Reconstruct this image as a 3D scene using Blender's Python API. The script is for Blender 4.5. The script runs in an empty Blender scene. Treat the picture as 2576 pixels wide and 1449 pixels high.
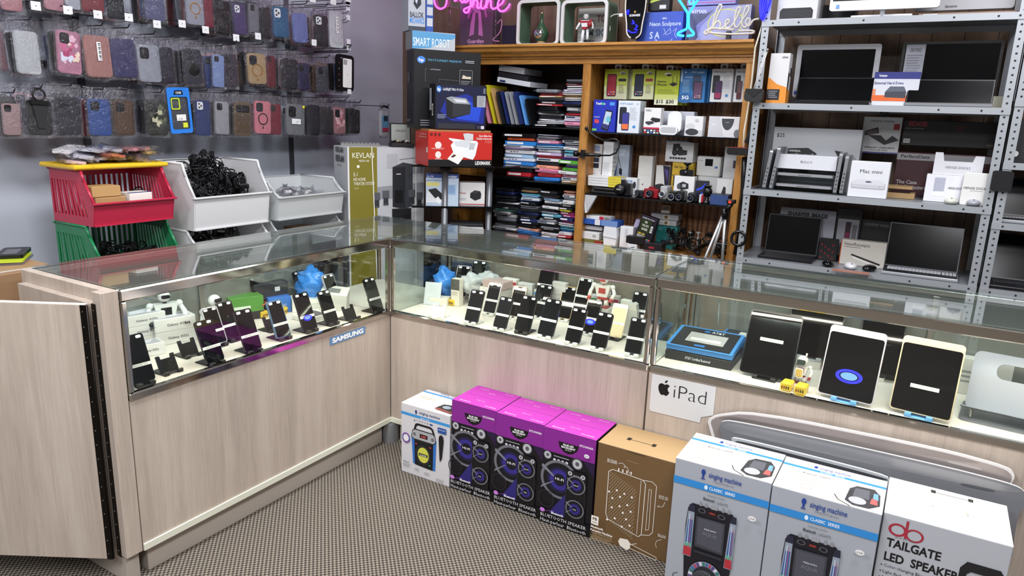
import bpy, math, random
from mathutils import Vector, Matrix
RND = random.Random(7)
SC = bpy.context.scene
COL = SC.collection
# ---------------- camera ----------------
CAM = Vector((2.0243, -2.4016, 1.5045))
MR = ((0.8642, 0.5021, 0.0349), (-0.1487, 0.1885, 0.9707), (-0.4888, 0.8405, -0.2336))
_y, _p, _r, FPX = -0.52649, 0.235749, 0.035925, 1795.5
_f = Vector((math.sin(_y)*math.cos(_p), math.cos(_y)*math.cos(_p), -math.sin(_p)))
_x = Vector((math.cos(_y), -math.sin(_y), 0)); _u = _x.cross(_f)
RGT = math.cos(_r)*_x + math.sin(_r)*_u
UPV = -math.sin(_r)*_x + math.cos(_r)*_u
FWD = _f
cd = bpy.data.cameras.new('camera'); cam = bpy.data.objects.new('camera', cd); COL.objects.link(cam)
cd.sensor_width = 36; cd.lens = FPX/2576*36; cd.clip_start = .05
m = Matrix((RGT, UPV, -FWD)).transposed().to_4x4(); m.translation = CAM
cam.matrix_world = m; SC.camera = cam
# ---------------- view, world, lights ----------------
SC.view_settings.view_transform = 'Standard'; SC.view_settings.look = 'None'
SC.view_settings.gamma = 1; SC.view_settings.use_curve_mapping = False
SC.view_settings.exposure = 0.15
SC.cycles.transparent_max_bounces = 32
SC.cycles.max_bounces = 8; SC.cycles.sample_clamp_indirect = 6
w = bpy.data.worlds.new('world'); SC.world = w; w.use_nodes = True
w.node_tree.nodes['Background'].inputs[0].default_value = (.8, .85, 1, 1)
w.node_tree.nodes['Background'].inputs[1].default_value = .25
def area(name, loc, size, power, color=(1, 1, 1), rot=(0, 0, 0)):
    l = bpy.data.lights.new(name, 'AREA'); l.shape = 'RECTANGLE'; l.size, l.size_y = size
    l.energy = power; l.color = color
    o = bpy.data.objects.new(name, l); COL.objects.link(o); o.location = loc; o.rotation_euler = rot
    return o
CEIL = 2.95
TROFFERS = [(.5, .25, 34), (2.4, .25, 34), (.5, -1.6, 46), (2.4, -1.6, 46), (2.4, -3.5, 58), (.5, -3.5, 58)]
for i, (x, y, pw) in enumerate(TROFFERS):
    area('ceiling_lamp', (x, y, CEIL-.06), (.5, 1.1), pw, (.96, .97, 1))
# ---------------- pixel -> world helper ----------------
def ray(px, py): return FWD + RGT*((px-1288)/FPX) - UPV*((py-724.5)/FPX)
def at(px, py, ax, val):
    d = ray(px, py); t = (val-CAM[ax])/d[ax]; return CAM + d*t
def dep(px, py, t): return CAM + ray(px, py)*t
# ---------------- materials ----------------
def lin(h):
    h = h.lstrip('#')
    c = [int(h[i:i+2], 16)/255 for i in (0, 2, 4)]
    return tuple((x/12.92 if x <= .04045 else ((x+.055)/1.055)**2.4) for x in c)+(1,)
MC = {}
def K(h, r=.45, m=0., e=0.):
    if not isinstance(h, str): return h
    k = (h, r, m, e)
    if k in MC: return MC[k]
    a = bpy.data.materials.new('paint_'+h.strip('#')); a.use_nodes = True
    b = a.node_tree.nodes['Principled BSDF']
    b.inputs['Base Color'].default_value = lin(h); b.inputs['Roughness'].default_value = r; b.inputs['Metallic'].default_value = m
    if e:
        b.inputs['Emission Color'].default_value = lin(h); b.inputs['Emission Strength'].default_value = e
    MC[k] = a; return a
def nodes(name):
    a = bpy.data.materials.new(name); a.use_nodes = True
    nt = a.node_tree; return a, nt, nt.nodes['Principled BSDF']
def N(nt, t, **kw):
    n = nt.nodes.new(t)
    for k, v in kw.items():
        if k in n.inputs: n.inputs[k].default_value = v
        else: setattr(n, k, v)
    return n
def ramp(nt, fac, stops):
    n = nt.nodes.new('ShaderNodeValToRGB'); cr = n.color_ramp
    while len(cr.elements) < len(stops): cr.elements.new(.5)
    for e, (p, c) in zip(cr.elements, stops): e.position = p; e.color = lin(c)
    nt.links.new(fac, n.inputs[0]); return n
def wood(name, c0, c1, c2, scale=(1, 1, 1), freq=9, rough=.42, fine=.4, vein=None):
    a, nt, b = nodes(name); L = nt.links.new
    tc = N(nt, 'ShaderNodeTexCoord'); mp = N(nt, 'ShaderNodeMapping'); mp.inputs['Scale'].default_value = scale
    L(tc.outputs['Object'], mp.inputs[0])
    n1 = N(nt, 'ShaderNodeTexNoise', Scale=freq, Detail=5., Roughness=.62, Distortion=.5); L(mp.outputs[0], n1.inputs['Vector'])
    n2 = N(nt, 'ShaderNodeTexNoise', Scale=freq*9, Detail=3.); L(mp.outputs[0], n2.inputs['Vector'])
    mx = N(nt, 'ShaderNodeMath', operation='MULTIPLY_ADD'); L(n2.outputs[0], mx.inputs[0]); mx.inputs[1].default_value = fine
    L(n1.outputs[0], mx.inputs[2])
    sb = N(nt, 'ShaderNodeMath', operation='SUBTRACT'); L(mx.outputs[0], sb.inputs[0]); sb.inputs[1].default_value = fine/2
    r = ramp(nt, sb.outputs[0], [(.3, c0), (.5, c1), (.68, c2)])
    out = r.outputs[0]
    if vein:
        wv = N(nt, 'ShaderNodeTexWave', Scale=1.3, Distortion=9., Detail=2.5); wv.inputs['Detail Scale'].default_value = 1.1
        wv.inputs['Detail Roughness'].default_value = .6
        L(mp.outputs[0], wv.inputs['Vector'])
        rr = ramp(nt, wv.outputs[1], [(0, '000000'), (.9, '000000'), (.97, '707070'), (1, '303030')])
        mm = N(nt, 'ShaderNodeMix', data_type='RGBA'); L(rr.outputs[0], mm.inputs[0]); L(out, mm.inputs[6]); mm.inputs[7].default_value = lin(vein)
        out = mm.outputs[2]
    L(out, b.inputs['Base Color']); b.inputs['Roughness'].default_value = rough
    return a
LAM = wood('pale_wood_laminate', 'a99b90', 'b5a79a', 'bfb2a5', (2.4, 2.4, .13), 7, .45, .5, 'cfc4b8')
LAMH = LAM
OAK = wood('golden_oak', '8a5a26', 'b07a38', 'c08a48', (1, 9, 9), 3, .4, .5)
OAKV = wood('golden_oak_upright', '84561f', 'a97434', 'b98343', (9, 9, 1), 3, .4, .5)
def panelmat():
    a, nt, b = nodes('dark_wood_panelling'); L = nt.links.new
    tc = N(nt, 'ShaderNodeTexCoord'); mp = N(nt, 'ShaderNodeMapping'); mp.inputs['Scale'].default_value = (2.2, 2.2, .22)
    L(tc.outputs['Object'], mp.inputs[0])
    n1 = N(nt, 'ShaderNodeTexNoise', Scale=7., Detail=6., Distortion=.6); L(mp.outputs[0], n1.inputs['Vector'])
    r = ramp(nt, n1.outputs[0], [(.3, '5c4a3c'), (.5, '6b5646'), (.7, '786452')])
    sx = N(nt, 'ShaderNodeSeparateXYZ'); L(tc.outputs['Object'], sx.inputs[0])
    md = N(nt, 'ShaderNodeMath', operation='PINGPONG'); L(sx.outputs[0], md.inputs[0]); md.inputs[1].default_value = .068
    lt = N(nt, 'ShaderNodeMath', operation='LESS_THAN'); L(md.outputs[0], lt.inputs[0]); lt.inputs[1].default_value = .0018
    mm = N(nt, 'ShaderNodeMix', data_type='RGBA'); L(lt.outputs[0], mm.inputs[0]); L(r.outputs[0], mm.inputs[6]); mm.inputs[7].default_value = lin('1a120c')
    L(mm.outputs[2], b.inputs['Base Color']); b.inputs['Roughness'].default_value = .4
    return a
PANEL = panelmat()
def pegmat():
    a, nt, b = nodes('wood_pegboard'); L = nt.links.new
    tc = N(nt, 'ShaderNodeTexCoord'); mp = N(nt, 'ShaderNodeMapping'); mp.inputs['Scale'].default_value = (1., 1., .12)
    L(tc.outputs['Object'], mp.inputs[0])
    wv = N(nt, 'ShaderNodeTexWave', Scale=9., Distortion=14., Detail=2.); wv.inputs['Detail Scale'].default_value = .8; L(mp.outputs[0], wv.inputs['Vector'])
    r = ramp(nt, wv.outputs[1], [(0, '6e4830'), (.5, '946646'), (1, 'b5845e')])
    sx = N(nt, 'ShaderNodeSeparateXYZ'); L(tc.outputs['Object'], sx.inputs[0])
    ds = []
    for ax in (0, 2):
        md = N(nt, 'ShaderNodeMath', operation='PINGPONG'); L(sx.outputs[ax], md.inputs[0]); md.inputs[1].default_value = .0127
        pw = N(nt, 'ShaderNodeMath', operation='POWER'); L(md.outputs[0], pw.inputs[0]); pw.inputs[1].default_value = 2; ds.append(pw)
    ad = N(nt, 'ShaderNodeMath', operation='ADD'); L(ds[0].outputs[0], ad.inputs[0]); L(ds[1].outputs[0], ad.inputs[1])
    lt = N(nt, 'ShaderNodeMath', operation='LESS_THAN'); L(ad.outputs[0], lt.inputs[0]); lt.inputs[1].default_value = .0026**2
    mm = N(nt, 'ShaderNodeMix', data_type='RGBA'); L(lt.outputs[0], mm.inputs[0]); L(r.outputs[0], mm.inputs[6]); mm.inputs[7].default_value = lin('0d0806')
    L(mm.outputs[2], b.inputs['Base Color']); b.inputs['Roughness'].default_value = .45
    return a
PEG = pegmat()
def carpetmat():
    a, nt, b = nodes('loop_carpet'); L = nt.links.new
    tc = N(nt, 'ShaderNodeTexCoord')
    n1 = N(nt, 'ShaderNodeTexNoise', Scale=130., Detail=2.); L(tc.outputs['Object'], n1.inputs['Vector'])
    vo = N(nt, 'ShaderNodeTexVoronoi', Scale=150.); L(tc.outputs['Object'], vo.inputs['Vector'])
    ck = N(nt, 'ShaderNodeTexChecker', Scale=110.); L(tc.outputs['Object'], ck.inputs['Vector'])
    ck.inputs[1].default_value = (.47, .47, .47, 1); ck.inputs[2].default_value = (.53, .53, .53, 1)
    ad = N(nt, 'ShaderNodeMath', operation='MULTIPLY'); L(n1.outputs[0], ad.inputs[0]); L(ck.outputs[1], ad.inputs[1])
    r = ramp(nt, ad.outputs[0], [(.13, '332e2a'), (.25, '5c544b'), (.38, '877d70')])
    L(r.outputs[0], b.inputs['Base Color']); b.inputs['Roughness'].default_value = .95
    bp = N(nt, 'ShaderNodeBump', Strength=.6, Distance=.004); L(vo.outputs[0], bp.inputs['Height']); L(bp.outputs[0], b.inputs['Normal'])
    return a
CARPET = carpetmat()
def glassy(name, tint='eef6f3', alpha=0., col='ffffff', ior=1.5, rough=0., bump=0., bs=60, gain=1.):
    a = bpy.data.materials.new(name); a.use_nodes = True; nt = a.node_tree; L = nt.links.new
    nt.nodes.remove(nt.nodes['Principled BSDF']); out = nt.nodes['Material Output']
    tr = N(nt, 'ShaderNodeBsdfTransparent'); tr.inputs[0].default_value = lin(tint)
    gl = N(nt, 'ShaderNodeBsdfGlossy'); gl.inputs['Roughness'].default_value = rough
    fr = N(nt, 'ShaderNodeLayerWeight'); fr.inputs[0].default_value = .5
    pw = N(nt, 'ShaderNodeMath', operation='POWER'); L(fr.outputs['Facing'], pw.inputs[0]); pw.inputs[1].default_value = 5
    f0 = ((ior-1)/(ior+1))**2
    mu = N(nt, 'ShaderNodeMath', operation='MULTIPLY_ADD'); L(pw.outputs[0], mu.inputs[0]); mu.inputs[1].default_value = (1-f0)*gain; mu.inputs[2].default_value = f0*gain; mu.use_clamp = True; fac = mu.outputs[0]
    base = tr.outputs[0]
    if alpha:
        df = N(nt, 'ShaderNodeBsdfDiffuse'); df.inputs[0].default_value = lin(col)
        m1 = N(nt, 'ShaderNodeMixShader'); m1.inputs[0].default_value = alpha; L(base, m1.inputs[1]); L(df.outputs[0], m1.inputs[2]); base = m1.outputs[0]
    mx = N(nt, 'ShaderNodeMixShader'); L(fac, mx.inputs[0]); L(base, mx.inputs[1]); L(gl.outputs[0], mx.inputs[2]); L(mx.outputs[0], out.inputs[0])
    if bump:
        tc = N(nt, 'ShaderNodeTexCoord'); no = N(nt, 'ShaderNodeTexNoise', Scale=float(bs), Detail=3., Distortion=1.5); L(tc.outputs['Object'], no.inputs['Vector'])
        bp = N(nt, 'ShaderNodeBump', Strength=bump, Distance=.01); L(no.outputs[0], bp.inputs['Height'])
        L(bp.outputs[0], gl.inputs['Normal']); L(bp.outputs[0], fr.inputs['Normal'])
    return a
GLASS = glassy('clear_glass', 'f4f9f7')
DOORG = glassy('hazy_door_glass', 'dfe3e0', .34, 'a9aaa4', 1.5)
def scr(h):
    m = K(h, .16); m.node_tree.nodes['Principled BSDF'].inputs['Specular IOR Level'].default_value = .22; return m
GTOP = glassy('top_glass', 'f2f8f6', .045, 'cfd8d6', ior=1.55, gain=1.25)  # small whitish diffuse share paints the haze of reflections into the glass
BAG = glassy('clear_plastic_bag', 'fafafc', .012, 'f0f0fa', 1.45, .06, 1.0, 42, 1.4)
FROST = glassy('cloudy_plastic', 'e0e4e6', .62, 'e6e9ea', 1.45, .25)
SMOKE = glassy('dark_glass', '30343a', .1, '0a0a0c', 1.5)
CHROME = K('c9c4be', .09, 1); ALU = K('b7b5b0', .32, 1); STEEL = K('9aa0a6', .38, .6)
BLK = K('0b0b0d', .35); BLKG = K('050507', .06); WHT = K('eceae6', .4); BLKM = K('17171a', .6)
# ---------------- mesh builder ----------------
def rrect(w, h, r, n=4, cx=0, cy=0):
    pts = []
    for (sx, sy, a0) in ((1, 1, 0), (-1, 1, 90), (-1, -1, 180), (1, -1, 270)):
        for i in range(n+1):
            a = math.radians(a0+90*i/n)
            pts.append((cx+sx*(w/2-r)+r*math.cos(a), cy+sy*(h/2-r)+r*math.sin(a)))
    return pts
def ell2(ru, rv, n=24, cx=0, cy=0, a0=0, a1=360):
    return [(cx+ru*math.cos(math.radians(a0+(a1-a0)*i/n)), cy+rv*math.sin(math.radians(a0+(a1-a0)*i/n))) for i in range(n if a1-a0 == 360 else n+1)]
TX = {}
def textmesh(s, bold=0, shear=0):
    k = (s, bold, shear)
    if k in TX: return TX[k]
    c = bpy.data.curves.new('t', 'FONT'); c.body = s; c.resolution_u = 3 if len(s) < 16 else 1; c.offset = bold; c.shear = shear
    o = bpy.data.objects.new('t', c); me = bpy.data.meshes.new_from_object(o)
    vs = [(v.co.x, v.co.y) for v in me.vertices]; fs = [tuple(p.vertices) for p in me.polygons]
    bpy.data.objects.remove(o); bpy.data.meshes.remove(me); bpy.data.curves.remove(c)
    if not vs: vs = [(0, 0)]
    x0 = min(v[0] for v in vs); x1 = max(v[0] for v in vs)
    TX[k] = ([((x-x0)/.7, y/.7) for x, y in vs], fs, max(1e-4, (x1-x0)/.7)); return TX[k]
class MB:
    def __init__(s): s.v = []; s.f = []; s.mi = []; s.sm = []; s.mats = []; s.T = Matrix.Identity(4)
    def slot(s, m):
        m = K(m)
        if m not in s.mats: s.mats.append(m)
        return s.mats.index(m)
    def add(s, vs, fs, m, smooth=False):
        b = len(s.v); k = s.slot(m)
        s.v += [tuple(s.T @ Vector(p)) for p in vs]
        for f in fs: s.f.append(tuple(b+i for i in f)); s.mi.append(k); s.sm.append(smooth)
        return s
    def box(s, x0, x1, y0, y1, z0, z1, m, c=0):
        if c <= 0:
            vs = [(x, y, z) for x in (x0, x1) for y in (y0, y1) for z in (z0, z1)]
            return s.add(vs, [(0, 1, 3, 2), (4, 6, 7, 5), (0, 4, 5, 1), (2, 3, 7, 6), (0, 2, 6, 4), (1, 5, 7, 3)], m)
        L = [(x0, x1), (y0, y1), (z0, z1)]; vs = []; ix = {}
        for i in (0, 1):
            for j in (0, 1):
                for k in (0, 1):
                    cor = (i, j, k)
                    for ax in range(3):
                        p = [L[a][cor[a]] if a == ax else L[a][cor[a]]+(c if cor[a] == 0 else -c) for a in range(3)]
                        ix[cor, ax] = len(vs); vs.append(p)
        fs = []
        for ax in range(3):
            a, b = [q for q in range(3) if q != ax]
            for sd in (0, 1):
                lp = []
                for (u, v) in ((0, 0), (1, 0), (1, 1), (0, 1)):
                    cr = [0, 0, 0]; cr[ax] = sd; cr[a] = u; cr[b] = v; lp.append(ix[tuple(cr), ax])
                fs.append(tuple(lp))
        for ax in range(3):
            a, b = [q for q in range(3) if q != ax]
            for u in (0, 1):
                for v in (0, 1):
                    c0 = [0, 0, 0]; c0[a] = u; c0[b] = v; c1 = list(c0); c1[ax] = 1; c0 = tuple(c0); c1 = tuple(c1)
                    fs.append((ix[c0, a], ix[c1, a], ix[c1, b], ix[c0, b]))
        for i in (0, 1):
            for j in (0, 1):
                for k in (0, 1): fs.append((ix[(i, j, k), 0], ix[(i, j, k), 1], ix[(i, j, k), 2]))
        return s.add(vs, fs, m)
    def prism(s, pts, O, U, V, W, m, side=None, smooth=False):
        """polygon pts (u,v) in frame O,U,V extruded along W"""
        O, U, V, W = map(Vector, (O, U, V, W)); n = len(pts)
        a = [O+U*u+V*v for u, v in pts]; b = [p+W for p in a]
        s.add(a, [tuple(range(n))], m); s.add(b, [tuple(range(n))[::-1]], m)
        s.add(a+b, [(i, (i+1) % n, n+(i+1) % n, n+i) for i in range(n)], side or m, smooth); return s
    def ring(s, po, pi, O, U, V, W, m, inner=None):
        O, U, V, W = map(Vector, (O, U, V, W)); n = len(po)
        a = [O+U*u+V*v for u, v in po]; b = [O+U*u+V*v for u, v in pi]; c = [p+W for p in a]; d = [p+W for p in b]
        q = lambda A, B: [(A+i, A+(i+1) % n, B+(i+1) % n, B+i) for i in range(n)]
        s.add(a+b+c+d, q(0, n)+q(2*n, 3*n)+q(0, 2*n), m); s.add(b+d, q(0, n), inner or m); return s
    def tube(s, pts, r, m, n=8, closed=False, cap=True):
        pts = [Vector(p) for p in pts]; rings = []; N_ = len(pts); up = None
        for i, p in enumerate(pts):
            t = (pts[(i+1) % N_]-pts[i-1]) if closed else (pts[min(i+1, N_-1)]-pts[max(i-1, 0)])
            if t.length < 1e-9: t = Vector((0, 0, 1))
            t.normalize()
            if up is None: up = Vector((0, 0, 1)) if abs(t.z) < .9 else Vector((1, 0, 0))
            a = t.cross(up)
            if a.length < 1e-6: a = t.cross(Vector((.3, .5, .8)))
            a.normalize(); b = a.cross(t); up = b
            rr = r[i] if isinstance(r, (list, tuple)) else r
            rings.append([p+a*(rr*math.cos(2*math.pi*k/n))+b*(rr*math.sin(2*math.pi*k/n)) for k in range(n)])
        vs = [q for rg in rings for q in rg]; fs = []
        for i in range(N_ if closed else N_-1):
            j = (i+1) % N_
            for k in range(n): fs.append((i*n+k, i*n+(k+1) % n, j*n+(k+1) % n, j*n+k))
        if cap and not closed: fs += [tuple(range(n))[::-1], tuple((N_-1)*n+k for k in range(n))]
        return s.add(vs, fs, m, True)
    def lathe(s, prof, O, m, n=20, U=(1, 0, 0), V=(0, 1, 0), W=(0, 0, 1), smooth=True):
        O, U, V, W = map(Vector, (O, U, V, W)); vs = []; fs = []
        for r, z in prof:
            for k in range(n):
                a = 2*math.pi*k/n; vs.append(O+U*(r*math.cos(a))+V*(r*math.sin(a))+W*z)
        for i in range(len(prof)-1):
            for k in range(n): fs.append((i*n+k, i*n+(k+1) % n, (i+1)*n+(k+1) % n, (i+1)*n+k))
        fs += [tuple(range(n))[::-1], tuple((len(prof)-1)*n+k for k in range(n))]
        return s.add(vs, fs, m, smooth)
    def ball(s, c, r, m, nu=14, nv=9):
        r = (r, r, r) if not isinstance(r, (tuple, list)) else r; vs = []; fs = []
        for j in range(nv+1):
            t = math.pi*j/nv
            for i in range(nu):
                a = 2*math.pi*i/nu
                vs.append((c[0]+r[0]*math.sin(t)*math.cos(a), c[1]+r[1]*math.sin(t)*math.sin(a), c[2]+r[2]*math.cos(t)))
        for j in range(nv):
            for i in range(nu): fs.append((j*nu+i, j*nu+(i+1) % nu, (j+1)*nu+(i+1) % nu, (j+1)*nu+i))
        return s.add(vs, fs, m, True)
    def text(s, st, O, U, V, h, m, al='l', wd=None, bold=0, shear=0):
        O, U, V = Vector(O), Vector(U), Vector(V); vs, fs, w = textmesh(st, bold, shear)
        kx = h if wd is None else wd/w
        off = {'l': 0, 'c': -w*kx/2, 'r': -w*kx}[al]
        return s.add([O+U*(x*kx+off)+V*(y*h) for x, y in vs], fs, m)
    def mesh(s, name):
        me = bpy.data.meshes.new(name); me.from_pydata(s.v, [], s.f)
        for m in s.mats: me.materials.append(m)
        me.polygons.foreach_set('material_index', s.mi); me.polygons.foreach_set('use_smooth', s.sm)
        me.update(); return me
def obj(name, mb, parent=None, loc=None, rz=None, label=None):
    me = mb.mesh(name) if isinstance(mb, MB) else mb
    o = bpy.data.objects.new(name, me); COL.objects.link(o)
    if parent: o.parent = parent
    if loc is not None: o.location = loc
    if rz is not None: o.rotation_euler = (0, 0, rz)
    if label: o['label'] = label
    return o
def tag(o, label, cat, group=None, kind=None):
    o['label'] = label; o['category'] = cat
    if group: o['group'] = group
    if kind: o['kind'] = kind
    return o
def thing(name, label, cat, loc=(0, 0, 0), rz=0, group=None):
    o = bpy.data.objects.new(name, None); COL.objects.link(o); o.location = loc; o.rotation_euler = (0, 0, rz)
    o.empty_display_size = .05
    return tag(o, label, cat, group)
def struct(name, mb):
    o = obj(name, mb); o['kind'] = 'structure'; return o
def dup(o, parent=None, loc=None, rz=None):
    c = o.copy(); COL.objects.link(c)
    if parent: c.parent = parent
    if loc is not None: c.location = loc
    if rz is not None: c.rotation_euler = (0, 0, rz)
    for ch in list(o.children): dup(ch, c)
    return c
# ---------------- printed cartons ----------------
EPS = .0005
def faceframe(w, d, h, f, e):
    return {'F': ((0, -e, 0), (w, 0, 0), (0, 0, h)), 'T': ((0, 0, h+e), (w, 0, 0), (0, d, 0)),
            'L': ((-e, d, 0), (0, -d, 0), (0, 0, h)), 'R': ((w+e, 0, 0), (0, d, 0), (0, 0, h))}[f]
def decals(mb, w, d, h, ops):
    for i, op in enumerate(ops):
        k, f = op[0], op[1]
        O, U, V = [Vector(a) for a in faceframe(w, d, h, f, EPS+i*.00012)]
        P = lambda u, v: O+U*u+V*v
        W_, H_ = U.length, V.length; un, vn = U/W_, V/H_
        if k == 'r':
            u0, v0, u1, v1, c = op[2:]; mb.add([P(u0, v0), P(u1, v0), P(u1, v1), P(u0, v1)], [(0, 1, 2, 3)], c)
        elif k == 't':
            u, v, hh, st, c = op[2:7]; al = op[7] if len(op) > 7 else 'l'; wd = op[8] if len(op) > 8 else None
            bo = op[9] if len(op) > 9 else .012
            mb.text(st, P(u, v), un, vn, hh*H_, c, al, None if wd is None else wd*W_, bo)
        elif k == 'o':
            u, v, ru, rv, c = op[2:7]; mb.add([P(u, v)+un*(a*ru*W_)+vn*(b*rv*H_) for a, b in ell2(1, 1, 28)], [tuple(range(28))], c)
        elif k == 'O':
            u, v, ru, rv, t, c = op[2:8]; A = ell2(1, 1, 28)
            mb.add([P(u, v)+un*(a*ru*W_)+vn*(b*rv*H_) for a, b in A]+[P(u, v)+un*(a*ru*W_*t)+vn*(b*rv*H_*t) for a, b in A],
                   [(j, (j+1) % 28, 28+(j+1) % 28, 28+j) for j in range(28)], c)
        elif k == 'p':
            c, pts = op[2:4]; mb.add([P(u, v) for u, v in pts], [tuple(range(len(pts)))], c)
        elif k == 'l':
            c, t, pts = op[2:5]; q = [P(u, v) for u, v in pts]; nn = un.cross(vn)
            for a, b in zip(q, q[1:]):
                sd = (b-a).normalized().cross(nn)*(t*W_/2); mb.add([a-sd, b-sd, b+sd, a+sd], [(0, 1, 2, 3)], c)
        elif k == 'x':
            u0, v0, u1, v1, n, c = op[2:8]; rr = random.Random(i*7+n)
            for j in range(n):
                va = v1-(j+.75)*(v1-v0)/n; vb = va+.4*(v1-v0)/n; ue = u1-(u1-u0)*rr.random()*.3
                mb.add([P(u0, va), P(ue, va), P(ue, vb), P(u0, vb)], [(0, 1, 2, 3)], c)
        elif k == 'b':
            u0, v0, u1, v1 = op[2:6]; rr = random.Random(i)
            mb.add([P(u0, v0), P(u1, v0), P(u1, v1), P(u0, v1)], [(0, 1, 2, 3)], 'f2f2f2'); q = u0+(u1-u0)*.08
            nn = (un.cross(vn)).normalized()*.0001
            while q < u1-(u1-u0)*.1:
                t = (u1-u0)*rr.choice((.02, .035, .05)); a = v0+(v1-v0)*.12; b = v1-(v1-v0)*.12
                mb.add([P(q, a)+nn, P(q+t, a)+nn, P(q+t, b)+nn, P(q, b)+nn], [(0, 1, 2, 3)], '111111'); q += t*1.9
def carton_mesh(w, d, h, base, ops=(), c=.0015, top=None):
    mb = MB(); mb.box(0, w, 0, d, 0, h, base, c)
    if top: ops = [('r', 'T', .01, .01, .99, .99, top)]+list(ops)
    decals(mb, w, d, h, ops); return mb
def carton(name, label, cat, loc, w, d, h, base, ops=(), rz=0, group=None, tilt=None):
    o = obj(name, carton_mesh(w, d, h, base, ops), None, loc, rz)
    if tilt: o.rotation_euler = (tilt[0], tilt[1], rz)
    return tag(o, label, cat, group)
def rectY(xl, xr, yt, yb, Y):
    a = at(xl, yb, 1, Y); b = at(xr, yb, 1, Y); t = at((xl+xr)/2, yt, 1, Y); b0 = at((xl+xr)/2, yb, 1, Y)
    return a.x, b.x-a.x, b0.z, t.z-b0.z
def cY(name, label, cat, rc, Y, d, base, ops=(), z0=None, group=None, rz=0, dz=0):
    x, w, z, h = rectY(*rc, Y)
    if z0 is not None: h = h+z-z0; z = z0
    return carton(name, label, cat, (x, Y, z+dz), w, d, h, base, ops, rz, group)
def cP(name, label, cat, rc, t, phi, d, base, ops=(), z0=None, z1=None, group=None):
    xl, xr, yt, yb = rc; p0 = dep(xl, yb, t); n = Vector((math.sin(phi), -math.cos(phi), 0))
    r = ray(xr, yb); p1 = CAM+r*((p0-CAM).dot(n)/r.dot(n)); r = ray(xl, yt); p2 = CAM+r*((p0-CAM).dot(n)/r.dot(n))
    w = math.hypot(p1.x-p0.x, p1.y-p0.y); z = p0.z if z0 is None else z0; h = (p2.z if z1 is None else z1)-z
    return carton(name, label, cat, (p0.x, p0.y, z), w, d, h, base, ops, phi, group)
ORD = ['first', 'second', 'third', 'fourth', 'fifth', 'sixth', 'seventh', 'eighth', 'ninth', 'tenth', 'eleventh', 'twelfth', 'thirteenth', 'fourteenth', 'fifteenth', 'sixteenth', 'seventeenth', 'eighteenth']
# ================= setting =================
WX, BY = -1.35, 1.75          # left wall, back wall
mb = MB(); mb.box(-1.5, 5.2, -5.2, 1.9, -.05, 0, CARPET); struct('floor', mb)
mb = MB(); mb.box(-1.5, 5.2, -5.2, 1.9, CEIL, CEIL+.05, K('dcdcd8', .8)); struct('ceiling', mb)
mb = MB(); mb.box(WX-.1, WX, -5.2, BY, 0, CEIL, K('b9bfcb', .5)); struct('wall_left', mb)
mb = MB(); mb.box(WX-.1, 5.2, BY, BY+.1, 0, CEIL, PANEL); struct('wall_back', mb)
mb = MB(); mb.box(5.1, 5.2, -5.2, BY, 0, CEIL, K('8f8a86', .8)); struct('wall_right', mb)
mb = MB(); mb.box(WX-.1, 5.2, -5.3, -5.2, 0, CEIL, K('77716c', .8)); struct('wall_front', mb)
mb = MB()
for y in (-1.72, -.52, .69): mb.box(WX, WX+.012, y-.014, y+.014, .1, 2.6, K('5d6068', .4, .6))
struct('trim_1', mb)
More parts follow.
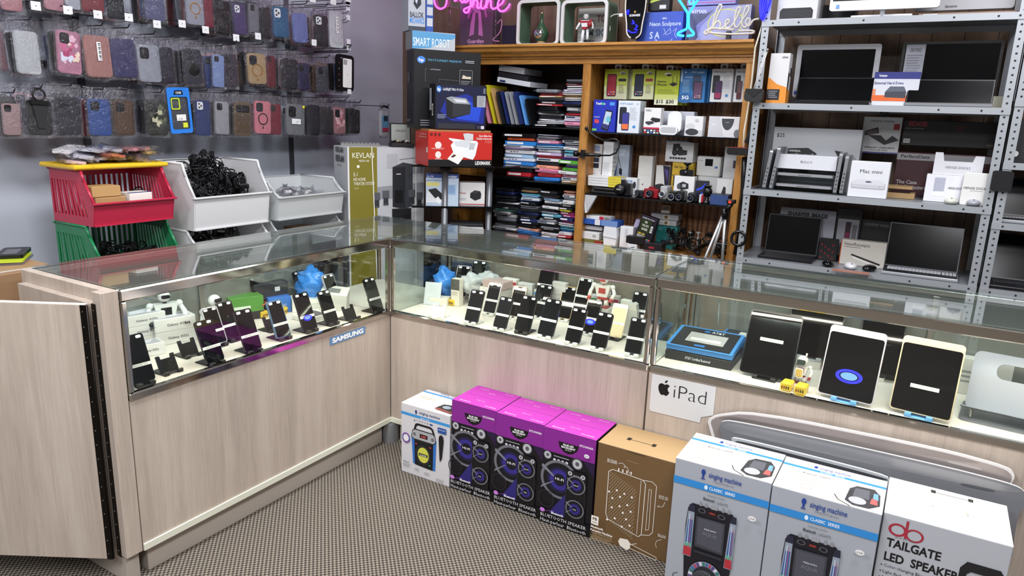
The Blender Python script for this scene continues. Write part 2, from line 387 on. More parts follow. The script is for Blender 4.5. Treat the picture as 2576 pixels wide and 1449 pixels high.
# ================= glass display cases =================
ZB, ZT = .612, .965
def display_case(label, loc, rz, W, D=.49, ends=(1, 1), front=True, power=5, doors=True):
    t = thing('display_case', label, 'display case', loc, rz, 'glass display counters')
    g = .002
    if front:
        mb = MB(); mb.box(g, W-g, 0, D, .10, ZB, LAM); obj('cabinet_body', mb, t)
        mb = MB(); mb.box(.03, W-.03, .03, D-.02, 0, .10, K('b3a99f', .5)); obj('plinth', mb, t)
        mb = MB(); mb.box(g, W-g, -.006, 0, .0998, .1243, K('dcdccb', .35), .001); obj('kick_trim', mb, t)
    else:
        mb = MB(); mb.box(g, W-g, .004, D, .10, ZB, K('6d6763')); obj('cabinet_body', mb, t)
    mb = MB(); mb.box(g, W-g, .006, D-.004, ZB, ZB+.014, K('ddd4c9', .4)); obj('deck', mb, t)
    mb = MB(); c = .004
    if front:
        mb.box(g, W-g, -.005, .018, ZB, ZB+.027, CHROME, c)
        mb.box(g, W-g, -.005, .014, ZT-.036, ZT, CHROME, c)
        mb.box(g, g+.019, -.005, .014, ZB+.027, ZT-.036, CHROME, c); mb.box(W-g-.019, W-g, -.005, .014, ZB+.027, ZT-.036, CHROME, c)
    mb.box(g, W-g, D-.03, D, ZT-.02, ZT, ALU, .002)
    mb.box(g, g+.012, .014, D-.03, ZT-.016, ZT-.001, CHROME, .002); mb.box(W-g-.012, W-g, .014, D-.03, ZT-.016, ZT-.001, CHROME, .002)
    mb.box(g, g+.016, D-.02, D-.002, ZB+.014, ZT-.02, ALU, .002); mb.box(W-g-.016, W-g, D-.02, D-.002, ZB+.014, ZT-.02, ALU, .002)
    obj('display_frame', mb, t)
    mb = MB(); mb.box(g+.002, W-g-.002, .004, D-.004, ZT, ZT+.006, GTOP); obj('glass_top', mb, t)
    if front: mb = MB(); mb.box(g+.019, W-g-.019, .004, .009, ZB+.02, ZT-.03, GLASS); obj('front_glass', mb, t)
    for k, x in ((0, g+.004), (1, W-g-.008)):
        if ends[k]: mb = MB(); mb.box(x, x+.004, .014, D-.03, ZB+.014, ZT-.016, GLASS); obj('side_glass', mb, t)
    if doors:
        for k in (0, 1):
            x0 = g+.018 if k == 0 else W*.5-.02; x1 = W*.5+.02 if k == 0 else W-g-.018; y = D-.024-.01*k
            mb = MB(); mb.box(x0, x1, y, y+.004, ZB+.016, ZT-.022, DOORG); dr = obj('sliding_door', mb, t)
            for x in (x0, x1-.022):
                mb = MB(); mb.box(x, x+.022, y-.002, y+.006, ZB+.016, ZT-.022, ALU, .002); obj('door_stile', mb, dr)
    if power:
        mb = MB(); mb.box(.03, W-.03, .016, .032, ZT-.034, ZT-.016, ALU, .002); lb = obj('light_bar', mb, t)
        mb = MB(); mb.box(.035, W-.035, .018, .030, ZT-.0345, ZT-.034, K('ffe8cc', .5, 0, 7)); obj('light_strip', mb, lb)
        l = area('case_light', (0, 0, 0), (W-.1, .014), power*.42, (1, .87, .74)); l.parent = t
        l.location = (W/2, .026, ZT-.037); l.rotation_euler = (math.radians(14), 0, 0)
    return t
LL, MM = 1.2264, 1.2183
display_case('glass-topped display counter running along the left side toward the open flap', (0, -LL, 0), math.pi/2, LL, ends=(1, 0), power=7)
display_case('small square glass-topped corner unit where the two counter runs meet', (-.49, 0, 0), 0, .488, ends=(0, 0), front=False, power=0, doors=False)
display_case('middle display counter filled with upright phones, beside the corner', (0, 0, 0), 0, MM, ends=(1, 1), power=7)
display_case('right display counter holding tablets above the white tablet sign', (MM+.003, 0, 0), 0, 1.75, ends=(0, 1), power=10)
# end panel of the left run and the open flap door
t = thing('end_panel', 'stepped wood laminate end panel closing the near end of left counter', 'counter panel', (0, -LL, 0))
mb = MB(); mb.box(-.49, -.045, -.028, -.001, .10, ZT+.001, LAM, .001); obj('upper_board', mb, t)
mb = MB(); mb.box(-.47, -.045, -.052, -.028, .10, .927, LAM, .001); obj('lower_board', mb, t)
mb = MB(); mb.box(-.044, 0, -.054, -.001, .10, ZT+.001, LAM, .001); obj('corner_post', mb, t)
mb = MB(); mb.box(-.45, -.025, -.045, -.001, 0, .098, K('b3a99f', .5), .001); obj('plinth', mb, t)
mb = MB(); mb.box(-.035, .003, -.020, .004, .58, .575, CHROME); 
hz = at(246, 768, 1, -1.282); hb = at(292, 1394, 1, -1.282)
t = thing('counter_flap', 'wide wood laminate flap door swung open on a black hinge', 'door', (-.045, -1.294, 0), .5265+math.pi)
mb = MB(); mb.box(.004, .55, -.010, .010, hb.z, hz.z, LAM, .001); obj('door_panel', mb, t)
mb = MB(); mb.box(.0045, .5495, -.0095, .0095, hz.z, hz.z+.001, K('e2d9cf', .5)); obj('edge_band', mb, t)
mb = MB(); mb.tube([(0, .006, hb.z), (0, .006, hz.z-.002)], .004, K('1a1512', .35, .7)); 
mb.box(-.0005, .017, .0102, .0114, hb.z, hz.z, K('1a1512', .35, .7)); 
for i in range(18):
    z = hb.z+.02+i*(hz.z-hb.z-.04)/17; mb.ball((.010, .0118, z), .0022, K('6b6460', .3, .8), 8, 5)
obj('piano_hinge', mb, t)
mb = MB(); mb.box(-.048, -.028, -1.2825, -1.2795, hb.z, hz.z, K('1a1512', .35, .7))
for i in range(18): mb.ball((-.038, -1.2832, hb.z+.02+i*(hz.z-hb.z-.04)/17), .0022, K('6b6460', .3, .8), 8, 5)
hp = bpy.data.objects['end_panel']; ho = obj('hinge_leaf', mb, hp); ho.location = -hp.location
# kick plate post in the corner under the counters
mb = MB(); mb.prism(rrect(.075, .075, .03, 5), (-.012, .012, 0), (1, 0, 0), (0, 1, 0), (0, 0, .095), K('8b8d90', .4, .3), smooth=True)
tag(obj('corner_foot', mb), 'grey rounded foot under the inner corner of the counters', 'foot')
# signs on the counter fronts
t = thing('brand_sign', 'slanted blue sign with white capital letters on the left counter', 'sign', (.0, -.3785, .572), math.pi/2)
mb = MB(); mb.box(0, .210, -.002, 0, 0, .032, K('5d87b4')); obj('sign_plate', mb, t)
mb = MB(); mb.text('SAMSUNG', (.105, -.0026, .007), (1, 0, 0), (0, 0, 1), .019, 'f3f5f6', 'c', .185, .05); obj('lettering', mb, t)
t = thing('tablet_sign', 'white card sign with black fruit emblem below the right counter', 'sign', (1.236, -.001, .463), 0)
mb = MB(); mb.prism([(.006, .0), (.0, .008), (0, .144), (.234, .146), (.234, .04), (.192, .022), (.19, .0), ], (0, -.0015, 0), (1, 0, 0), (0, 0, 1), (0, .0015, 0), K('d5d6d6')); obj('card', mb, t)
AP = [(0, .62), (-.12, .68), (-.3, .7), (-.46, .58), (-.52, .35), (-.48, .08), (-.36, -.18), (-.22, -.32), (-.1, -.3), (0, -.25), (.1, -.3), (.2, -.33), (.34, -.2), (.46, .02), (.34, .12), (.28, .3), (.34, .48), (.45, .56), (.34, .68), (.18, .7)]
LF = [(0, .78), (.02, .92), (.12, 1.02), (.24, 1.06), (.22, .92), (.12, .8)]
def apple(mb, O, U, V, s, m, e=(0, 0, 0)):
    O = Vector(O)+Vector(e)
    for P in (AP, LF):
        mb.add([O+Vector(U)*(a*s)+Vector(V)*(b*s) for a, b in P], [tuple(range(len(P)))], m)
mb = MB(); apple(mb, (.05, -.002, .086), (1, 0, 0), (0, 0, 1), .044, '0c0c0e'); obj('emblem', mb, t)
mb = MB(); mb.text('iPad', (.086, -.0022, .072), (1, 0, 0), (0, 0, 1), .052, '18181a', 'l', .118, -.018); obj('lettering', mb, t)

# ================= cartons on the floor =================
def led_display(f, u, v, w, h): return [('r', f, u, v, u+w, v+h, '2a0c0c')]
SB, DB = '2f86cc', '1f3f8f'
G = [('r', 'F', 0, .845, 1, .885, '3b93d6'), ('r', 'T', 0, .80, 1, .87, '3b93d6'), ('r', 'T', 0, 0, 1, .8, 'efe6df'),
     ('t', 'F', .38, .915, .035, 'singing machine', '2b3f74', 'l', .42), ('o', 'F', .315, .93, .022, .025, '2b3f74'), ('r', 'F', .305, .895, .325, .93, '2b3f74'),
     ('t', 'F', .5, .853, .018, 'classic series', 'f2f6fa', 'c', .2), ('t', 'F', .42, .80, .028, 'g r o o v e', '77787c', 'c', .3), ('o', 'F', .63, .808, .035, .012, '27509c'),
     ('p', 'F', '151517', [(.27, .68), (.3, .755), (.34, .775), (.62, .775), (.67, .75), (.71, .67), (.67, .66), (.64, .73), (.6, .745), (.36, .745), (.33, .73), (.31, .68)]),
     ('p', 'F', '2f6fc0', [(.22, .6), (.26, .18), (.72, .16), (.74, .60)]), ('p', 'F', '111217', [(.28, .62), (.3, .17), (.67, .155), (.68, .6)]),
     ('p', 'F', '26272b', [(.22, .56), (.24, .66), (.3, .69), (.67, .69), (.72, .65), (.73, .56), (.68, .53), (.27, .53)]),
     ('p', 'F', 'a9aaae', [(.235, .57), (.25, .65), (.3, .675), (.67, .675), (.71, .64), (.715, .57), (.68, .545), (.27, .545)]),
     ('o', 'F', .29, .61, .045, .034, '6f7074'), ('o', 'F', .665, .60, .045, .034, '6f7074'), ('O', 'F', .29, .61, .045, .034, .85, 'd6d6d8'), ('O', 'F', .665, .6, .045, .034, .85, 'd6d6d8'),
     ('r', 'F', .4, .58, .56, .635, '1c0b0c'), ('t', 'F', .48, .592, .028, '188', 'e05a5a', 'c', .1),
     ('o', 'F', .475, .34, .16, .15, '222428'), ('o', 'F', .475, .34, .115, .11, 'cfd052'), ('r', 'F', .38, .32, .57, .36, '4b4c30'), ('t', 'F', .475, .325, .02, 'LIVE', 'f0f0ee', 'c', .12),
     ('o', 'F', .33, .48, .02, .01, 'd33'+'a4a'), ('o', 'F', .62, .48, .02, .01, 'd4404a'), ('o', 'F', .61, .22, .02, .01, '2f9a6a'),
     ('p', 'F', '151517', [(.79, .64), (.80, .69), (.84, .71), (.88, .69), (.89, .63), (.86, .38), (.82, .32), (.81, .38)]),
     ('O', 'F', .115, .52, .085, .075, .72, '7a4fa0'), ('O', 'F', .115, .52, .085, .02, .6, '4f8fd0'), ('o', 'F', .115, .52, .055, .05, 'ece8ea'),
     ('r', 'F', .77, .735, .94, .81, '27509c'), ('t', 'F', .79, .775, .014, 'Bluetooth', 'e9eef6', 'l', .13),
     ('t', 'F', .06, .165, .016, 'Bluetooth', '333333', 'l', .12), ('x', 'F', .05, .1, .22, .155, 4, 'a3a3a6'), ('x', 'F', .3, .09, .42, .13, 3, 'a3a3a6'), ('x', 'F', .5, .07, .62, .11, 3, 'a3a3a6'), ('x', 'F', .75, .03, .92, .08, 3, 'a3a3a6'),
     ('t', 'T', .55, .9, .05, 'singing machine', '2b3f74', 'c', .45), ('t', 'T', .5, .815, .03, 'classic series', 'f2f6fa', 'c', .22),
     ('t', 'T', .45, .66, .05, 'g r o o v e', '8c8d90', 'c', .25), ('x', 'T', .1, .42, .5, .6, 5, 'b9b3ae'), ('p', 'T', '26262a', [(.62, .15), (.66, .42), (.95, .52), (.98, .3), (.97, .12)]), ('p', 'T', '93453d', [(.62, .12), (.97, .08), (.97, .14), (.63, .18)]), ('o', 'T', .78, .3, .08, .08, '8d9aa8')]
carton('karaoke_box', 'small white karaoke machine carton with a round lime speaker picture', 'box', (.222, -.196, 0), .252, .185, .315, 'd2d1d6', G)
def gold(u, v, r): return [('o', 'F', u, v, r, r*.55, '3a3a40'), ('o', 'F', u, v, r*.8, r*.44, 'b9b9be'), ('o', 'F', u, v, r*.35, r*.2, '55555c')]
def sylv(cx, s, v0):   # a printed speaker baffle
    return [('O', 'F', cx, v0, .36*s, .19*s, .86, '6e6e76'), ('o', 'F', cx, v0, .31*s, .165*s, '0a0a10'), ('o', 'F', cx, v0, .23*s, .125*s, '332a86'), ('O', 'F', cx, v0, .23*s, .125*s, .8, '1a1740'), ('o', 'F', cx, v0, .11*s, .06*s, '0d0c1c'),
            ('p', 'F', '7c7c86', [(cx-.33*s, v0+.12*s), (cx-.1*s, v0+.03*s), (cx-.12*s, v0+.015*s), (cx-.35*s, v0+.09*s)]), ('p', 'F', '7c7c86', [(cx-.33*s, v0-.1*s), (cx-.1*s, v0-.02*s), (cx-.12*s, v0-.035*s), (cx-.35*s, v0-.13*s)])]
S = [('r', 'F', 0, 0, 1, .80, '0c0912'), ('p', 'F', '26103a', [(.72, .8), (1, .62), (1, .8)]), ('r', 'F', 0, .765, 1, 1, '86248e'), ('r', 'T', 0, 0, 1, 1, 'b535a8'), ('r', 'T', 0, .49, 1, .505, '8f2a86'),
     ('p', 'F', '0a0a0c', [(.29, .895), (.69, .895), (.66, .84), (.58, .80), (.49, .785), (.4, .80), (.32, .84)]),
     ('t', 'F', .49, .865, .018, 'BLUE LED', 'f4f4f4', 'c', .2, .04), ('t', 'F', .49, .84, .018, 'BACKLIGHT', 'f4f4f4', 'c', .27, .04), ('t', 'F', .49, .82, .011, 'RETRO', 'c9c9c9', 'c', .12),
     ('t', 'F', .83, .9, .020, 'SYLVANIA', 'f4eaf4', 'c', .26, .03),
     ('t', 'T', .8, .08, .04, 'SYLVANIA', 'ecc9e8', 'c', .25), ('t', 'T', .12, .08, .045, 'Bluetooth', 'ecc9e8', 'l', .24), ('t', 'T', .4, .26, .03, 'Backlit / Retro', 'e8b9e2', 'l', .2), ('t', 'T', .15, .85, .03, 'SYLVANIA', 'e8b9e2', 'l', .2), ('t', 'T', .7, .88, .03, 'Bluetooth', 'e8b9e2', 'l', .2), ('t', 'T', .42, .72, .03, 'Backlit', 'e8b9e2', 'l', .14)]
S += gold(.1, .725, .085)+gold(.68, .715, .11)+[('l', 'F', '8a8a90', .02, [(.22, .735), (.52, .735)])]
for u in (.24, .32, .4, .48): S += [('o', 'F', u, .695, .028, .015, 'c9c9cf')]
S += sylv(.36, 1.05, .50)+[('r', 'F', .26, .485, .46, .535, '08080a'), ('t', 'F', .36, .495, .026, 'HI-FI', 'e6e6ea', 'c', .17)]
S += [('p', 'F', '2a2470', [(.1, .06), (.55, .42), (.6, .12), (.5, .08)]), ('r', 'F', 0, 0, 1, .125, '060508'), ('p', 'F', '0b0b0e', [(.49, .14), (.49, .6), (.54, .64), (.84, .64), (.88, .6), (.88, .1), (.55, .09)]),
      ('O', 'F', .69, .36, .2, .155, .98, '3b3b42')]
S += gold(.56, .605, .05)+gold(.81, .60, .05)
for u in (.64, .68, .72, .76): S += [('o', 'F', u, .595, .012, .007, 'b9b9bf')]
S += sylv(.69, .5, .50)+sylv(.69, .5, .25)+[('t', 'F', .69, .492, .014, 'HI-FI', 'd8d8de', 'c', .09), ('t', 'F', .69, .24, .014, 'WLK', 'd8d8de', 'c', .07)]
S += [('O', 'F', .12, .27, .16, .09, .9, '24242a'), ('l', 'F', 'a05ac0', .006, [(.02, .12), (.3, .165)]), ('o', 'F', .06, .14, .05, .022, 'c77fd8'), ('t', 'F', .24, .128, .024, 'Bluetooth', 'f0ecf4', 'l', .24, .03),
      ('t', 'F', .03, .074, .034, 'BLUETOOTH SPEAKER', 'dcdce0', 'l', .9, 0), ('t', 'F', .03, .022, .036, 'Haut-parleur  Bluetooth', 'dcdce0', 'l', .9, 0)]
for i, (x, w, y, lab) in enumerate(((.479, .212, -.190, 'purple and black speaker carton next to the small white carton'), (.695, .209, -.197, 'purple and black speaker carton in the middle of the three'), (.907, .211, -.203, 'purple and black speaker carton touching the brown carton, with price sticker'))):
    ops = S+([('o', 'F', .86, .83, .05, .02, 'e9e6ea'), ('t', 'F', .86, .822, .012, '9.95', '333', 'c', .06)] if i == 2 else [])
    ops = [tuple('333333' if a == '333' else a for a in o) for o in ops]
    carton('speaker_box', lab, 'box', (x, y, 0), w, .188, .388, '150a1c', ops, 0, 'purple speaker cartons')
W_ = 'e8e0d6'
PB = [('r', 'T', 0, 0, 1, 1, 'b3946a'), ('l', 'T', '1c150c', .012, [(.3, .45), (.62, .45)]), ('p', 'T', '1c150c', [(.27, .4), (.32, .4), (.32, .52), (.27, .52)]), ('p', 'T', '1c150c', [(.6, .4), (.65, .4), (.65, .52), (.6, .52)]),
      ('l', 'F', '4f3b22', .01, [(.4, .99), (.52, .985), (.62, .99)]), ('l', 'F', 'a8936f', .006, [(.4, .9), (.55, .895)]),
      ('t', 'F', .14, .83, .035, 'BIG SOUND', W_, 'l', .13), ('l', 'F', W_, .006, [(.29, .845), (.34, .86), (.38, .84), (.36, .82), (.4, .835), (.43, .80), (.44, .77)]),
      ('t', 'F', .84, .62, .035, 'ROCK ON', W_, 'l', .11), ('l', 'F', W_, .006, [(.92, .6), (.9, .55), (.83, .53), (.85, .55)]), ('t', 'F', .87, .24, .03, 'SING-ALONG', W_, 'l', .1), ('l', 'F', W_, .006, [(.92, .22), (.86, .19), (.85, .15), (.87, .12)]),
      ('l', 'F', W_, .009, [(.2, .25), (.17, .3), (.17, .74), (.22, .77), (.62, .75), (.66, .72), (.66, .2), (.62, .17), (.2, .25)]), ('l', 'F', W_, .008, [(.62, .75), (.74, .76), (.8, .73), (.8, .26), (.76, .22), (.66, .2)]),
      ('l', 'F', W_, .006, [(.6, .74), (.6, .19)]), ('l', 'F', W_, .006, [(.71, .68), (.74, .68), (.75, .28), (.71, .26), (.71, .68)])]
for i in range(4): PB += [('l', 'F', W_, .018, [(.3+.055*i, .77), (.3+.055*i, .80)])]
for i in range(26):
    for j in range(26):
        u = .2+.39*i/25; v = .25+.49*j/25-(.05*i/25)
        PB += [('o', 'F', u, v, .0045, .0035, 'cbbfae')] if (i+j) % 2 else []
for i, j in [(1, 1), (3, 2), (2, 4), (5, 1), (7, 2), (4, 5), (6, 6), (1, 7), (3, 8), (5, 8), (7, 8), (2, 6), (7, 5), (5, 4), (6, 3), (4, 7)]: PB += [('o', 'F', .2+.05*i, .27+.048*j-.006*i, .013, .01, 'f4efe8')]
PB += [('p', 'F', W_, [(.44, .17), (.42, .13), (.45, .09), (.54, .07), (.58, .1), (.58, .15), (.54, .18)]), ('l', 'F', W_, .007, [(.58, .145), (.92, .10), (.92, .07), (.58, .1)]), ('l', 'F', W_, .007, [(.58, .14), (.66, .17)]),
       ('r', 'F', .04, .22, .14, .31, 'efeae2'), ('t', 'F', .09, .265, .028, 'PB', '4a3a26', 'c', .06, .03), ('t', 'F', .09, .238, .014, 'teen', '4a3a26', 'c', .07),
       ('t', 'F', .04, .185, .022, 'Bluetooth', W_, 'l', .17, .04), ('t', 'F', .04, .15, .022, 'Karaoke Machine', W_, 'l', .3, .04), ('t', 'F', .04, .128, .01, 'HIGHWAY MINIMUM SOUND', 'c8b898', 'l', .3), ('x', 'F', .04, .06, .38, .12, 6, 'a08c6c')]
carton('karaoke_box', 'brown cardboard karaoke machine carton printed with a white line drawing', 'box', (1.123, -.196, 0), .284, .19, .382, '6f5536', PB)  # front darker than the top: light from above put into the cardboard colours
def mach(sx=0):
    o = [('r', 'T', 0, 0, 1, 1, 'eadfd6'), ('r', 'T', 0, .735, 1, .80, SB), ('t', 'T', .36, .85, .07, 'singing machine', DB, 'l', .3), ('o', 'T', .32, .88, .02, .04, DB), ('t', 'T', .37, .748, .035, 'CLASSIC  SERIES', 'dcecf8', 'l', .24),
         ('t', 'T', .22, .6, .045, 'Bluetooth  LIGHTS', '3a3a4a', 'l', .27), ('x', 'T', .1, .36, .5, .55, 5, 'c9beb6'), ('t', 'T', .2, .15, .12, 'A Q U A', 'b4aaa4', 'l', .16),
         ('p', 'T', '2b2c32', [(.66, .14), (.68, .5), (.74, .62), (.9, .64), (.96, .5), (.97, .2), (.88, .06), (.74, .05)]), ('p', 'T', '55575f', [(.72, .3), (.73, .55), (.86, .57), (.87, .3)]), ('o', 'T', .77, .2, .08, .1, 'a9aaae'), ('p', 'T', 'b65a56', [(.88, .2), (.95, .2), (.94, .34), (.89, .36)]), ('p', 'T', '6d9cc4', [(.9, .36), (.95, .34), (.94, .52), (.9, .52)]), ('l', 'T', '2b2c32', .01, [(.56, .22), (.6, .1), (.72, -.0)]),
         ('r', 'F', 0, .83, 1, .878, SB), ('t', 'F', .37, .93, .035, 'singing machine', DB, 'l', .34, .01), ('o', 'F', .312, .955, .022, .02, DB), ('r', 'F', .302, .915, .322, .95, DB), ('r', 'F', .29, .905, .334, .912, DB), ('t', 'F', .42, .905, .012, 'creating joy through music', '55607c', 'l', .22, 0),
         ('o', 'F', .355, .855, .018, .016, 'dceaf6'), ('t', 'F', .39, .845, .02, 'CLASSIC  SERIES', 'e6f1fa', 'l', .27, .02), ('t', 'F', .38, .80, .008, 'KARAOKE  SYSTEM', '555563', 'l', .18, .0), ('t', 'F', .34, .765, .019, 'Bluetooth', '222233', 'l', .12, .02), ('t', 'F', .49, .762, .018, 'LIGHTS', '55555f', 'l', .11, 0), ('r', 'F', .475, .76, .477, .785, '888888'),
         ('p', 'F', '14141d', [(.22, .12), (.19, .35), (.18, .55), (.19, .68), (.23, .72), (.66, .72), (.70, .68), (.71, .55), (.70, .3), (.65, .1), (.58, .03), (.3, .03)])]
    for u in (.32, .38, .56, .62): o += [('r', 'F', u-.014, .715, u+.014, .745, '8a8b90')]
    o += [('r', 'F', .43, .715, .5, .745, '96979c'), ('r', 'F', .4, .675, .5, .695, '2c0e10'), ('t', 'F', .45, .677, .014, '000', 'b8453f', 'c', .06), ('O', 'F', .34, .685, .04, .017, .7, '55565e'), ('O', 'F', .55, .68, .04, .017, .7, '55565e')]
    for a, b in ((.185, .265), (.635, .705)):
        o += [('p', 'F', '8f98a8', [(a+.01, .66), (b, .67), (b+.005, .33), (a-.005, .33)]), ('p', 'F', '3c5f93', [(a+.02, .6), (b-.01, .6), (b-.005, .42), (a+.01, .42)]), ('p', 'F', '5aa08c', [(a+.01, .43), (b, .43), (b, .40), (a+.005, .40)]), ('p', 'F', 'b02f3a', [(a, .40), (b, .40), (b+.005, .335), (a, .335)]), ('r', 'F', a+.03, .42, a+.036, .64, 'd5dce6'), ('r', 'F', a+.05, .38, a+.055, .62, 'c9556a'), ('p', 'F', '26263a', [(a+.02, .71), (b, .71), (b+.005, .66), (a+.005, .66)])]
    o += [('p', 'F', '3a3b44', [(.3, .42), (.29, .64), (.6, .645), (.605, .415)]), ('p', 'F', '4b4c56', [(.32, .44), (.31, .63), (.58, .633), (.585, .43)]), ('t', 'F', .45, .56, .012, 'singing machine', 'c9cad2', 'c', .13), ('t', 'F', .45, .52, .024, 'AQUA', '6e6f7c', 'c', .16),
          ('r', 'F', .3, .375, .6, .395, '2a2b33'), ('o', 'F', .45, .2, .19, .13, '8c8fa0')]
    cols = ['5b3f86', 'b23f5e', '3f6aa0', '2f7a70', 'd8d8e6']
    for k in range(30):
        a0 = math.radians(12*k); a1 = math.radians(12*k+8)
        o += [('p', 'F', cols[k % 5], [(.45+.14*math.cos(a0), .2+.1*math.sin(a0)), (.45+.185*math.cos(a0), .2+.127*math.sin(a0)), (.45+.185*math.cos(a1), .2+.127*math.sin(a1)), (.45+.14*math.cos(a1), .2+.1*math.sin(a1))])]
    o += [('o', 'F', .45, .2, .14, .1, '26272e')]
    for rr_ in range(1, 8):
        for k in range(6*rr_): o += [('o', 'F', .45+.018*rr_*math.cos(k*math.pi/3/rr_), .2+.0125*rr_*math.sin(k*math.pi/3/rr_), .0035, .0025, 'a9aab2')]
    o += [('l', 'F', '16161c', .008, [(.17, .22), (.12, .2), (.13, .14), (.2, .1), (.25, .06)]), ('l', 'F', '16161c', .03, [(.2, .1), (.42, .015)])]
    o += [('o', 'F', .87, .765, .04, .017, 'e8e6e6'), ('t', 'F', .87, .757, .012, '$ 19.99', '444444', 'c', .05)]
    return o
carton('karaoke_box', 'large pale karaoke carton with blue band, beside the brown carton', 'box', (1.449, -.347, 0), .291, .222, .478, 'a3a7b0', mach(), 0, 'large blue-banded karaoke cartons')  # greyed fronts below near-white tops: overhead light put into both cartons' colours
carton('karaoke_box', 'large pale karaoke carton with blue band, beside the red tailgate carton', 'box', (1.744, -.355, 0), .289, .222, .478, 'a3a7b0', mach()+[('o', 'T', .53, .3, .03, .03, 'f4f0ee')], 0, 'large blue-banded karaoke cartons')
TG = [('r', 'T', 0, 0, 1, 1, 'e6dcd4'), ('t', 'F', .06, .80, .052, 'TAILGATE', '141416', 'l', .44, .03), ('t', 'F', .06, .71, .052, 'LED  SPEAKER', '141416', 'l', .6, .03),
      ('O', 'F', .13, .915, .075, .04, .7, 'a02a3c'), ('O', 'F', .27, .905, .075, .04, .75, 'a02a3c'), ('r', 'F', .19, .875, .212, .985, 'a02a3c'), ('t', 'F', .12, .865, .01, 'all of the beat', '555555', 'l', .16, 0)]
for k, st in enumerate(('Color-changing Bluetooth speaker', 'Light flash to the beat of your music', 'Rechargeable lithium-ion battery', 'LED light indicator')):
    TG += [('o', 'F', .05, .675-.04*k, .006, .004, '2b2b2b'), ('t', 'F', .07, .667-.04*k, .02, st, '2f2f33', 'l', (.56, .59, .53, .33)[k], 0)]
TG += [('r', 'F', 0, 0, 1, .50, '9c1f28'), ('p', 'F', '1b1b1e', [(.64, .0), (.655, .80), (.70, .845), (.95, .845), (1., .80), (.985, .0), (.93, .0), (.935, .77), (.89, .79), (.74, .79), (.71, .77), (.69, 0)]), ('r', 'F', .01, .47, .6, .5, '9c1f28')]
for k in range(26):
    hh = [3, 6, 9, 12, 15, 9, 7, 12, 8, 11, 9, 14, 7, 9, 12, 10, 7, 5, 6, 8, 6, 4, 3, 6, 8, 5][k]
    for j in range(hh+6): TG += [('o', 'F', .03+.023*k, .2+.018*j, .006, .005, 'ecd5d3')]
TG += [('l', 'T', '1c1c1e', .01, [(.38, .45), (.66, .45)]), ('r', 'T', .35, .42, .39, .5, '1c1c1e'), ('r', 'T', .65, .42, .69, .5, '1c1c1e'), ('o', 'T', .14, .1, .03, .03, 'f6f4f2')]
tg = carton('speaker_box', 'white and red tailgate speaker carton with a printed carry handle', 'box', (2.037, -.335, 0), .297, .24, .478, 'acafb6', TG)  # white card painted grey in front, pale on top, as lit from above
mb = MB(); mb.tube([(.115+.085*math.sin(a)*0+.085*(1-math.cos(a))*.5*1.0, .115-.02*math.sin(a), .479+.022*math.sin(a)) for a in [math.pi*i/12 for i in range(13)]], .0022, K('e6e4e0', .3), 6); obj('carry_handle', mb, tg, label='clear plastic carry handle')
# cut-out display boards behind the cartons
def board(name, label, pts, Y, cols, inner=None, extra=()):
    def chk(q):
        for _ in (0, 1): q = [((a[0]*(1-f)+b[0]*f), (a[1]*(1-f)+b[1]*f)) for a, b in zip(q, q[1:]+q[:1]) for f in (.2, .8)]
        return q
    P = [at(x, y, 1, Y) for x, y in chk(pts)]; x0 = min(p.x for p in P)
    t = thing(name, label, 'display board', (x0, Y, 0), 0, None)
    mb = MB(); mb.prism([(p.x-x0, p.z) for p in P], (0, 0, 0), (1, 0, 0), (0, 0, 1), (0, .008, 0), K(cols[0], .35), side=K('e4e2e0')); obj('card_panel', mb, t)
    mb = MB()
    for k, (col, pp) in enumerate(extra):
        Q = [at(x, y, 1, Y) for x, y in chk(pp)]; mb.add([(q.x-x0, -.0006-.0003*k, q.z) for q in Q], [tuple(range(len(Q)))], K(col, .3, .3))
    obj('printed_tablet', mb, t); return t
board('display_board', 'rose-silver tablet edge display board leaning against the right counter', [(1776, 1047), (1892, 1033), (2374, 1130), (2540, 1176), (2556, 1200), (2530, 1235), (2540, 1420), (2300, 1449), (1850, 1300), (1789, 1093)], -.022, ['dfdcda'],
      extra=[('a39a97', [(1784, 1050), (1892, 1038), (2374, 1136), (2525, 1178), (2546, 1195), (2544, 1212), (2525, 1228), (2300, 1400), (1850, 1280), (1797, 1093)]), ('8c8482', [(1786, 1052), (1892, 1040), (2374, 1138), (2480, 1168), (2400, 1160), (1900, 1062)]), ('b8b2af', [(2385, 1157), (2470, 1177), (2468, 1184), (2383, 1164)]), ('6a6463', ell2(11, 6, 16, 2499, 1212))])
board('display_board', 'dark grey tablet edge display board in front of rose-silver board', [(1808, 1075), (1815, 1060), (1840, 1058), (2100, 1112), (2400, 1180), (2560, 1222), (2585, 1245), (2590, 1270), (2560, 1290), (2540, 1449), (1860, 1300)], -.048, ['77797e'],
      extra=[('8e9095', [(1815, 1070), (1842, 1062), (2400, 1186), (2560, 1228), (2576, 1245), (2400, 1215), (1830, 1088)]), ('5f6166', [(2418, 1214), (2503, 1232), (2501, 1239), (2416, 1221)])])
board('display_board', 'pale-rimmed tablet display board nearest the karaoke cartons', [(1836, 1105), (1850, 1100), (2230, 1195), (2240, 1215), (2240, 1449), (1880, 1449)], -.076, ['b8bcc0'], extra=[('4c4e52', [(1846, 1112), (1860, 1108), (2232, 1203), (2232, 1212), (1860, 1116)])])
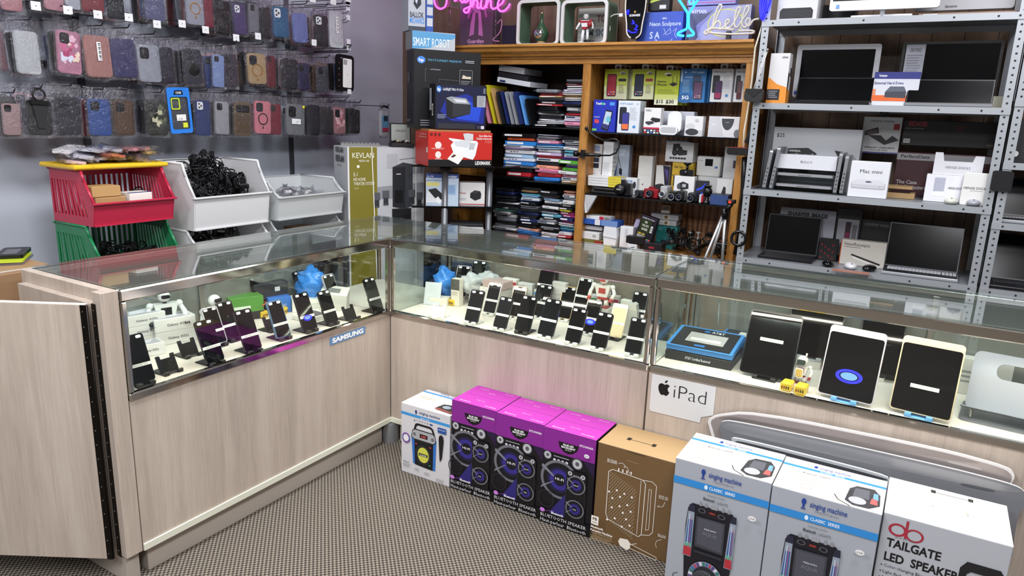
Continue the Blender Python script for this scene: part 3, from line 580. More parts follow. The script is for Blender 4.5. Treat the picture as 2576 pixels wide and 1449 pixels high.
# ================= hanging phone cases on the left wall =================
FX = -1.10
BAR = K('2a2b30', .4, .5)
FILM = BAG
def phone_case_mesh(w, h, col, kind):
    """local: x = 0 plane faces +x; width along y, centred; z up from 0; thickness to -x"""
    col = '%02x%02x%02x' % tuple(int(int(col[i:i+2], 16)*.84+4) for i in (0, 2, 4)); c = MB(); m = K(col, .35) if kind != 'clear' else FROST
    O = (0, 0, h/2); U = (0, 1, 0); V = (0, 0, 1); r = w*.16
    if kind in ('clear', 'ringclear'): m = glassy_case(col)
    c.prism(rrect(w, h, r, 4), (-.011, 0, h/2), U, V, (.010, 0, 0), m)
    c.prism(rrect(w*.93, h*.965, r*.85, 4), (-.001, 0, h/2), U, V, (.0012, 0, 0), m)
    e = .0004
    cam_c = {'plain': '0c0c0f', 'light': 'd9dbe0'}.get(kind, '101014')
    if kind not in ('blank', 'flap'):
        c.prism(rrect(w*.4, w*.44, w*.1, 3, -w*.2, h/2-w*.32), (e, 0, h/2), U, V, (.0012, 0, 0), K(cam_c, .3))
        if kind not in ('cut',):
            for a, b in ((-.27, .22), (-.27, .42), (-.13, .32)):
                c.lathe([(w*.06, 0), (w*.06, .002), (w*.035, .002)], (e, w*a, h-w*b), '1c1c22', 12, (0, 1, 0), (0, 0, 1), (1, 0, 0))
    if kind in ('ring', 'ringclear'):
        mc = K('d59a4a', .25, .8) if kind == 'ringclear' else K('17171c', .3)
        c.ring(ell2(w*.3, w*.3, 24), ell2(w*.25, w*.25, 24), (.0008, 0, h*.45), U, V, (.001, 0, 0), mc)
        c.prism([(-.003, -w*.5), (.003, -w*.5), (.003, -w*.36), (-.003, -w*.36)], (.0008, 0, h*.45), U, V, (.001, 0, 0), mc)
    if kind == 'disc': c.lathe([(w*.33, 0), (w*.33, .003), (w*.28, .004)], (.0004, 0, h*.42), '0a0a0c', 24, (0, 1, 0), (0, 0, 1), (1, 0, 0))
    if kind == 'flap': c.prism(rrect(w*.82, h*.55, r*.5, 3, 0, -h*.14), (.0006, 0, h/2), U, V, (.002, 0, 0), K('4a3a2c', .5)); c.prism(rrect(w*.8, h*.22, r*.5, 3, 0, h*.3), (.0006, 0, h/2), U, V, (.002, 0, 0), K('14161c', .2))
    if kind == 'seam': c.ring(rrect(w*.84, h*.9, r*.7), rrect(w*.81, h*.885, r*.65), (.0006, 0, h/2), U, V, (.0006, 0, 0), K('3c2a1c'))
    if kind in ('camo', 'floral', 'crack'):
        cc = {'camo': ('b7b594', '3d4636', '5a6148', '11140f'), 'floral': ('c9688f', 'e7b9c8', 'd9dbe8', 'b0476f', 'efd9c4'), 'crack': ('c99aa0', 'a8646c', 'dfb9bb')}[kind]
        rr = random.Random(5)
        for k in range(16):
            a = rr.uniform(-.36, .36)*w; b = rr.uniform(.1, .86)*h; q = rr.uniform(.06, .16)*w
            pts = [(q*rr.uniform(.5, 1.4)*math.cos(t*.785), q*rr.uniform(.6, 1.8)*math.sin(t*.785)) for t in range(8)]
            pts = [(max(-w*.44, min(w*.44, a+x)), max(h*.05, min(h*.93, b+y))) for x, y in pts]
            c.add([(.0007+.0001*k, x, y) for x, y in pts], [tuple(range(8))], K(cc[k % len(cc)], .35))
    return c
GC = {}
def glassy_case(col):
    if col not in GC: GC[col] = glassy('tinted_case', 'd8d8dc', .6, col, 1.45, .2)
    return GC[col]
def bag_mesh(w, h, top, seed):
    mb = MB(); rr = random.Random(seed); nu, nv = 5, 8; Wd, Hh = w+.026, h+top+.012
    for side in (0, 1):
        vs = []
        for j in range(nv+1):
            for i in range(nu+1):
                y = (i/nu-.5)*Wd; z = -.012+Hh*j/nv; edge = i in (0, nu) or j in (0, nv)
                infl = .0025 if z < h else .0012
                x = (.0035 if side == 0 else -.0145)+(0 if edge else rr.uniform(-infl, infl))
                if edge or z > h: x = -.004+(rr.uniform(-.003, .003) if z > h else 0)
                vs.append((x, y, z))
        mb.add(vs, [(j*(nu+1)+i, j*(nu+1)+i+1, (j+1)*(nu+1)+i+1, (j+1)*(nu+1)+i) for j in range(nv) for i in range(nu)], FILM, True)
    return mb
CM, BM = {}, {}
def hang(label, y, z, w, h, col, kind, x=FX, rz=0, group=None, bag=True, text=None, extra=None, top=.05, tilt=0):
    w = round(w/.006)*.006; h = round(h/.008)*.008
    t = thing('bagged_phone_case' if bag else 'phone_case', label, 'phone case', (x, y, z), rz, group)
    t.rotation_euler = (tilt, 0, rz)
    k = (w, h, col, kind)
    if k not in CM: CM[k] = phone_case_mesh(w, h, col, kind).mesh('case_shell')
    obj('case_shell', CM[k], t)
    if bag:
        s = RND.randrange(6); k = (w, h, top, s)
        if k not in BM: BM[k] = bag_mesh(w, h, top, s).mesh('plastic_bag')
        obj('plastic_bag', BM[k], t)
    if text:
        mb = MB(); mb.text(text, (.001, 0, h+.018), (0, 1, 0), (0, 0, 1), .011, '22242e', 'c', None, .0); obj('handwriting', mb, t)
    if extra: extra(t, w, h)
    return t
def ring_extra(t, w, h):
    mb = MB(); mb.tube([(.006, .022*math.cos(a), h+.022+.022*math.sin(a)) for a in [i*math.pi/9 for i in range(18)]], .004, BLK, 8, True); obj('finger_ring', mb, t)
    mb = MB(); mb.box(.003, .016, -w*.35, w*.35, h-.018, h, BLK, .002); mb.prism([(-w*.3, h*.9), (w*.3, h*.9), (w*.18, h*.2), (-w*.1, h*.2)], (.003, 0, 0), (0, 1, 0), (0, 0, 1), (.007, 0, 0), BLKM); obj('clamp', mb, t)
def blue_card(t, w, h):
    mb = MB(); mb.ring(rrect(w+.02, h+.05, .012, 4, 0, .012), rrect(w*.94, h*.93, .01, 4, 0, 0), (.004, 0, h/2), (0, 1, 0), (0, 0, 1), (.002, 0, 0), K('2f7fe0', .3))
    mb.prism([(-.026, h+.004), (.026, h+.004), (.02, h+.024), (-.02, h+.024)], (.0065, 0, 0), (0, 1, 0), (0, 0, 1), (.0006, 0, 0), '0d0f16'); mb.text('CASE', (.0075, 0, h+.009), (0, 1, 0), (0, 0, 1), .009, 'e8eef6', 'c', None, .03); obj('card_frame', mb, t)
    mb = MB(); mb.ring(rrect(w*.46, w*.52, .008, 3, -w*.18, h*.27), rrect(w*.36, w*.42, .006, 3, -w*.18, h*.27), (.002, 0, h/2), (0, 1, 0), (0, 0, 1), (.002, 0, 0), K('c6dc3a', .4)); obj('lime_frame', mb, t); mb = MB(); mb.box(.0015, .003, w*.12, w*.36, h*.08, h*.22, K('dbe23c')); obj('lime_patch', mb, t)
    mb = MB(); mb.box(.0035, .0045, -w*.2, w*.3, h*.28, h*.46, K('ecebe8')); mb.text('S 24', (.005, 0, h*.31), (0, 1, 0), (0, 0, 1), .008, '333338', 'c'); obj('price_label', mb, t)
def barcode_extra(t, w, h):
    mb = MB(); mb.box(.0045, .005, -.006, .012, h*.4, h*.85, K('efeeee'))
    for k in range(12): mb.box(.005, .0052, 0, .010, h*(.43+.033*k), h*(.43+.033*k)+.0015*(1+k % 3), K('222222'))
    obj('barcode_label', mb, t)
    mb = MB(); mb.text('c se', (.0046, 0, h*.42), (0, 1, 0), (0, 0, 1), .011, '3a3a3e', 'c'); obj('lettering', mb, t)
def ysticker(t, w, h):
    mb = MB(); mb.lathe([(.0085, 0), (.0085, .0006)], (.0045, w*.42, h*.93), K('e9dc28'), 18, (0, 1, 0), (0, 0, 1), (1, 0, 0)); obj('round_sticker', mb, t)
    mb = MB(); mb.box(.0045, .005, -w*.25, w*.25, h*.36, h*.53, K('e6e8ea')); mb.text('I I  IIIII', (.0053, 0, h*.42), (0, 1, 0), (0, 0, 1), .006, '444444', 'c'); obj('price_label', mb, t)
def whitebox_extra(t, w, h):
    mb = MB(); mb.prism(rrect(w*.5, h*.8, .008, 3, w*.1, 0), (.0015, 0, h/2), (0, 1, 0), (0, 0, 1), (.001, 0, 0), K('e6e6e4', .3)); apple(mb, (.0028, w*.1, h*.45), (0, 1, 0), (0, 0, 1), .006, '8a8a8c'); mb.prism(rrect(w*.2, w*.2, .004, 3, -w*.03, h*.3), (.0026, 0, h/2), (0, 1, 0), (0, 0, 1), (.001, 0, 0), K('9a9a9c')); obj('printed_phone', mb, t)
    mb = MB()
    for k in range(5): mb.lathe([(.003, 0), (.003, .0003)], (.0015, -w*.36, h*(.12+.16*k)), 'c7c9cc' if k % 2 else 'b5503c', 8, (0, 1, 0), (0, 0, 1), (1, 0, 0))
    mb.text('TECH', (.002, -w*.3, h*.88), (0, 1, 0), (0, 0, 1), .006, 'c9c9cf'); obj('print', mb, t)
# (x0,x1,y0,y1 px, colour, kind, description, text, extra)
ROWC = [(12, 45, 262, 340, 'c9a8a8', 'clear', 'clear and pale pink phone case bundle at the near end of the bottom row', '', None),
 (67, 127, 250, 340, '15161a', 'blank', 'black phone case with large finger ring and belt clamp', 'S 20', ring_extra),
 (144, 200, 243, 338, '23252e', 'cut', 'charcoal phone case with pale camera cut-out', '', None),
 (225, 277, 251, 341, '2d4c8e', 'plain', 'mid-blue phone case in the bottom row beside the brown one', 'S 22', None),
 (286, 340, 251, 341, '5a4532', 'seam', 'brown stitched phone case in the bottom row', 'S 23', None),
 (371, 420, 257, 340, '2b3028', 'camo', 'camouflage phone case in the bottom row', 'S 24', None),
 (428, 478, 240, 328, '4a4e54', 'blank', 'grey phone case with lime camera frame in bright blue card', '', blue_card),
 (491, 529, 251, 341, '24386e', 'light', 'navy phone case right of the bright blue card', '', None),
 (541, 575, 256, 338, 'c8c8d0', 'clear', 'clear phone case in the bottom row before the brown wallet case', '', None),
 (590, 629, 257, 341, '6b5640', 'flap', 'brown wallet phone case with gold rim', '', None),
 (641, 679, 254, 336, 'd9828f', 'ring', 'bright pink phone case with magnetic ring', '', None),
 (679, 705, 260, 338, '7a1f30', 'cut', 'maroon phone case just right of the bright pink one', '', None),
 (720, 765, 263, 340, '7d8086', 'plain', 'grey phone case with yellow round sticker', '', ysticker),
 (774, 804, 265, 340, '20222a', 'blank', 'black phone case right of the yellow-stickered grey one', '', None),
 (810, 838, 276, 338, '1f1f24', 'blank', 'black phone case beside the rose one near the row end', '', None),
 (840, 870, 272, 337, 'b27f84', 'crack', 'rose-gold phone case near the far end of the bottom row', '', None),
 (878, 906, 276, 336, '1d1e22', 'plain', 'black phone case hanging last in the bottom row', '13 mini', None)]
ROWB = [(40, 101, 80, 186, 'c9ccd0', 'blank', 'pale silver phone case with blue edge, first in the middle row', 'S 23', None),
 (142, 202, 77, 185, 'c98aa4', 'floral', 'pink marbled floral phone case', '', None),
 (216, 282, 92, 194, 'b8837c', 'blank', 'rose phone case with barcode label', '', barcode_extra),
 (284, 344, 97, 194, '2c2a5c', 'blank', 'indigo phone case in the middle row', 'S 23 Fe', None),
 (348, 407, 112, 206, 'cdd2e0', 'clear', 'iridescent clear phone case in the middle row', 'S 24', None),
 (410, 437, 118, 210, '1c1b2e', 'blank', 'dark blue-black phone case behind the iridescent clear one', '', None),
 (467, 508, 123, 211, '2c2d38', 'disc', 'black phone case with round disc', 'A16', None),
 (537, 560, 139, 219, '7d93c4', 'plain', 'light blue phone case left of the smoky ring case', '', None),
 (564, 597, 134, 219, '3c3642', 'ring', 'smoky purple phone case with black ring', '', None),
 (627, 668, 134, 211, 'd9b98c', 'ringclear', 'clear phone case with gold ring and gold rim', '', None),
 (671, 692, 140, 219, '6b1f2c', 'plain', 'dark red phone case beside the gold-ring case', '', None),
 (712, 746, 147, 224, '1b1d26', 'plain', 'black phone case in the middle row beside the indigo ring case', '14 Pro', None),
 (750, 779, 157, 226, '2b2950', 'ring', 'indigo phone case with thin black ring', '', None),
 (800, 826, 164, 231, '5b5f68', 'clear', 'red-rimmed clear phone case near the retail box', '', None),
 (846, 889, 139, 229, '0d0d10', 'blank', 'black retail carton printed with a white phone, last in the middle row', '', whitebox_extra)]
ROWA = [(0, 51, -75, 26, 'b98088', 'cut', 'dusty pink armour phone case cut off at the top left', '', None),
 (109, 156, -75, 25, 'c08694', 'blank', 'pink phone case, second in the top row', '', None),
 (164, 196, -70, 22, 'b8bac6', 'light', 'pale clear phone case beside the dark red one in the top row', '', None),
 (204, 258, -70, 30, '7c1c2a', 'blank', 'dark red rugged phone case in the top row', '', None),
 (270, 310, -50, 47, '3a3c42', 'clear', 'smoky clear phone case in the top row', '', None),
 (365, 412, -45, 52, '54567e', 'plain', 'slate violet phone case in the top row', '', None),
 (470, 512, -30, 62, 'c6c8dc', 'ringclear', 'clear white-ring phone case with yellow tag strip', '', None),
 (515, 534, -20, 68, '7d2236', 'blank', 'maroon phone case next to the white-ring case', '', None),
 (543, 577, 0, 87, '2a2527', 'clear', 'dark transparent phone case bundle in the top row', '', None),
 (589, 622, 10, 86, '4a3d6e', 'light', 'violet phone case in the top row', '', None),
 (626, 652, 10, 88, '9b9ca8', 'clear', 'grey clear phone case beside the violet one', '', None),
 (660, 681, 20, 97, '1a1b20', 'ring', 'black ringed phone case in the top row', '', None),
 (689, 727, 17, 93, '2c628e', 'light', 'teal blue phone case in the top row', '', None),
 (738, 776, 32, 107, '7686c4', 'blank', 'periwinkle blue phone case with silver charm', '', None),
 (793, 825, 37, 117, '16171b', 'light', 'black phone case with pale camera square in the top row', '', None),
 (829, 865, 30, 120, 'dfe2e6', 'blank', 'white-backed packaged phone case at the end of the top row', '', barcode_extra)]
PALE = ['15161a', '1d1f28', '2a3a6e', '6b2330', 'b7b9c2', '3a3d44', '8a6a5c', 'c9b8ba', '24242e', '4e4f58', '101216', 'd3a0aa', '565a70', '20221f']
rown = {0: 'bottom', 1: 'middle', 2: 'top'}
for ri, ROW in enumerate((ROWC, ROWB, ROWA)):
    hooks = []; last = None
    for i, (a, b, c, d, col, kind, lab, txt, ex) in enumerate(ROW):
        p = at(a, (c+d)/2, 0, FX); q = at(b, (c+d)/2, 0, FX); t0 = at((a+b)/2, c, 0, FX); b0 = at((a+b)/2, d, 0, FX)
        y = (p.y+q.y)/2; w = q.y-p.y; h = t0.z-b0.z; zt = t0.z+.045
        cn = i == len(ROW)-1 and ri == 1
        narrow = w < .062 and kind not in ('ring', 'ringclear')
        hang(lab+('' if 'row' in lab else ', '+rown[ri]+' row of the wall'), y, b0.z, max(w, .06), h, col, kind, rz=RND.uniform(-.1, .1), bag=not cn, text=txt or None, extra=ex, tilt=RND.uniform(-.05, .05))
        n = 4 if i % 3 else 5
        for k in range(n):
            cc = RND.choice(PALE); kk = RND.choice(['blank', 'plain', 'clear', 'cut'])
            hang('bagged phone case hanging behind the front one on a %s row hook' % rown[ri], y+RND.uniform(-.016, .016), b0.z+RND.uniform(-.008, .012), .072, .152, cc, kk, x=FX-.026-.03*k, rz=RND.uniform(-.12, .12), group='%s row cases behind the front ones' % rown[ri], tilt=RND.uniform(-.08, .08))
        hooks.append((y, zt))
    for y, z in hooks:
        t = thing('wire_hook', 'dark wire hook holding bagged cases in the %s row' % rown[ri], 'hook', (WX+.005, y, z), 0, '%s row wire hooks' % rown[ri])
        mb = MB(); L_ = -WX+FX+.035; mb.tube([(0, 0, 0), (L_, 0, -.002), (L_+.016, 0, .014)], .0028, BAR, 6); obj('prong', mb, t)
        if ri == 2:
            mb = MB(); mb.tube([(0, .012, .035), (L_+.045, .012, .03)], .002, BAR, 6); obj('tag_arm', mb, t)
            mb = MB(); mb.box(L_+.045, L_+.046, -.012, .030, .006, .034, K('e3e3e6')); mb.lathe([(.002, 0), (.002, .001)], (L_+.046, .009, .018), '55555c', 8, (0, 1, 0), (0, 0, 1), (1, 0, 0)); obj('price_tag', mb, t)
    z = sum(h[1] for h in hooks)/len(hooks)
# price tags of the row below the top one hang under the top row (seen in front of the first cases)
for i, (px, py) in enumerate([(90, 16), (171, 27), (246, 38), (324, 45), (395, 62), (458, 61), (517, 76), (594, 96), (649, 92), (790, 108)]):
    p = at(px, py, 0, FX+.05)
    t = thing('wire_hook', 'wire hook with white price tag above the middle row', 'hook', (WX+.005, p.y, p.z+.02), 0, 'tagged hooks between top and middle row')
    L_ = p.x-WX-.005; mb = MB(); mb.tube([(0, 0, 0), (L_, 0, 0)], .0022, BAR, 6); obj('tag_arm', mb, t)
    mb = MB(); mb.box(L_, L_+.001, -.018, .018, -.034, -.002, K('e3e3e8')); mb.lathe([(.002, 0), (.002, .001)], (L_+.001, 0, -.018), '55555c', 8, (0, 1, 0), (0, 0, 1), (1, 0, 0)); obj('price_tag', mb, t)
# rails
for nm, z, col, lab in (('hook_rail', 1.895, K('8c8f96', .3, .7), 'long grey rail carrying the top row of hooks'), ('hook_rail', 1.655, BAR, 'dark rail carrying the middle row of hooks'), ('hook_rail', 1.50, BAR, 'dark rail carrying the bottom row of hooks')):
    y1 = .74
    mb = MB(); mb.box(WX+.003, WX+.02, -1.6, y1 if z != 1.50 else .5, z-.012, z+.012, col, .002); tag(obj(nm, mb), lab, 'rail')
# empty hooks at the far end
for i, (px, py, w0) in enumerate([(900, 22, 60), (930, 34, 60), (950, 48, 70), (905, 62, 40), (1000, 20, 90), (1010, 37, 90), (935, 125, 60), (955, 133, 60), (985, 142, 90), (1010, 150, 95), (930, 245, 40), (955, 250, 45), (985, 252, 60), (870, 50, 40), (880, 130, 40)]):
    p = at(px, py, 0, FX+.03); p.y = min(p.y, .9)
    t = thing('empty_hook', 'bare wire hook at the far end of the wall', 'hook', (WX+.005, p.y, p.z), 0, 'bare wire hooks by the tall post')
    L_ = p.x-WX-.005; mb = MB(); mb.tube([(0, 0, 0), (L_-.01, 0, 0), (L_+.01, 0, .012)], .0026, K('6c6d74', .3, .7), 6); obj('prong', mb, t)
    if i < 11: mb = MB(); mb.box(L_+.005, L_+.006, -.016, .016, .012, .04, K('dcdce2')); obj('price_tag', mb, t)
p = at(968, 343, 0, FX+.02)
def pouch(t, w, h):
    mb = MB(); mb.box(.004, .006, -w*.38, w*.38, h*.2, h*.82, K('5f93b8', .3)); mb.box(.006, .0065, -w*.38, w*.38, h*.2, h*.34, K('b03a55')); mb.box(.006, .0065, -w*.2, w*.3, h*.6, h*.8, K('2b3540')); obj('screen_print', mb, t)
    mb = MB(); mb.tube([(.002, -w*.45, h+.02), (.002, -w*.1, h+.03), (.002, w*.4, h+.02)], .006, K('14090c')); obj('clip', mb, t)
mb = MB(); mb.tube([(0, 0, 0), (FX+.04-WX, 0, 0), (FX+.055-WX, 0, .012)], .0026, BAR, 6); tag(obj('wire_hook', mb, None, (WX+.005, p.y, p.z+.19)), 'wire hook holding the waterproof pouch', 'hook')
hang('clear waterproof phone pouch with pink cord on the last hook', p.y, p.z, .080, .158, 'e6e6ea', 'blank', x=FX+.02, extra=pouch)
# ================= side counter, cartons, crates and bins behind the left run =================
mb = MB(); mb.box(WX+.004, -.74, -2.0, .55, .72, .75, K('6b665f', .5)); mb2 = MB()
t = thing('side_table', 'low grey counter under the crates along the left wall', 'table', (0, 0, 0)); obj('table_top', mb, t)
for x in (-1.3, -.8):
    for y in (-1.9, .5): mb = MB(); mb.box(x-.02, x+.02, y-.02, y+.02, 0, .72, STEEL); obj('leg', mb, t)
KR = K('8a6a4c', .7)
mb = MB(); mb.box(-1.06, -.57, -1.95, -1.10, .752, .94, KR, .002); mb.box(-.9, -.60, -1.35, -1.12, .9402, .9406, K('b9b0a6')); mb.box(-.5705, -.5695, -1.7, -1.55, .80, .93, K('7a5c40'))
mb.box(-.86, -.62, -1.95, -1.10, .9405, .941, K('9d7d5c'))
tag(obj('shipping_carton', mb), 'large brown shipping carton with torn label behind the counter flap', 'box')
def slab_at(px, py, z, w, l, th, rz, col, name, label, cat, r=.012):
    p = at(px, py, 2, z); mb = MB(); mb.prism(rrect(w, l, r), (0, 0, 0), (1, 0, 0), (0, 1, 0), (0, 0, th), col)
    return tag(obj(name, mb, None, (p.x, p.y, z), rz), label, cat)
slab_at(30, 655, .942, .10, .17, .008, .9, K('7d7a88', .3), 'phone_case', 'grey-violet phone case lowest on the shipping carton', 'phone case')
slab_at(32, 650, .951, .09, .165, .006, .95, K('b9cc2f', .3), 'phone_case', 'lime green phone case on the shipping carton', 'phone case')
t = slab_at(34, 640, .958, .085, .165, .012, .95, K('0d0d10', .3), 'phone_case', 'black tray-like phone case on top of the lime one', 'phone case')
mb = MB(); mb.prism(rrect(.07, .15, .01), (0, 0, .0122), (1, 0, 0), (0, 1, 0), (0, 0, .0003), K('25252b')); mb.x = 0
for k in range(7): mb.box(-.025, .02, -.05+.014*k, -.047+.014*k, .0125, .0127, K('9a9aa2'))
obj('insert_card', mb, t)
# --- stacking crates
def crate(name, label, y0, y1, z0, h, col, xf=-.80, d=.30, slots=True, group=None, fh=.42, thick=.004, m=None):
    m = m or K(col, .32); t = thing(name, label, 'crate', (xf, y0, z0), math.pi/2, group)
    w = y1-y0; ti = .012          # local: x along wall, y = depth (to the wall), z up
    lo = MB(); lo.box(ti, w-ti, 0.01, d, 0, thick, m)
    lo.prism([(0.0, 0), (thick, 0), (thick-.02, h*fh), (-.02, h*fh)], (ti, .02, 0), (0, 1, 0), (0, 0, 1), (w-2*ti, 0, 0), m)
    obj('tray_floor', lo, t)
    lip = MB(); lip.box(0, w, -.012, .006, h*fh-.004, h*fh+.004, m, .002); obj('front_lip', lip, t)
    for sx in (0, 1):
        mb = MB(); x0 = ti*.6 if sx == 0 else w-ti*.6-thick; pr = [(.02, 0), (d, 0), (d, h), (.075, h), (.0, h*fh)]
        if slots:
            n = 10; a0, a1 = .035, d-.02
            mb.prism([(.02, 0), (d, 0), (d, h*.16), (.012, h*.16)], (x0, 0, 0), (0, 1, 0), (0, 0, 1), (thick, 0, 0), m)
            mb.prism([(.055, h*.8), (d, h*.8), (d, h), (.075, h)], (x0, 0, 0), (0, 1, 0), (0, 0, 1), (thick, 0, 0), m)
            mb.prism([(.012, h*.16), (.05, h*.16), (.10, h*.8), (.055, h*.8), (.0, h*fh)], (x0, 0, 0), (0, 1, 0), (0, 0, 1), (thick, 0, 0), m)
            for k in range(n):
                u = .065+(d-.075)*k/(n-1); u2 = .105+(d-.115)*k/(n-1)
                mb.prism([(u, h*.16), (u+.011, h*.16), (u2+.011, h*.8), (u2, h*.8)], (x0, 0, 0), (0, 1, 0), (0, 0, 1), (thick, 0, 0), m)
        else: mb.prism(pr, (x0, 0, 0), (0, 1, 0), (0, 0, 1), (thick, 0, 0), m)
        ed = [(x0+thick/2, .0, h*fh), (x0+thick/2, .055, h*.8), (x0+thick/2, .075, h), (x0+thick/2, d, h)]
        for a, b in zip(ed, ed[1:]): mb.tube([a, b], .0065, m, 6)
        obj('side_panel', mb, t)
    mb = MB()
    if slots:
        mb.box(ti, w-ti, d-thick, d, 0, h*.16, m); mb.box(ti, w-ti, d-thick, d, h*.82, h, m); n = 15
        for k in range(n): u = ti+(w-2*ti-.012)*k/(n-1); mb.box(u, u+.012, d-thick, d, h*.16, h*.82, m)
    else: mb.box(ti*.6, w-ti*.6, d-thick, d, 0, h, m)
    mb.box(0, w, d-.006, d+.006, h-.006, h+.002, m, .002); obj('back_panel', mb, t)
    return t
yL = lambda px, py, x=-.8: at(px, py, 0, x).y
zL = lambda px, py, x=-.8: at(px, py, 0, x).z
ya, yb = yL(236, 560), yL(446, 545)
zr = zL(340, 562)
crate('stacking_crate', 'green slotted plastic crate at the bottom of the crate stack', ya, yb, .812, zr-.818, '1f7a4c', group=None)
RC = crate('stacking_crate', 'crimson slotted plastic crate above the green one', ya, yb, zr, zL(250, 432)-zr, 'b32643')
ztop = zL(250, 432)
mb = MB(); mb.box(-1.12, -.86, ya-.02, yb+.02, ztop+.003, ztop+.022, K('e3bb28', .35), .006); tag(obj('crate_lid', mb), 'yellow plastic tray lid covering the crimson crate', 'lid')
mb = MB(); mb.box(-1.1, -.82, ya+.02, yb-.02, .752, .806, K('37393c')); tag(obj('riser_box', mb), 'dark riser block under the green crate', 'box')
# contents of the crimson crate
def cb(name, label, x, y, z, w, d, h, col, ops=(), rz=math.pi/2, group=None): return carton(name, label, 'box', (x, y, z), w, d, h, col, ops, rz, group)
zc = zr+.006
cb('small_carton', 'lower kraft carton with white label in the crimson crate', -.835, ya+.035, zc, .125, .09, .105, 'b08a5c', [('r', 'F', .5, .3, .95, .75, 'eae6e0'), ('t', 'F', .55, .5, .12, 'QTY 1.0', '333333', 'l', .35)])
cb('small_carton', 'upper kraft carton resting on the labelled one', -.842, ya+.028, zc+.107, .118, .085, .042, 'b8925f')
cb('small_carton', 'blue and white flat carton in the crimson crate', -.832, ya+.175, zc, .10, .08, .115, 'e4dfd8', [('r', 'F', 0, 0, 1, .45, '233a86'), ('r', 'T', 0, .0, 1, .25, '233a86')])
mb = MB(); rr = random.Random(3)
def coil(rr, r0=.035, n=26, th=.0022, z=.02, turns=2.2):
    ax = Vector((rr.uniform(-1, 1), rr.uniform(-1, 1), rr.uniform(.2, 1))).normalized(); u = ax.orthogonal().normalized(); v = ax.cross(u); s = rr.uniform(.6, 1)
    return [Vector((0, 0, z))+u*(r0*math.cos(6.283*turns*i/n)*(1+.15*math.sin(i)))+v*(r0*s*math.sin(6.283*turns*i/n))+ax*(.012*math.sin(i*.9)) for i in range(n+1)]
def cable(label, loc, rr, group, r0=.035, plug=True, col='0c0c0f'):
    t = thing('power_cable', label, 'cable', loc, rr.uniform(0, 6), group)
    mb = MB(); pts = coil(rr, r0); mb.tube(pts, .0033, K(col, .35), 6); obj('cord', mb, t)
    if plug:
        mb = MB(); e = pts[-1]; mb.T = Matrix.Translation(e); mb.box(-.011, .011, -.008, .008, -.006, .026, K('131316', .4), .003)
        if rr.random() < .4: mb.box(-.005, -.003, -.001, .001, .026, .042, K('c9c9cc', .2, 1)); mb.box(.003, .005, -.001, .001, .026, .042, K('c9c9cc', .2, 1))
        obj('plug', mb, t)
    if rr.random() < .5:
        mb = MB(); mb.T = Matrix.Translation((0, 0, .012)) @ Matrix.Rotation(rr.uniform(0, 3), 4, 'Z') @ Matrix.Rotation(rr.uniform(-.5, .5), 4, 'X'); mb.box(-.035, .035, -.018, .018, -.012, .012, K('101013', .35), .004); obj('adapter', mb, t)
    return t
def heap(n, x0, x1, y0, y1, zfun, label, group, seed, **kw):
    rr = random.Random(seed)
    for k in range(n):
        x, y = rr.uniform(x0, x1), rr.uniform(y0, y1); cable(label, (x, y, zfun(x, y, rr)), rr, group, **kw)
heap(5, -1.02, -.87, yb-.13, yb-.05, lambda x, y, r: zc+r.uniform(.02, .09), 'coiled black cable in the right half of the crimson crate', 'cables in the crimson crate', 11, r0=.03)
heap(12, -1.02, -.87, ya+.05, yb-.05, lambda x, y, r: .83+r.uniform(0, .06), 'coiled black cable in the green crate', 'cables in the green crate', 12)
# packets on the lid
rr = random.Random(21)
for k, col in enumerate(['e0c4c8', 'c9c4cc', 'ececea', '8a7890', 'd2d2da', 'd0705c', '2a2a3c', 'c0a564', 'e8e4e4', 'dadade', 'b4b2ba', 'c98a90']):
    i, j = k % 4, k//4; th = .011
    y = ya+.03+(yb-ya-.06)*(i+.5*(j % 2)+.1)/3.6; z = ztop+.026+.021*j+rr.uniform(0, .004)
    t = thing('bagged_phone_case', 'loose bagged phone case heaped on the yellow lid', 'phone case', (-.985+rr.uniform(-.02, .03), y, z), 0, 'loose bagged cases on the yellow lid')
    t.rotation_euler = (rr.uniform(-.12, .12), rr.uniform(.0, .2), rr.uniform(-.6, .6)+(1.57 if j < 2 else .8))
    mb = MB(); mb.prism(rrect(.07, .14, .01), (0, 0, 0), (1, 0, 0), (0, 1, 0), (0, 0, th), K(col, .35)); obj('case_shell', mb, t)
    mb = MB(); n = 5
    for s in (0, 1):
        vs = [((i/n-.5)*.115, (j/n-.5)*.21, (th+.004 if s else -.004)+rr.uniform(-.005, .006)) if 0 < i < n and 0 < j < n else ((i/n-.5)*.115, (j/n-.5)*.21, th/2+rr.uniform(-.01, .014)) for j in range(n+1) for i in range(n+1)]
        mb.add(vs, [(j*(n+1)+i, j*(n+1)+i+1, (j+1)*(n+1)+i+1, (j+1)*(n+1)+i) for j in range(n) for i in range(n)], BAG, True)
    obj('plastic_bag', mb, t)
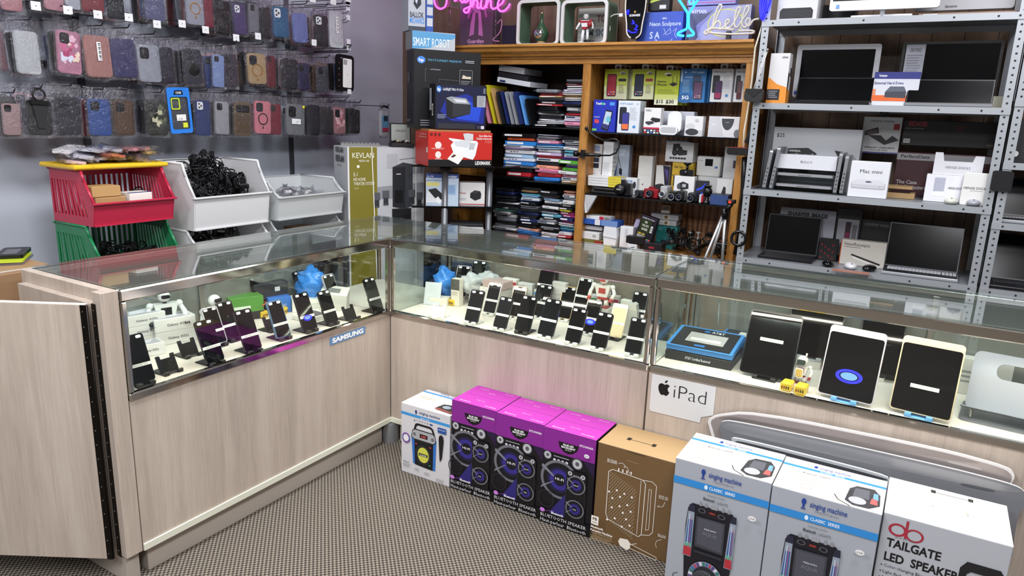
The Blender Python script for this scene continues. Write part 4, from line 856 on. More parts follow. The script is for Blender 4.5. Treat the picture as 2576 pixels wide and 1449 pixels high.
# white bins
WP = K('d6d6d8', .35)
y2, y3 = yL(490, 565), yL(684, 545); zb2 = zL(580, 572)
def pbin(label, y0, y1, z0, h, m, xf=-.80, d=.33, fh=.5, group=None): return crate('storage_bin', label, y0, y1, z0, h, None, xf, d, False, group, fh, .006, m)
pbin('lower white open-front bin under the cable-filled bin', y2, y3, .80, zb2-.806, WP)
pbin('white open-front bin heaped with black cables', y2, y3, zb2, zL(590, 410)-zb2, WP)
heap(10, -1.03, -.88, y2+.07, y3-.07, lambda x, y, r: .83+r.uniform(0, .06), 'coiled black cable in the lower white bin', 'cables in the lower white bin', 13)
zt2 = zL(590, 410)
heap(80, -1.08, -.86, y2+.05, y3-.05, lambda x, y, r: zb2+.03+r.uniform(.2, 1)*min(.26, .05+max(0, (-.83-x))*1.25), 'coiled black power cable heaped in the white bin', 'cables heaped in the white bin', 14)
mb = MB(); mb.box(-1.1, -.82, y2+.02, y3-.02, .752, .794, K('37393c')); tag(obj('riser_box', mb), 'dark riser block under the white bins', 'box')
y4, y5 = yL(700, 540), yL(868, 520); zb3 = zL(790, 545)
pbin('lower cloudy plastic bin with flat cartons', y4, y5, .80, zb3-.806, FROST)
pbin('cloudy plastic bin of small bagged parts beside the tall theater carton', y4, y5, zb3, zL(790, 455)-zb3, FROST, fh=.62)
mb = MB(); mb.box(-1.1, -.82, y4+.02, y5-.02, .752, .794, K('37393c')); tag(obj('riser_box', mb), 'dark riser block under the cloudy bins', 'box')
cb('small_carton', 'white flat carton in the lower cloudy bin', -.80, y4+.03, .812, .15, .12, .06, 'e6e4e0')
cb('small_carton', 'brown open carton in the lower cloudy bin', -.83, y4+.2, .812, .14, .16, .07, '8f6a44')
rr = random.Random(5)
for k in range(26):
    t = thing('parts_bag', 'small clear bag of white connector parts in the cloudy bin', 'bag', (rr.uniform(-1.02, -.88), rr.uniform(y4+.07, y5-.07), zb3+.045+rr.uniform(.0, .085)), 0, 'small bags in the cloudy bin')
    t.rotation_euler = (rr.uniform(-.7, .7), rr.uniform(-.7, .7), rr.uniform(0, 6))
    mb = MB(); mb.box(-.016, .016, -.01, .01, -.006, .006, K(rr.choice(['e9e8e2', 'dcdcda', 'efefec', 'c9c9c4', 'd9b83a' if k % 7 == 0 else 'e9e8e4'])), .003); obj('connector', mb, t)
    mb = MB(); n = 3
    for s in (0, 1):
        vs = [((i/n-.5)*.08, (j/n-.5)*.1, (.012 if s else -.01)+rr.uniform(-.004, .004)) if 0 < i < n and 0 < j < n else ((i/n-.5)*.08, (j/n-.5)*.1, rr.uniform(-.008, .008)) for j in range(n+1) for i in range(n+1)]
        mb.add(vs, [(j*(n+1)+i, j*(n+1)+i+1, (j+1)*(n+1)+i+1, (j+1)*(n+1)+i) for j in range(n) for i in range(n)], BAG, True)
    obj('plastic_bag', mb, t)
# ================= corner: theater carton, tower stand and printer cartons =================
PH1, PH = 1.13, .96
bc = dep(877, 368, 4.05)
zk = .46
mb = MB(); mb.box(0, .36, 0, .20, 0, zk-.002, K('8a7458', .6), .002); tag(obj('plain_carton', mb, None, (bc.x, bc.y, 0), PH1), 'plain brown carton standing under the tall theater carton', 'box')
KV = [('r', 'F', 0, .0, 1, 1, 'b9bbc0'), ('r', 'F', .02, 0, .37, 1, '7d7428'), ('r', 'F', 0, 0, .02, 1, 'd9d9dc'), ('t', 'F', .06, .93, .035, 'KEVLAN', 'eceade', 'l', .27, .0), ('t', 'F', .14, .905, .013, 'MEDIA LAB', 'eceade', 'l', .13, 0),
      ('t', 'F', .07, .70, .032, '5.1', 'eceade', 'l', .05, 0), ('t', 'F', .07, .65, .028, 'HD HOME', 'eceade', 'l', .15, 0), ('t', 'F', .07, .605, .028, 'THEATER SYSTEM', 'eceade', 'l', .26, 0), ('t', 'F', .08, .56, .02, 'KV-9', 'c9c49a', 'l', .05, 0), ('o', 'F', .13, .80, .018, .01, 'eceade'),
      ('p', 'F', '8f9196', [(.37, .45), (1, .45), (1, .62), (.37, .58)]), ('r', 'F', .5, .78, .64, .93, 'aaacb1'), ('r', 'F', .8, .72, .98, .82, '8c8e94'), ('l', 'F', '85878c', .01, [(.66, .87), (.97, .9)]), ('l', 'F', '85878c', .01, [(.66, .82), (.8, .82)]),
      ('p', 'F', '3a3b40', [(.57, .36), (.57, .79), (.71, .84), (.84, .82), (.84, .36), (.72, .33)]), ('p', 'F', '24252a', [(.57, .36), (.57, .79), (.74, .79), (.74, .34)]), ('r', 'F', .6, .4, .71, .54, '0d0d10'), ('r', 'F', .62, .71, .68, .72, 'c9cacc')]
for u, v in ((.36, .44), (.48, .46), (.83, .46), (.93, .43)): KV += [('r', 'F', u-.045, v, u+.045, v+.08, '55575c'), ('r', 'F', u-.032, v-.08, u+.032, v, '33353a'), ('r', 'F', u-.02, v-.075, u+.01, v-.07, '8a8c90')]
KV += [('r', 'F', .56, .20, .82, .34, '2b2c31'), ('r', 'F', .575, .21, .805, .33, '17181c'), ('r', 'F', .66, .225, .7, .23, 'bbbbbb'), ('p', 'F', '7d7428', [(.37, .15), (.37, .0), (1, 0), (1, .18)]), ('t', 'F', .86, .13, .02, 'MP3  MP4', 'eceade', 'l', .12),
       ('l', 'F', 'e9e6da', .012, [(.30, 1), (.36, 0)]), ('l', 'F', 'e9e6da', .012, [(.88, 1), (.89, 0)]),
       ('t', 'L', .2, .90, .04, 'KEVLAN', '1d1d20', 'l', .6, .03), ('t', 'L', .3, .87, .012, 'MEDIA LABS', '6d6d70', 'l', .3, 0), ('t', 'L', .2, .96, .035, 'KEVLAN', '1d1d20', 'l', .55, .02), ('r', 'L', .08, .35, .92, .66, 'c9cace'), ('l', 'L', '55565a', .01, [(.4, .62), (.4, .42), (.6, .42), (.6, .62), (.4, .62)]), ('l', 'L', '55565a', .01, [(.3, .52), (.75, .52)])]
def _rv(o):
    if o[1] != 'F' or (o[0] == 'r' and o[5] == 1) or 'KEVLAN' in o or 'MEDIA LAB' in o or (o[0] == 'l' and o[2] == 'e9e6da'): return o
    g = lambda v: 1-(1-v)*.63
    o = list(o)
    if o[0] == 'r': o[3], o[5] = g(o[3]), g(o[5])
    elif o[0] in 'to':
        o[3] = g(o[3])
        if o[0] == 't': o[4] *= .72
    elif o[0] == 'p': o[3] = [(u, g(v)) for u, v in o[3]]
    elif o[0] == 'l': o[4] = [(u, g(v)) for u, v in o[4]]
    return tuple(o)
KV = [_rv(o) for o in KV]
KB = cP('theater_system_box', 'tall white and olive home theater carton tied with white straps', 'box', (877, 1066, 368, 560), 4.05, PH1, .21, 'c3c5ca', KV, zk, bc.z)
for nm, lab, px, py, mk in (('slatted_tray', 'grey slatted metal tray on top of the theater carton', 905, 366, 0), ('watch_case', 'open watch case with grey lettered lid on the theater carton', 1012, 363, 1)):
    p = dep(px, py, 4.13); t = thing(nm, lab, 'tray' if mk == 0 else 'watch case', (p.x, p.y, bc.z+.001), PH1-.2)
    if mk == 0:
        mb = MB(); mb.box(-.11, .12, 0, .12, 0, .014, ALU, .002)
        for k in range(10): mb.box(-.1+.022*k, -.085+.022*k, .01, .11, .014, .017, STEEL)
        obj('tray_body', mb, t)
    else:
        mb = MB(); mb.box(-.06, .07, 0, .09, 0, .022, BLKM, .003); obj('case_base', mb, t)
        mb = MB(); mb.box(-.05, .075, .09, .104, .02, .135, BLKM, .003); mb.box(-.043, .068, .0885, .0895, .03, .128, K('9da09c')); mb.text('GRUEN', (.012, .088, .085), (1, 0, 0), (0, 0, 1), .012, '2a2b2a', 'c', .055); obj('case_lid', mb, t)
        for k in range(4):
            mb = MB(); mb.tube([(-.04+.025*k+.016*math.cos(a), .045+.02*math.sin(a), .032+.006*math.sin(3*a)) for a in [i*.63 for i in range(10)]], .004, K(['1b1b1e', 'b9a98a', '3a3024', 'd0cdc6'][k], .3, .3), 6, True); obj('watch', mb, t)
# tower stand
pa, pb_ = dep(1119, 500, 4.12), dep(1230, 500, 4.22)
z1, z2, z3 = dep(1077, 418, 3.92).z-.001, dep(1180, 519, 4.15).z, dep(1170, 590, 4.15).z
t = thing('tower_stand', 'black glass corner stand with two thick silver poles', 'stand', (pa.x, pa.y, 0), 0)
u = Vector((pb_.x-pa.x, pb_.y-pa.y, 0)); nrm = Vector((-u.y, u.x, 0)).normalized()
for z in (z1-.012, z2-.01, z3-.01, .25):
    mb = MB(); mb.prism([(q.x, q.y) for q in [Vector(v)-Vector((pa.x, pa.y, 0)) for v in ((-.53, .82, 0), (-.17, 1.13, 0), (-.12, 1.33, 0), (-.42, 1.335, 0), (-.60, 1.14, 0))]], (0, 0, z), (1, 0, 0), (0, 1, 0), (0, 0, .01), K('0a0b0d', .12)); obj('glass_shelf', mb, t)
for q in (Vector(), u):
    mb = MB(); mb.tube([(q.x, q.y, 0), (q.x, q.y, z1-.012)], .019, K('75777c', .35, .5), 14); obj('pole', mb, t)
    mb = MB(); mb.tube([(q.x, q.y, z1-.03), (q.x, q.y, z1-.012)], .03, BLK, 14); obj('pole_cap', mb, t)
LX = [('r', 'F', 0, 0, 1, .2, '111114'), ('t', 'F', .98, .055, .10, 'LEXMARK', 'f0efee', 'r', .25, .03), ('t', 'F', .98, .88, .065, 'Color All-in-One', 'f4e9e6', 'r', .2, .02), ('t', 'F', .98, .80, .065, 'Couleur tout-en-un', 'f4e9e6', 'r', .24, .02), ('t', 'F', .98, .70, .07, 'X1240', 'e08878', 'r', .1, 0),
      ('o', 'F', .15, .62, .05, .10, 'e8d9d6'), ('o', 'F', .15, .34, .045, .10, 'e8d9d6'), ('x', 'F', .05, .5, .26, .54, 2, 'f0c9c2'), ('x', 'F', .1, .2, .22, .24, 2, 'f0c9c2'),
      ('p', 'F', 'c9ccd0', [(.56, .78), (.53, .96), (.6, .98), (.69, .96), (.69, .78)]), ('p', 'F', 'e9ebee', [(.31, .83), (.55, .78), (.74, .76), (.77, .7), (.73, .33), (.69, .2), (.5, .3), (.38, .42), (.34, .62), (.38, .72), (.31, .8)]), ('p', 'F', 'cfd2d6', [(.38, .72), (.55, .78), (.66, .74), (.6, .55), (.42, .6)]), ('p', 'F', 'b9bdc2', [(.64, .7), (.73, .69), (.7, .5), (.62, .5)]),
      ('p', 'F', 'eceae6', [(.29, .22), (.38, .42), (.57, .34), (.46, .06)]), ('p', 'F', '5a2a22', [(.34, .28), (.39, .36), (.43, .33), (.38, .26)])]
for k in range(3): LX += [('o', 'F', .045+.06*k, .93, .02, .045, '6b1c18')]
LX += [('t', 'L', .9, .9, .05, 'Color All-in-One', 'f0c9c2', 'r', .5), ('t', 'L', .9, .82, .05, 'Couleur tout-en-un', 'f0c9c2', 'r', .6), ('r', 'L', .9, .4, 1, .55, 'eeeeee')]
cP('printer_box', 'red printer carton with a white all-in-one printer picture', 'box', (1077, 1237, 331, 418), 3.92, PH, .24, 'c3271f', LX, z1)
zl1 = dep(1077, 327, 4.02).z
ml = cP('flat_carton', 'thin kraft carton edge lying on the red printer carton', 'box', (1079, 1235, 324, 331), 3.925, PH, .23, 'a3774a', (), dep(1077, 331, 3.92).z+.001, dep(1077, 325, 3.92).z)
ztop_l = dep(1077, 325, 3.92).z+.001
HPL = [('r', 'F', .02, .04, .98, .97, '0d1236'), ('p', 'F', '16298c', [(.3, .2), (.95, .15), (.97, .62), (.6, .8), (.2, .66), (.1, .4)]), ('p', 'F', '2148c8', [(.42, .24), (.85, .2), (.9, .5), (.6, .68), (.3, .58)]), ('o', 'F', .07, .88, .045, .07, '3f7fd0'), ('t', 'F', .07, .845, .07, 'hp', 'f4f6fa', 'c', .055, .02, ),
       ('t', 'F', .145, .855, .055, 'LASERJET PRO P1102w', 'e6e8f0', 'l', .4, .01), ('p', 'F', '17181c', [(.2, .68), (.22, .3), (.3, .24), (.68, .36), (.69, .55), (.62, .68), (.3, .72)]), ('p', 'F', '8f9298', [(.2, .69), (.3, .73), (.6, .7), (.68, .57), (.36, .58)]), ('p', 'F', '2c2e34', [(.34, .58), (.68, .56), (.68, .36), (.33, .28)]), ('p', 'F', 'c9ccd2', [(.34, .68), (.58, .67), (.62, .6), (.4, .61)]),
       ('r', 'F', .73, .52, .98, .77, 'a9abb2'), ('r', 'F', .73, .52, .81, .77, '1a1b20'), ('x', 'F', .83, .54, .97, .76, 7, '6d7078'), ('r', 'F', .05, .02, .78, .14, '2a2c34'), ('x', 'F', .04, .24, .22, .34, 4, '8f96b4'), ('x', 'F', .93, .82, .98, .94, 4, 'aab0c0'), ('r', 'F', .82, .03, .9, .1, '3a3c48'), ('r', 'F', .9, .03, .96, .1, 'd0d2da'),
       ('r', 'L', .1, .42, .45, .9, 'b9bcc4'), ('x', 'L', .12, .44, .43, .88, 12, '7a7d86'), ('b', 'L', .55, .3, .75, .56)]
HPP = [('o', 'F', .11, .87, .06, .045, '3f7fd0'), ('t', 'F', .11, .85, .04, 'hp', 'f4f6fa', 'c', .07, .02), ('t', 'F', .21, .86, .028, 'PHOTOSMART PREMIUM', '5fb0d8', 'l', .49, .0), ('x', 'F', .76, .86, .95, .9, 2, 'b9bcc4'), ('l', 'F', '6a6d76', .004, [(.17, .6), (.17, .76), (.2, .76)]), ('t', 'F', .24, .75, .02, 'wireless', '9a9da6', 'l', .15),
       ('l', 'F', '8a8d96', .006, [(.68, .5), (.68, .77), (.87, .77), (.87, .5)]), ('r', 'F', .70, .66, .85, .75, '26282e'), ('p', 'F', 'd8c9b4', [(.71, .66), (.73, .71), (.78, .69), (.85, .69), (.85, .66)]), ('x', 'F', .7, .45, .85, .64, 9, '8a8d96'), ('l', 'F', '6a6d76', .004, [(.37, .6), (.37, .64), (.68, .63)]),
       ('p', 'F', '16171b', [(.12, .52), (.16, .56), (.4, .57), (.6, .5)]), ('x', 'F', .1, .03, .45, .12, 3, '8a8d96'),
       ('r', 'L', .12, .58, .55, .72, '2a2c32'), ('r', 'L', .2, .6, .5, .7, '44464e'), ('x', 'L', .1, .08, .6, .12, 2, '8a8d96')]
cP('printer_box', 'large black printer carton with blue lettering, behind the laser printer one', 'box', (1040, 1206, 122, 322), 4.03, PH, .13, '0c0d12', HPP, ztop_l)
cP('printer_box', 'black and blue laser printer carton on the kraft carton', 'box', (1094, 1222, 209, 321), 3.93, PH, .10, '0a0b14', HPL, ztop_l)
zp = dep(1040, 122, 4.03).z+.002
cP('robot_box', 'white and sky-blue robot carton with big slanted letters, on the black printer carton', 'box', (1037, 1145, 76, 117), 4.05, PH, .13, 'bfc4cc', [('p', 'F', '5a9fd0', [(0, 0), (0, 1), (1, .95), (1, .75), (.4, .1)]), ('t', 'F', .02, .18, .46, 'SMART ROBOT', 'e4eef8', 'l', .85, .01), ('r', 'L', 0, 0, 1, 1, '8f9094')], zp)
zq = dep(1037, 76, 4.05).z+.004
cP('robot_box', 'blue robot kit carton with white figure above the sky-blue carton', 'box', (1027, 1070, -60, 64), 4.07, PH, .12, 'b9bdc8', [('p', 'F', '1c1e28', [(.3, .5), (.5, .95), (.7, .9), (.75, .5), (.5, .4)]), ('p', 'F', 'c9d2ea', [(.4, .55), (.55, .9), (.62, .7), (.5, .5)]), ('t', 'F', .1, .25, .1, 'BALLOK', '1c2a4a', 'l', .8, .02), ('t', 'F', .08, .14, .1, 'MECHANICS', '3f8fe0', 'l', .85, .02), ('r', 'F', 0, 0, 1, .08, '3a3f4c')], zq)
cP('robot_box', 'blue robot kit carton with a column of small pictures', 'box', (1071, 1090, -60, 72), 4.12, PH, .10, '2a55a8', [('r', 'F', .15, .1+.2*k, .9, .25+.2*k, 'c9ccd4') for k in range(4)], zq)
BR = [('r', 'F', 0, .88, 1, 1, '2a4490'), ('t', 'F', .95, .9, .07, 'brother', 'e8ecf4', 'r', .3, .03), ('t', 'F', .03, .9, .05, 'QL-700', 'dfe4ee', 'l', .2), ('r', 'F', 0, 0, 1, .88, 'b9c9dc'), ('t', 'F', .02, .78, .05, 'High-Speed Professional Label Printer', '33487a', 'l', .55, .02), ('r', 'F', .02, .62, .4, .74, 'd9d07a'), ('p', 'F', 'e4e6ea', [(0, .1), (.05, .5), (.42, .4), (.5, .1)]), ('p', 'F', '1c1d22', [(.06, .5), (.3, .56), (.48, .4), (.5, .2), (.3, .22)]), ('p', 'F', 'eeeeee', [(.28, .22), (.38, .3), (.5, .12), (.4, .06)]), ('r', 'F', .68, .36, .92, .68, '9ab8d6'), ('x', 'F', .7, .4, .9, .66, 6, '5a7ab0')]
cP('printer_box', 'blue and white label printer carton behind the left silver pole', 'box', (1071, 1153, 437, 519), 4.12, .62, .14, 'aebfd2', BR, z2)
cP('printer_box', 'white carton with a small black printer picture between the silver poles', 'box', (1155, 1219, 459, 517), 4.18, .62, .11, 'dcdad9', [('r', 'F', 0, .04, 1, .08, 'b0353a'), ('t', 'F', .02, .5, .09, 'Printer', 'b0353a', 'l', .24), ('p', 'F', '1e1f24', [(.42, .35), (.43, .55), (.6, .68), (.82, .64), (.86, .5), (.84, .32), (.62, .22)]), ('p', 'F', '34363c', [(.43, .55), (.6, .68), (.82, .64), (.66, .54)]), ('x', 'F', .02, .22, .28, .34, 3, 'a9a9ac'), ('x', 'L', .1, .3, .9, .6, 4, 'a9a9ac')], z2)
p = dep(1129, 590, 4.14); t = thing('printer', 'grey and black printer on the lower shelf of the corner stand', 'printer', (p.x, p.y, z3), .62)
mb = MB(); mb.box(0, .20, 0, .15, 0, .045, K('b4b6ba', .4), .004); obj('printer_body', mb, t)
mb = MB(); mb.box(.0, .20, .0, .15, .046, .062, BLKM, .003); obj('scanner_lid', mb, t)
mb = MB(); mb.text('brother', (.11, -.0006, .018), (1, 0, 0), (0, 0, 1), .010, '22242c', 'c', .035, .02); obj('lettering', mb, t)
# ================= oak shelving cabinet =================
YC = 1.35; CX0, CX1, CT = -.62, 1.171, 1.905
t = thing('oak_cabinet', 'golden oak shelving cabinet with crown moulding and glass shelves', 'cabinet', (0, 0, 0))
mb = MB(); mb.box(CX0, CX1, YC+.0, BY-.004, 1.87, CT, OAK); obj('top_board', mb, t)
mb = MB(); mb.prism([(-.075, 1.905), (-.075, 1.892), (-.060, 1.885), (-.055, 1.868), (-.035, 1.853), (-.028, 1.842), (-.012, 1.839), (-.012, 1.830), (.0, 1.826), (.0, 1.905)], (CX0, YC, 0), (0, 1, 0), (0, 0, 1), (CX1-CX0+.004, 0, 0), OAK); obj('crown_moulding', mb, t)
mb = MB(); mb.box(CX0, CX1, YC, YC+.02, 1.80, 1.832, OAK, .002); obj('top_rail', mb, t)
for nm, x0, x1 in (('stile', CX0, CX0+.04), ('stile', .248, .296), ('stile', 1.134, CX1)):
    mb = MB(); mb.box(x0, x1, YC, YC+.022, 0.0, 1.80, OAKV, .002); obj(nm, mb, t)
mb = MB(); mb.box(.262, .280, YC+.022, BY-.012, 0, 1.87, OAKV); obj('partition', mb, t)
mb = MB(); mb.box(CX1-.02, CX1, YC+.022, BY-.012, 0, 1.87, OAKV); mb2 = MB(); obj('side_board', mb, t)
mb = MB(); mb.box(CX0, CX0+.02, YC+.022, BY-.012, 0, 1.87, OAKV); obj('side_board', mb, t)
mb = MB(); mb.box(.28, 1.151, BY-.012, BY-.004, .3, 1.87, PEG); obj('pegboard_back', mb, t)
mb = MB(); mb.box(CX0+.02, .262, BY-.012, BY-.004, .3, 1.87, K('2a1d14', .6)); obj('shade_dark_back', mb, t)  # shade of the left bay put into the panel's dark colour
S1, S2, S3 = 1.437, 1.09, .79
L1, L2, L3 = 1.452, 1.135, .79
BG = K('0a0c0e', .1)
for x0, x1, zz in ((.281, 1.15, (S1, S2)), (CX0+.02, .261, (L1, L2))):
    for z in zz: mb = MB(); mb.box(x0, x1, YC+.024, BY-.014, z-.008, z, BG); obj('glass_shelf', mb, t)
for x0, x1 in ((CX0+.02, .261), (.281, 1.15)):
    mb = MB(); mb.box(x0, x1, YC+.024, BY-.014, .77, .79, OAK); obj('bottom_shelf', mb, t)
mb = MB(); mb.box(CX0+.04, CX1-.037, YC+.004, YC+.018, .02, .785, OAKV); obj('lower_doors', mb, t)
# ---- tablet cases in the left bay
HN = {'0': ('black', '0f1014'), '1': ('charcoal', '23252b'), '2': ('white', 'dadade'), '3': ('silver grey', '8c8f98'), 'b': ('bright blue', '2f7fd0'), 'n': ('navy', '232f63'), 'l': ('pale blue', '9cc0e0'), 'r': ('red', 'b3242e'), 'o': ('orange', 'd8603a'), 'p': ('pink', 'e08fb0'), 'm': ('magenta', 'a8306e'), 'g': ('green', '58a63a'), 'v': ('violet', '4a2c86'), 'y': ('yellow', 'd8cc2c'), 't': ('mint', '5fb8a0'), 'c': ('cyan', '5fb4cc'), 'k': ('tan', 'c09a68'), 'w': ('lavender', 'b8a8cc'), 's': ('salmon', 'dd9a80')}
def tab_mesh(w, d, h, col, style):
    mb = MB(); m = K(col, .3); r = .014
    if style == 0:
        mb.prism(rrect(w, d, r), (0, 0, 0), (1, 0, 0), (0, 1, 0), (0, 0, h*.3), m); mb.prism(rrect(w, d, r), (0, 0, h*.7), (1, 0, 0), (0, 1, 0), (0, 0, h*.3), m)
        mb.prism(rrect(w-.008, d-.008, r), (0, 0, h*.3), (1, 0, 0), (0, 1, 0), (0, 0, h*.4), K({'0f1014': '3a3b40', '23252b': '0c0c0e', 'dadade': '3a3b40'}.get(col, '1c1d22'), .4))
    elif style == 1:
        mb.prism(rrect(w-.004, d-.004, r), (0, 0, 0), (1, 0, 0), (0, 1, 0), (0, 0, h*.2), m); mb.prism(rrect(w, d, r), (0, 0, h*.2), (1, 0, 0), (0, 1, 0), (0, 0, h*.6), m); mb.prism(rrect(w-.004, d-.004, r), (0, 0, h*.8), (1, 0, 0), (0, 1, 0), (0, 0, h*.2), m)
        for k in range(3): mb.box(-w*.3+k*w*.1, -w*.24+k*w*.1, -d/2-.0006, -d/2, h*.4, h*.6, '08080a')
    else:
        mb.prism(rrect(w, d, .004), (0, 0, 0), (1, 0, 0), (0, 1, 0), (0, 0, h), m); mb.box(-w*.42, w*.1, -d/2-.0006, -d/2, h*.25, h*.75, K('e8e8ea' if col != 'dadade' else '33405c'))
    return mb
def sleeve_mesh(w, d, h, seed):
    mb = MB(); rr = random.Random(seed); n = 5; W2, D2 = w+.03, d+.02
    for s in (0, 1):
        vs = []
        for j in range(n+1):
            for i in range(n+1):
                e = i in (0, n) or j in (0, n)
                vs.append(((i/n-.5)*W2, (j/n-.5)*D2, h/2+rr.uniform(-.004, .004) if e else (h+.0015+rr.uniform(0, .001) if s else -.0008)))
        mb.add(vs, [(j*(n+1)+i, j*(n+1)+i+1, (j+1)*(n+1)+i+1, (j+1)*(n+1)+i) for j in range(n) for i in range(n)], BAG, True)
    return mb
TM = {}
def tablet_pile(pname, shelf, px0, px1, z0, z1, codes, w=None, yaw=.12, sleeve=.4, seed=1):
    rr = random.Random(seed); a = at(px0, (320+560)/2, 1, YC+.03).x; b = at(px1, 440, 1, YC+.03).x
    n = len(codes); wt = [rr.uniform(.55, 1.5) for _ in codes]; sw = sum(wt); zc_ = z0
    for k, ch in enumerate(reversed(codes)):
        top = n-1-k; nm, col = HN[ch]; ww = round((b-a)*rr.uniform(.78, 1.04), 2); dd = .24; st = (z1-z0)*wt[k]/sw; th = max(.005, round(st*.84, 3)); zk_ = zc_; zc_ += st
        key = (ww, th, ch, rr.randrange(3))
        if key not in TM: TM[key] = tab_mesh(ww, dd, th, col, key[3]).mesh('cover')
        where = 'on top' if top == 0 else ('at the bottom' if k == 0 else '%s from the top' % ORD[top] if top < 18 else 'low')
        t = thing('tablet_case', '%s tablet case %s of the %s pile on the %s shelf' % (nm, where, pname, shelf), 'tablet case', ((a+b)/2+rr.uniform(-.014, .014), YC+.035+dd/2+.012+rr.uniform(0, .03), zk_+.0008), rr.uniform(-yaw, yaw)*.6, 'tablet cases in the %s pile, %s shelf' % (pname, shelf))
        t.rotation_euler = (0, rr.uniform(-.02, .02), t.rotation_euler[2]); obj('cover', TM[key], t)
        if rr.random() < sleeve:
            k2 = ('s', ww, th)
            if k2 not in TM: TM[k2] = sleeve_mesh(ww, dd, th, 3).mesh('sleeve')
            obj('plastic_sleeve', TM[k2], t)
tablet_pile('left', 'middle', 1256, 1335, L2+.001, L2+.275, '0ob2w2l2b31r0', seed=1)
tablet_pile('middle', 'middle', 1336, 1402, L2+.001, L2+.275, '32pbl2wr21spprb', seed=2)
tablet_pile('right', 'middle', 1403, 1452, L2+.001, L2+.27, '0232c2vg2vg2p2k', seed=3)
tablet_pile('leftmost', 'bottom', 1238, 1296, L3+.001, L3+.285, '0n000201t2230322k0', seed=4, yaw=.3)
tablet_pile('second', 'bottom', 1300, 1352, L3+.001, L3+.30, '0k0cl2b1030n01n00sbn', seed=5, yaw=.25)
tablet_pile('third', 'bottom', 1354, 1404, L3+.001, L3+.29, '103l20213c032030023', seed=6, yaw=.2)
tablet_pile('fourth', 'bottom', 1406, 1444, L3+.001, L3+.30, 's23201ymmnm2cb2r0', seed=7, yaw=.1)
tablet_pile('right', 'top', 1402, 1455, L1+.001, L1+.27, '30r2w2k2n031r2wp3', seed=8)
tablet_pile('middle', 'top', 1334, 1400, L1+.001, L1+.215, '3rk10r1021320', seed=9, yaw=.3)
# leaning cases on the top shelf
for i, (px, ch, h, wd, nm) in enumerate([(1214, 'p', .16, .012, 'pink'), (1228, 'y', .24, .010, 'yellow lettered'), (1240, 'k', .22, .009, 'tan'), (1251, '1', .2, .012, 'charcoal'), (1262, 'n', .2, .014, 'dark navy'), (1273, '3', .2, .014, 'grey clear'), (1284, '3', .2, .012, 'silver'), (1295, 'n', .2, .02, 'navy'), (1308, 'b', .18, .012, 'sky blue'), (1320, '0', .16, .014, 'black')]):
    p = at(px+14, 314, 1, YC+.035); t = thing('tablet_case', nm+' tablet case leaning left among the upright ones on the top shelf', 'tablet case', (p.x, YC+.035, L1+.002), 0)
    t.rotation_euler = (0, -.30-.02*i*0, 0)
    mb = MB(); mb.T = Matrix.Identity(4); mb.prism(rrect(.24, h, .01), (0, .12, h/2), (0, 1, 0), (0, 0, 1), (wd, 0, 0), K(HN[ch][1] if ch != 'b' else '5a94d8', .3))
    obj('cover', mb, t)
    if ch == 'y': mb = MB(); mb.text('Protective Smart Case', (wd*.28, -.0012, .02), (0, 0, 1), (-1, 0, 0), .005, '2a2a20', 'l', .15); obj('lettering', mb, t)
for k, (px0, px1, py0, py1, tl, col, lab) in enumerate([(1252, 1335, 193, 206, .13, 'c9ccd4', 'white slim tablet carton slanting across the leaning cases'), (1255, 1330, 180, 192, .13, '1c1a20', 'black tablet case on the slanting white carton'), (1256, 1320, 162, 178, .13, '8f9096', 'grey padded envelope topmost over the leaning cases')]):
    a = at(px0, py1, 1, YC+.05); b = at(px1, py1+14, 1, YC+.05); c = at(px0, py0, 1, YC+.05)
    mb = MB(); mb.box(0, b.x-a.x, 0, .22, 0, c.z-a.z, K(col, .4), .002)
    if k == 0: mb.box(.02, .06, -.001, 0, .004, .016, K('27305c'))
    o = tag(obj('flat_box' if k != 1 else 'tablet_case', mb, None, (a.x, YC+.04, a.z)), lab, 'box' if k != 1 else 'tablet case'); o.rotation_euler = (0, tl, 0)
# ---- right bay
def phone_pic(f, u, v, w, h, body, scr, icons=True):
    o = [('p', f, body, [(u+w*a, v+h*b) for a, b in rrect(1, 1, .12, 3, .5, .5)]), ('p', f, scr, [(u+w*a, v+h*b) for a, b in rrect(.86, .93, .08, 3, .5, .5)])]
    if icons:
        for i in range(4):
            for j in range(2): o.append(('o', f, u+w*(.22+.19*i), v+h*(.1+.1*j), w*.06, w*.04, ['e8e8ea', 'd05a7a', '5ab0d0', 'e8c050'][(i+j) % 4]))
    return o
st = lambda pc, lab: [('r', 'F', 0, .66, 1, 1, 'b3bf2a'), ('r', 'F', 0, .45, 1, .66, 'c4cf5a'), ('r', 'F', 0, .28, 1, .45, 'd6dc9c'), ('o', 'F', .78, .89, .14, .035, 'f0f0e8'), ('o', 'F', .82, .855, .1, .03, '15160c'), ('t', 'F', .68, .878, .03, 'Straight', '1a1a10', 'l', .2, .02), ('t', 'F', .77, .84, .03, 'Talk', 'f0f0e8', 'l', .12, .02)]+phone_pic('F', .12, .1, .42, .74, '1a1a20', pc)+[('r', 'F', .62, .6, .95, .69, lab), ('x', 'F', .65, .2, .9, .5, 5, '9a9a78')]
PT = lambda c1, c2: [('t', 'F', .08, .88, .05, 'AT&T prepaid', '4a7cb0', 'l', .58, .01), ('o', 'F', .88, .9, .04, .025, 'aab4c4'), ('x', 'F', .55, .4, .9, .8, 9, 'b9bdc6'), ('o', 'F', .78, .2, .07, .045, '3f86c8')]+phone_pic('F', .08, .28, .32, .52, '15161c', '22242c', False)+phone_pic('F', .2, .08, .34, .56, '15161c', c1)+[('r', 'F', .23, .12, .51, .28, c2)]
